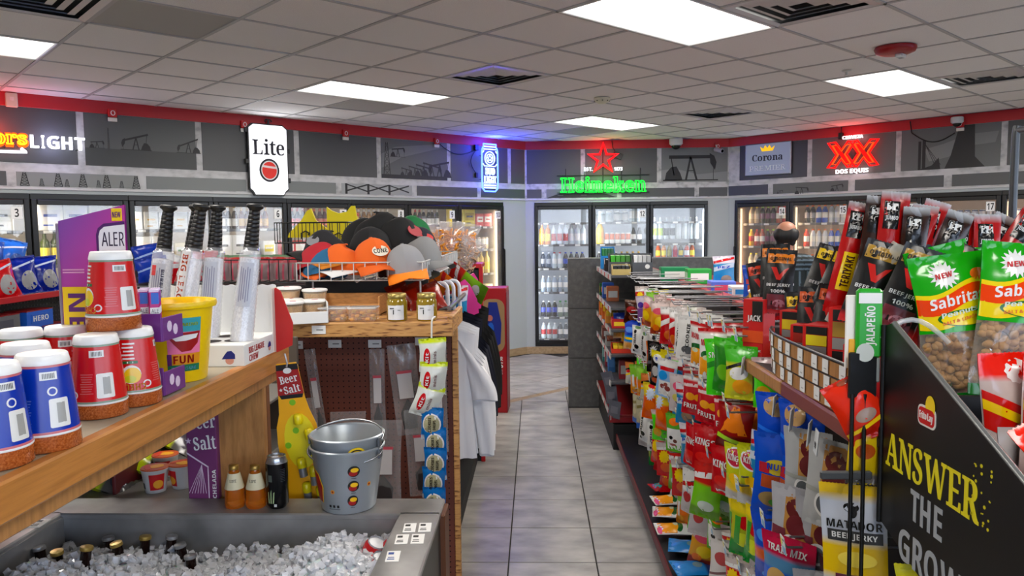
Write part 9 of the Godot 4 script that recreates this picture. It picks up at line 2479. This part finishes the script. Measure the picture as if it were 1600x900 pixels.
func cap(t: Transform3D, c: Color, bill: Color, label: String, patch := Color(0, 0, 0, 0), word := ""):
	var o := thing("baseball_cap", label, "cap")
	o.transform = t.scaled_local(Vector3.ONE * (1.5 if c.v < 0.07 else 1.22))
	var b := MB.new()
	var f := func(a: float, v: float) -> Vector3:
		var e := TAU * a
		var r := 0.088 * pow(cos(v * PI / 2), 0.62)
		return Vector3(sin(e) * r * 0.93, 0.105 * sin(v * PI / 2) * (1.0 + 0.12 * cos(e)), cos(e) * r * 1.08)
	b.grid(24, 10, f)
	obj(o, "crown", b, flat_mat(c, 0.85))
	b = MB.new()
	for s in 2:
		b.grid(14, 6, func(a: float, v: float) -> Vector3:
			var e := (a - 0.5) * 2.5
			var p := Vector3(sin(e) * 0.083, 0.0, cos(e) * 0.095)
			return p + Vector3(0, 0.004 - v * v * 0.018 - 0.02 * absf(sin(e)) * v + 0.0025 * s, v * 0.075 * pow(cos(e * 0.62), 0.5)), null, s == 0)
	obj(o, "bill", b, flat_mat(bill, 0.8))
	b = MB.new()
	b.lathe([[0.008, 0.0], [0.007, 0.005], [0.0, 0.006]], 10)
	obj(o, "button", b, flat_mat(c.darkened(0.2), 0.8), put(0, 0.114, 0))
	if patch.a > 0.0:
		b = MB.new()
		b.prism(ellipse(0.034, 0.024, 18), 0, 0.002)
		var p := obj(o, "patch", b, flat_mat(patch, 0.6), put(0.012, 0.06, 0.084, 0.12, -0.5))
		if word: text(p, word, 0.02, Color(0.06, 0.06, 0.06), put(0, 0, 0.002), 0.056)
func hats():
	var t := thing("hat_basket", "long white wire basket of caps standing over the pine shelf", "wire basket")
	wire_basket(t, -1.147, -0.542, -5.2, -3.6, 1.5, 1.585, flat_mat(Color(0.78, 0.78, 0.77), 0.35, 0.3), 0.054)
	var b := MB.new()
	for q in [[-1.1, -3.7], [-0.56, -3.64], [-1.1, -5.1], [-0.6, -5.1]]:
		b.tube([Vector3(q[0], 1.5, q[1]), Vector3(q[0], 1.26, q[1])], 0.005, 6)
	obj(t, "support_wire", b, flat_mat(Color(0.7, 0.7, 0.7), 0.35, 0.4))
	var K := Color(0.025, 0.025, 0.03)
	var O := Color(0.85, 0.36, 0.05)
	var up := 1.51
	for q in [[-0.95, up + 0.02, -3.72, -1.5, O, O, "plain orange cap at the left of the front two", 0.0, 0, ""], [-0.80, up + 0.05, -3.72, 0.45, O, O, "orange cap with a black and white word patch, front of the basket", 0.15, 1, "CONE"], [-0.63, up + 0.02, -3.68, 0.2, Color(0.55, 0.55, 0.56), Color(0.95, 0.5, 0.02), "grey cap with a bright orange bill, front right of the basket", 0.3, 0, ""], [-1.08, up + 0.09, -3.85, -0.7, Color(0.08, 0.08, 0.1), Color(0.1, 0.1, 0.1), "black cap with a pale palm print, left end of the basket", -0.4, 2, ""], [-1.08, up + 0.03, -3.74, 1.1, Color(0.65, 0.08, 0.14), Color(0.75, 0.45, 0.05), "crimson cap with an orange bill stacked at the left", -0.5, 0, ""], [-1.04, up + 0.0, -3.71, 1.2, Color(0.1, 0.35, 0.5), Color(0.85, 0.85, 0.85), "teal cap with a white striped bill at the left", -0.4, 0, ""], [-0.96, up + 0.12, -4.2, 0.6, K, K, "big black cap on the top left of the heap", 0.0, 0, ""], [-0.85, up + 0.15, -4.1, 1.4, K, Color(0.04, 0.04, 0.05), "black cap in the middle of the heap", 0.1, 0, ""], [-0.74, up + 0.12, -4.05, 0.9, K, K, "black cap with a red mark at the right of the heap", 0.0, 3, ""], [-0.86, up + 0.07, -3.95, 0.1, Color(0.05, 0.05, 0.06), K, "black cap just behind the orange ones", 0.0, 0, ""], [-0.64, up + 0.1, -4.15, 0.4, Color(0.09, 0.1, 0.15), Color(0.06, 0.06, 0.08), "navy cap with red and blue stickers, right side", 0.0, 4, ""], [-0.98, up + 0.16, -4.6, 0.8, Color(0.08, 0.18, 0.6), Color(0.08, 0.18, 0.6), "bright blue cap at the top back of the heap", 0.0, 0, ""], [-0.74, up + 0.17, -4.6, -0.5, Color(0.05, 0.4, 0.2), Color(0.75, 0.7, 0.1), "green cap with a leaf print at the top back right", 0.0, 5, ""], [-0.6, up + 0.05, -3.95, 1.0, Color(0.5, 0.5, 0.5), Color(0.5, 0.5, 0.5), "pale grey cap behind the orange bill", 0.0, 0, ""], [-0.7, up + 0.0, -3.9, 2.0, Color(0.3, 0.1, 0.06), Color(0.25, 0.22, 0.15), "brown camouflage cap under the orange ones", 0.0, 0, ""]]:
		cap(Transform3D(Basis.from_euler(Vector3(-0.1 + q[7] * 0.3, q[3], q[7] * 0.5)), Vector3(q[0], q[1], q[2])), q[4], q[5], q[6], [Color(0, 0, 0, 0), Color(0.85, 0.82, 0.75), Color(0.5, 0.5, 0.52), Color(0.6, 0.1, 0.15), Color(0.75, 0.15, 0.15), Color(0.3, 0.6, 0.4)][q[8]], q[9])
func shirt(key: String, long: float) -> ArrayMesh:
	if shapes.has(key): return shapes[key]
	var b := MB.new()
	for s in [1.0, -1.0]:
		b.grid(22, 26, func(a: float, v: float) -> Vector3:
			var x := (a - 0.5) * 2.0
			var w := 0.235 - 0.02 * sin(v * PI)
			var top := -0.02 - 0.085 * absf(x) + (0.0 if absf(x) > 0.3 else -0.05 * (1.0 - absf(x) / 0.3))
			var y := lerpf(top, -0.72, v)
			var fold := 0.012 * sin(x * 11.0 + v * 2.0) * v + 0.006 * sin(x * 23.0)
			return Vector3(x * w, y, s * (0.035 * pow(maxf(1.0 - x * x, 0.0), 0.5) + 0.002) + fold))
	for s in [-1.0, 1.0]:
		b.grid(16, 14, func(a: float, v: float) -> Vector3:
			var e := TAU * a
			var r := lerpf(0.095, 0.075 if long < 0.4 else 0.045, v)
			var c := Vector3(s * (0.19 + 0.085 * v + 0.02 * sin(v * 3.0)), -0.17 - long * v, 0.0)
			return c + Vector3(cos(e) * r * 0.85, sin(e) * 0.012 + (0.09 * (1.0 - v) * cos(e) * -s), sin(e) * r * 0.42 + 0.006 * sin(e * 4.0 + v * 5.0)), null, s > 0)
	shapes[key] = b.mesh()
	return shapes[key]
func clothes():
	var b := MB.new()
	b.tube([Vector3(-0.42, 1.36, -3.62), Vector3(-0.42, 1.36, -5.3)], 0.011, 10)
	for z in [-3.7, -5.2]: b.tube([Vector3(-0.42, 1.36, z), Vector3(-0.8, 1.25, z)], 0.009, 8)
	single("clothes_rail", "grey clothes rail along the right side of the pegboard stand", "rail", b, flat_mat(Color(0.45, 0.45, 0.46), 0.3, 0.7))
	var W := Color(0.93, 0.93, 0.94)
	var N := Color(0.035, 0.05, 0.13)
	var K := Color(0.02, 0.02, 0.025)
	for q in [[-3.72, W, 0.26, "white short-sleeved shirt at the front of the clothes rail"], [-3.8, W, 0.56, "white long-sleeved shirt just behind the front one"], [-3.89, W, 0.56, "white long-sleeved shirt hanging third on the rail"], [-3.98, W, 0.5, "white shirt next to the navy ones"], [-4.12, N, 0.5, "navy shirt next to the white ones on the rail"], [-4.24, N, 0.52, "navy shirt in the middle of the rail"], [-4.38, N, 0.5, "navy shirt next to the black ones on the rail"], [-4.58, K, 0.5, "black shirt next to the navy ones on the rail"], [-4.76, K, 0.54, "black shirt in the middle of the black ones"], [-4.95, K, 0.5, "black shirt at the far end of the rail"]]:
		var t := thing("hanging_shirt", q[3], "shirt", Vector3(-0.535 if q[1] == W else -0.545, 1.325, q[0]), -0.12)
		obj(t, "fabric", shirt("shirt%s" % q[2], q[2]), flat_mat(q[1], 0.9))
		b = MB.new()
		b.tube([Vector3(0.012, 0.045, 0), Vector3(-0.006, 0.055, 0), Vector3(-0.012, 0.035, 0), Vector3(0, 0.0, 0)], 0.003, 6)
		b.tube([Vector3(-0.15, -0.11, 0), Vector3(0, -0.04, 0), Vector3(0.15, -0.11, 0)], 0.006, 6)
		obj(t, "hanger", b, flat_mat(Color(0.05, 0.05, 0.05), 0.4))
	for k in 5:
		b = MB.new()
		var pts := []
		for j in 9: pts.append(Vector3(-0.035 * cos(PI * j / 8.0) + (0.01 if j > 4 else 0.0), 0.05 * sin(PI * j / 8.0) - (0.11 if j == 0 or j == 8 else 0.0), 0))
		b.tube(pts, 0.011, 8)
		single("white_handle", "white looped flip-flop strap above the pine crate, %s from the left" % ordinal(k), "strap", b, flat_mat(Color(0.86, 0.86, 0.88), 0.4), put(-0.60 + k * 0.03, 1.38 + k * 0.004, -4.2 - k * 0.03, -0.3), "white straps above the shelf")
	for q in [["pinkflip", -0.42, 1.38, -4.5, 0.3, "magenta sandal hanging in front of the black rack, left"], ["pinkflip", -0.385, 1.41, -4.6, 0.1, "magenta sandal hanging in front of the black rack, right"]]:
		b = MB.new()
		b.prism(PackedVector2Array([Vector2(-0.03, -0.16), Vector2(0.03, -0.16), Vector2(0.045, -0.08), Vector2(0.03, 0.02), Vector2(0.01, 0.06), Vector2(-0.02, 0.05), Vector2(-0.045, -0.04)]), -0.01, 0.01)
		single("sandal", q[5], "sandal", b, flat_mat(Color(0.8, 0.12, 0.5), 0.5), put(q[1], q[2], q[3], 0.4, 0, q[4]))
	single("snack_bag", "teal and white packet beside the white straps", "snack bag", design("teal"), ink(0.3), put(-0.48, 1.41, -4.4, 0.2))
	for k in 3: single("snack_bag", "orange packet under the right end of the cap basket, %s of them" % ["leftmost", "middle", "rightmost"][k], "snack bag", design("orangep") if k < 2 else design("limered"), ink(0.2), put(-0.66 + k * 0.07, 1.49, -4.2 - k * 0.2, -0.6, 0.4, 0.9))
	for k in 3: single("snack_bag", "brick-red packet under the front of the cap basket, %s of them" % ["leftmost", "middle", "rightmost"][k], "snack bag", bag("brick", 0.11, 0.17, 0.04, Color(0.55, 0.1, 0.04), [[0, 0.2, Color(0.35, 0.06, 0.03)]]), ink(0.25), put(-0.71 + k * 0.08, 1.47, -3.75, 0.3, -0.5, 0.35))
func back_left():
	var red := flat_mat(Color(0.7, 0.05, 0.07), 0.4)
	var black := flat_mat(Color(0.03, 0.03, 0.033), 0.5)
	var t := thing("chip_rack", "black rack with a red frame carrying clear bags of orange chips", "rack", Vector3(-0.63, 0, -5.72))
	box_at(t, "panel", Vector3(0.0, 0.72, 0), Vector3(0.42, 1.44, 0.3), black)
	box_at(t, "top_frame", Vector3(0, 1.465, 0), Vector3(0.46, 0.03, 0.34), red)
	box_at(t, "side_frame", Vector3(0.222, 0.73, 0.15), Vector3(0.03, 1.46, 0.03), red)
	for k in 10: box_at(t, "side_slot", Vector3(0.19, 1.36 - k * 0.045, 0.152), Vector3(0.012, 0.02, 0.004), flat_mat(Color(0.6, 0.5, 0.45), 0.4), 0)
	box_at(t, "yellow_tag", Vector3(0.03, 1.42, 0.18), Vector3(0.035, 0.08, 0.003), flat_mat(Color(0.9, 0.6, 0.05), 0.5))
	var k := 0
	for q in [[-0.86, 1.76, -5.7, 0.2], [-0.74, 1.78, -5.62, 0.1], [-0.62, 1.79, -5.6, -0.05], [-0.5, 1.78, -5.62, -0.2], [-0.45, 1.66, -5.56, -0.45]]:
		t = thing("chip_bag", "clear bag of %s chips on the black rack, %s from the left" % ["curly orange" if k < 4 else "pale", ordinal(k)], "snack bag")
		t.transform = put(q[0], q[1], q[2], 0, -0.15, q[3])
		obj(t, "clear_film", bag("chipfilm", 0.19, 0.31, 0.09, WHITE, [], [], [], 2.0), pane_mat(Color(0.85, 0.83, 0.83), 0.22, 0.1))
		var b := MB.new()
		for j in 40:
			var e := float(j)
			var c := Vector3(0.065 * sin(e * 2.4), -0.27 + 0.0052 * e, 0.02 * cos(e * 3.1))
			var pts := []
			for i in 8: pts.append(c + Basis.from_euler(Vector3(e, e * 1.7, 0)) * Vector3(0.024 * cos(i * 0.9), 0.024 * sin(i * 0.9), i * 0.002))
			b.tube(pts, 0.0065, 5)
		stuff(obj(t, "chips", b, flat_mat(Color(0.93, 0.6, 0.16) if k < 4 else Color(0.7, 0.55, 0.42), 0.6)))
		k += 1
	t = thing("floor_display", "tall red cardboard floor display with white letters at the aisle corner", "floor display", Vector3(-0.42, 0, -7.06), -0.05)
	box_at(t, "carton_body", Vector3(0, 0.59, -0.15), Vector3(0.27, 1.18, 0.3), flat_mat(Color(0.62, 0.03, 0.07), 0.4), 0.004)
	box_at(t, "side_strip", Vector3(0.137, 0.57, -0.15), Vector3(0.004, 1.14, 0.29), flat_mat(Color(0.5, 0.03, 0.06), 0.4))
	var b := MB.new()
	b.paint(Color(0.6, 0.48, 0.32)).prism(rect(0.22, 0.5, 0.01, 0.83, 0.08), 0.0, 0.001)
	b.paint(Color(0.05, 0.15, 0.5)).prism(PackedVector2Array([Vector2(-0.03, 1.05), Vector2(0.05, 1.05), Vector2(0.09, 0.85), Vector2(0.08, 0.66), Vector2(0.02, 0.62), Vector2(-0.04, 0.7), Vector2(-0.05, 0.9)]), 0.001, 0.002)
	b.paint(Color(0.7, 0.4, 0.35)).prism(ellipse(0.03, 0.03, 12, -0.02, 0.9), 0.002, 0.003)
	b.paint(Color(0.1, 0.35, 0.75)).prism(ellipse(0.03, 0.06, 12, -0.01, 0.8), 0.003, 0.004)
	b.paint(Color(0.6, 0.12, 0.1)).prism(ellipse(0.03, 0.03, 12, -0.07, 0.8), 0.002, 0.003)
	b.paint(Color(0.75, 0.6, 0.2)).prism(ellipse(0.02, 0.025, 12, -0.08, 0.95), 0.002, 0.003)
	b.paint(Color(0.8, 0.75, 0.75)).prism(PackedVector2Array([Vector2(-0.06, 0.72), Vector2(0.02, 0.74), Vector2(0.02, 0.68), Vector2(-0.07, 0.66)]), 0.002, 0.003)
	b.paint(Color(0.9, 0.5, 0.05)).prism(ellipse(0.025, 0.012, 12, 0.02, 0.545), 0.0, 0.001)
	obj(t, "printed_panel", b, ink(0.45), put(0, 0, 0.001))
	text(t, "OUR", 0.04, WHITE, put(0.055, 0.515, 0.001), 0.09)
	text(t, "TS", 0.055, WHITE, put(0.065, 0.455, 0.001), 0.07)
	text(t, "OME", 0.042, WHITE, put(0.045, 0.39, 0.001), 0.1)
	for q in [[-1.59, 1.69, -5.3, "yellow sleeveless top with one pointed strap, left of two"], [-1.345, 1.675, -5.25, "yellow sleeveless top with a scooped neck, right of two"]]:
		b = MB.new()
		if q[0] < -1.5: b.prism(PackedVector2Array([Vector2(-0.15, 0), Vector2(0.14, 0), Vector2(0.13, 0.06), Vector2(0.05, 0.12), Vector2(0.02, 0.2), Vector2(-0.01, 0.185), Vector2(-0.05, 0.12), Vector2(-0.14, 0.03)]), -0.012, 0.012)
		else: b.prism(PackedVector2Array([Vector2(-0.1, 0), Vector2(0.12, 0), Vector2(0.12, 0.06), Vector2(0.095, 0.23), Vector2(0.07, 0.23), Vector2(0.04, 0.19), Vector2(-0.02, 0.18), Vector2(-0.07, 0.2), Vector2(-0.1, 0.225)]), -0.012, 0.012)
		t = thing("tank_top", q[3], "shirt", Vector3(q[0], q[1], q[2]))
		obj(t, "fabric", b, flat_mat(Color(0.88, 0.8, 0.03), 0.7))
		b = MB.new()
		b.tube([Vector3(-0.05, -0.01, 0.02), Vector3(-0.05, 0.03, 0.02), Vector3(-0.02, 0.045, 0.02), Vector3(0.005, 0.03, 0.02), Vector3(0.0, 0.015, 0.02)], 0.005, 6)
		obj(t, "hanger_hook", b, black)
	t = thing("wire_rack", "black wire rack of pink packets behind the white bat display", "wire rack")
	wire_basket(t, -2.15, -1.25, -5.05, -4.7, 1.42, 1.56, black, 0.06)
	wire_basket(t, -1.68, -1.22, -5.1, -4.85, 1.66, 1.79, black, 0.05)
	box_at(t, "shelf", Vector3(-1.7, 1.39, -4.9), Vector3(1.1, 0.03, 0.6), black)
	box_at(t, "body", Vector3(-1.7, 0.69, -4.95), Vector3(1.0, 1.36, 0.4), flat_mat(Color(0.08, 0.07, 0.07), 0.6))
	for j in 9:
		single("snack_bag", "%s packet in the black wire rack, %s from the left" % ["red" if j == 0 else "pink striped", ordinal(j)], "snack bag", bag("pinkpk", 0.11, 0.17, 0.03, Color(0.78, 0.3, 0.34), [[0, 0.1, Color(0.45, 0.6, 0.45)], [0.3, 1, Color(0.6, 0.5, 0.5)]], [["box", -0.2, 0.65, 0.06, 0.3, Color(0.8, 0.35, 0.42)], ["box", 0.2, 0.65, 0.06, 0.3, Color(0.8, 0.35, 0.42)], ["oval", 0, 0.15, 0.3, 0.06, Color(0.75, 0.12, 0.12)]]) if j else bag("redpk", 0.17, 0.22, 0.05, Color(0.75, 0.08, 0.05), [], [["tilt", 0, 0.3, 0.05, 0.1, WHITE], ["oval", 0.1, 0.7, 0.2, 0.12, Color(0.6, 0.6, 0.6)]]), ink(0.25), put(-2.15 + j * 0.1, 1.585 + (0.03 if j == 0 else 0.0), -4.87, 0.1 * sin(j * 2.0), 0, 0.05 * sin(j)))
	for j in 2: single("snack_bag", "bright blue bag beside the gum packs, %s" % ["upper", "lower"][j], "snack bag", bag("bluepk", 0.2, 0.2, 0.06, Color(0.04, 0.17, 0.58), [[0.75, 1, Color(0.2, 0.18, 0.2)]], [["tilt", 0, 0.3, 0.08, 0.06, Color(0.5, 0.6, 0.8)]]), ink(0.2), put(-2.5 + j * 0.06, 1.66 - j * 0.08, -4.8 + j * 0.08, 0.1, 0, 0.15))
	single("snack_bag", "red and black bag between the blue bags and the bat tubes", "snack bag", design("redwhite"), ink(0.25), put(-2.36, 1.6, -4.85, 0.2, 0, -0.3))
	box_at(t, "side_bracket", Vector3(-2.4, 1.39, -4.85), Vector3(0.5, 0.03, 0.4), black)
	t = thing("snack_shelving", "far left black shelving with red shelf edges behind the purple display", "shelving")
	for y in [1.375, 1.08, 0.7]:
		box_at(t, "shelf", Vector3(-3.25, y - 0.015, -4.4), Vector3(0.5, 0.03, 1.6), black)
		box_at(t, "red_edge", Vector3(-2.995, y - 0.012, -4.4), Vector3(0.014, 0.036, 1.6), red)
	box_at(t, "perforated_back", Vector3(-3.16, 0.69, -4.4), Vector3(0.03, 1.36, 1.6), black)
	b = MB.new()
	for i in 50:
		for j in 7: b.box(Vector3(-3.1435, 1.15 + j * 0.028, -3.65 - i * 0.03), Vector3(0.001, 0.009, 0.009))
	stuff(obj(t, "back_hole", b, flat_mat(Color(0.3, 0.3, 0.3), 0.6)))
	k = 0
	for q in [[-3.07, 1.58, -4.2, RED, "red and grey snack bag on the far left red-edged shelf"], [-3.05, 1.6, -4.38, Color(0.03, 0.12, 0.55), "deep blue and grey snack bag, left of two on the far left shelf"], [-3.04, 1.6, -4.58, Color(0.03, 0.12, 0.55), "deep blue and grey snack bag beside the purple display"], [-3.3, 1.68, -4.3, Color(0.25, 0.5, 0.85), "light blue bag on its far shelf, behind the red one"], [-3.3, 1.7, -4.5, Color(0.12, 0.3, 0.7), "mid blue bag behind the two deep blue ones, left"], [-3.28, 1.7, -4.68, Color(0.15, 0.4, 0.8), "light blue bag behind the two deep blue ones, right"]]:
		single("snack_bag", q[4], "snack bag", bag("far%s%d" % [q[3].to_html(), k], 0.17, 0.22, 0.07, q[3], [], [["oval", 0.15, 0.65, 0.3, 0.26, Color(0.62, 0.62, 0.62) if k < 3 else q[3].darkened(0.2)], ["tilt", 0, 0.2, 0.08, 0.05, Color(0.75, 0.8, 0.9)]], [], 1.0 + k), ink(0.2), put(q[0], q[1], q[2], 1.0, -0.15, 0.25 - 0.1 * k))
		k += 1
	for q in [[1.08, -4.05, Color(0.05, 0.05, 0.05), "MET-RX", "black bar box lettered in white, left on the far left shelf"], [1.08, -4.32, Color(0.05, 0.05, 0.055), "MET-RX", "black bar box lettered in white, right of its twin"], [1.08, -4.58, Color(0.05, 0.1, 0.45), "", "dark blue bar box with a bar picture, beside the purple display"], [1.18, -4.45, Color(0.1, 0.35, 0.75), "HERO", "blue bar box on top of the black ones, far left"], [1.18, -4.15, Color(0.4, 0.4, 0.4), "", "silver wrapped stack on top of the left black box"]]:
		t = thing("bar_box", q[4], "box", Vector3(-3.05, q[0], q[1]))
		box_at(t, "carton", Vector3(0, 0.05, 0), Vector3(0.14, 0.1, 0.24), flat_mat(q[2], 0.4))
		if q[3]:
			box_at(t, "plate", Vector3(0.071, 0.055, 0), Vector3(0.002, 0.055, 0.17), flat_mat(Color(0.75, 0.75, 0.74) if q[3] == "MET-RX" else q[2], 0.4), 0)
			text(t, q[3], 0.032, Color(0.05, 0.05, 0.05) if q[3] == "MET-RX" else WHITE, Transform3D(Basis(Vector3(0, 0, -1), Vector3.UP, Vector3(1, 0, 0)), Vector3(0.0725, 0.055, 0)), 0.14)
		else: box_at(t, "picture", Vector3(0.071, 0.05, 0), Vector3(0.002, 0.05, 0.12), flat_mat(Color(0.3, 0.3, 0.33), 0.5), 0)
		box_at(t, "red_lid", Vector3(0.0, 0.102, 0), Vector3(0.14, 0.006, 0.24), flat_mat(Color(0.5, 0.06, 0.07), 0.4), 0)
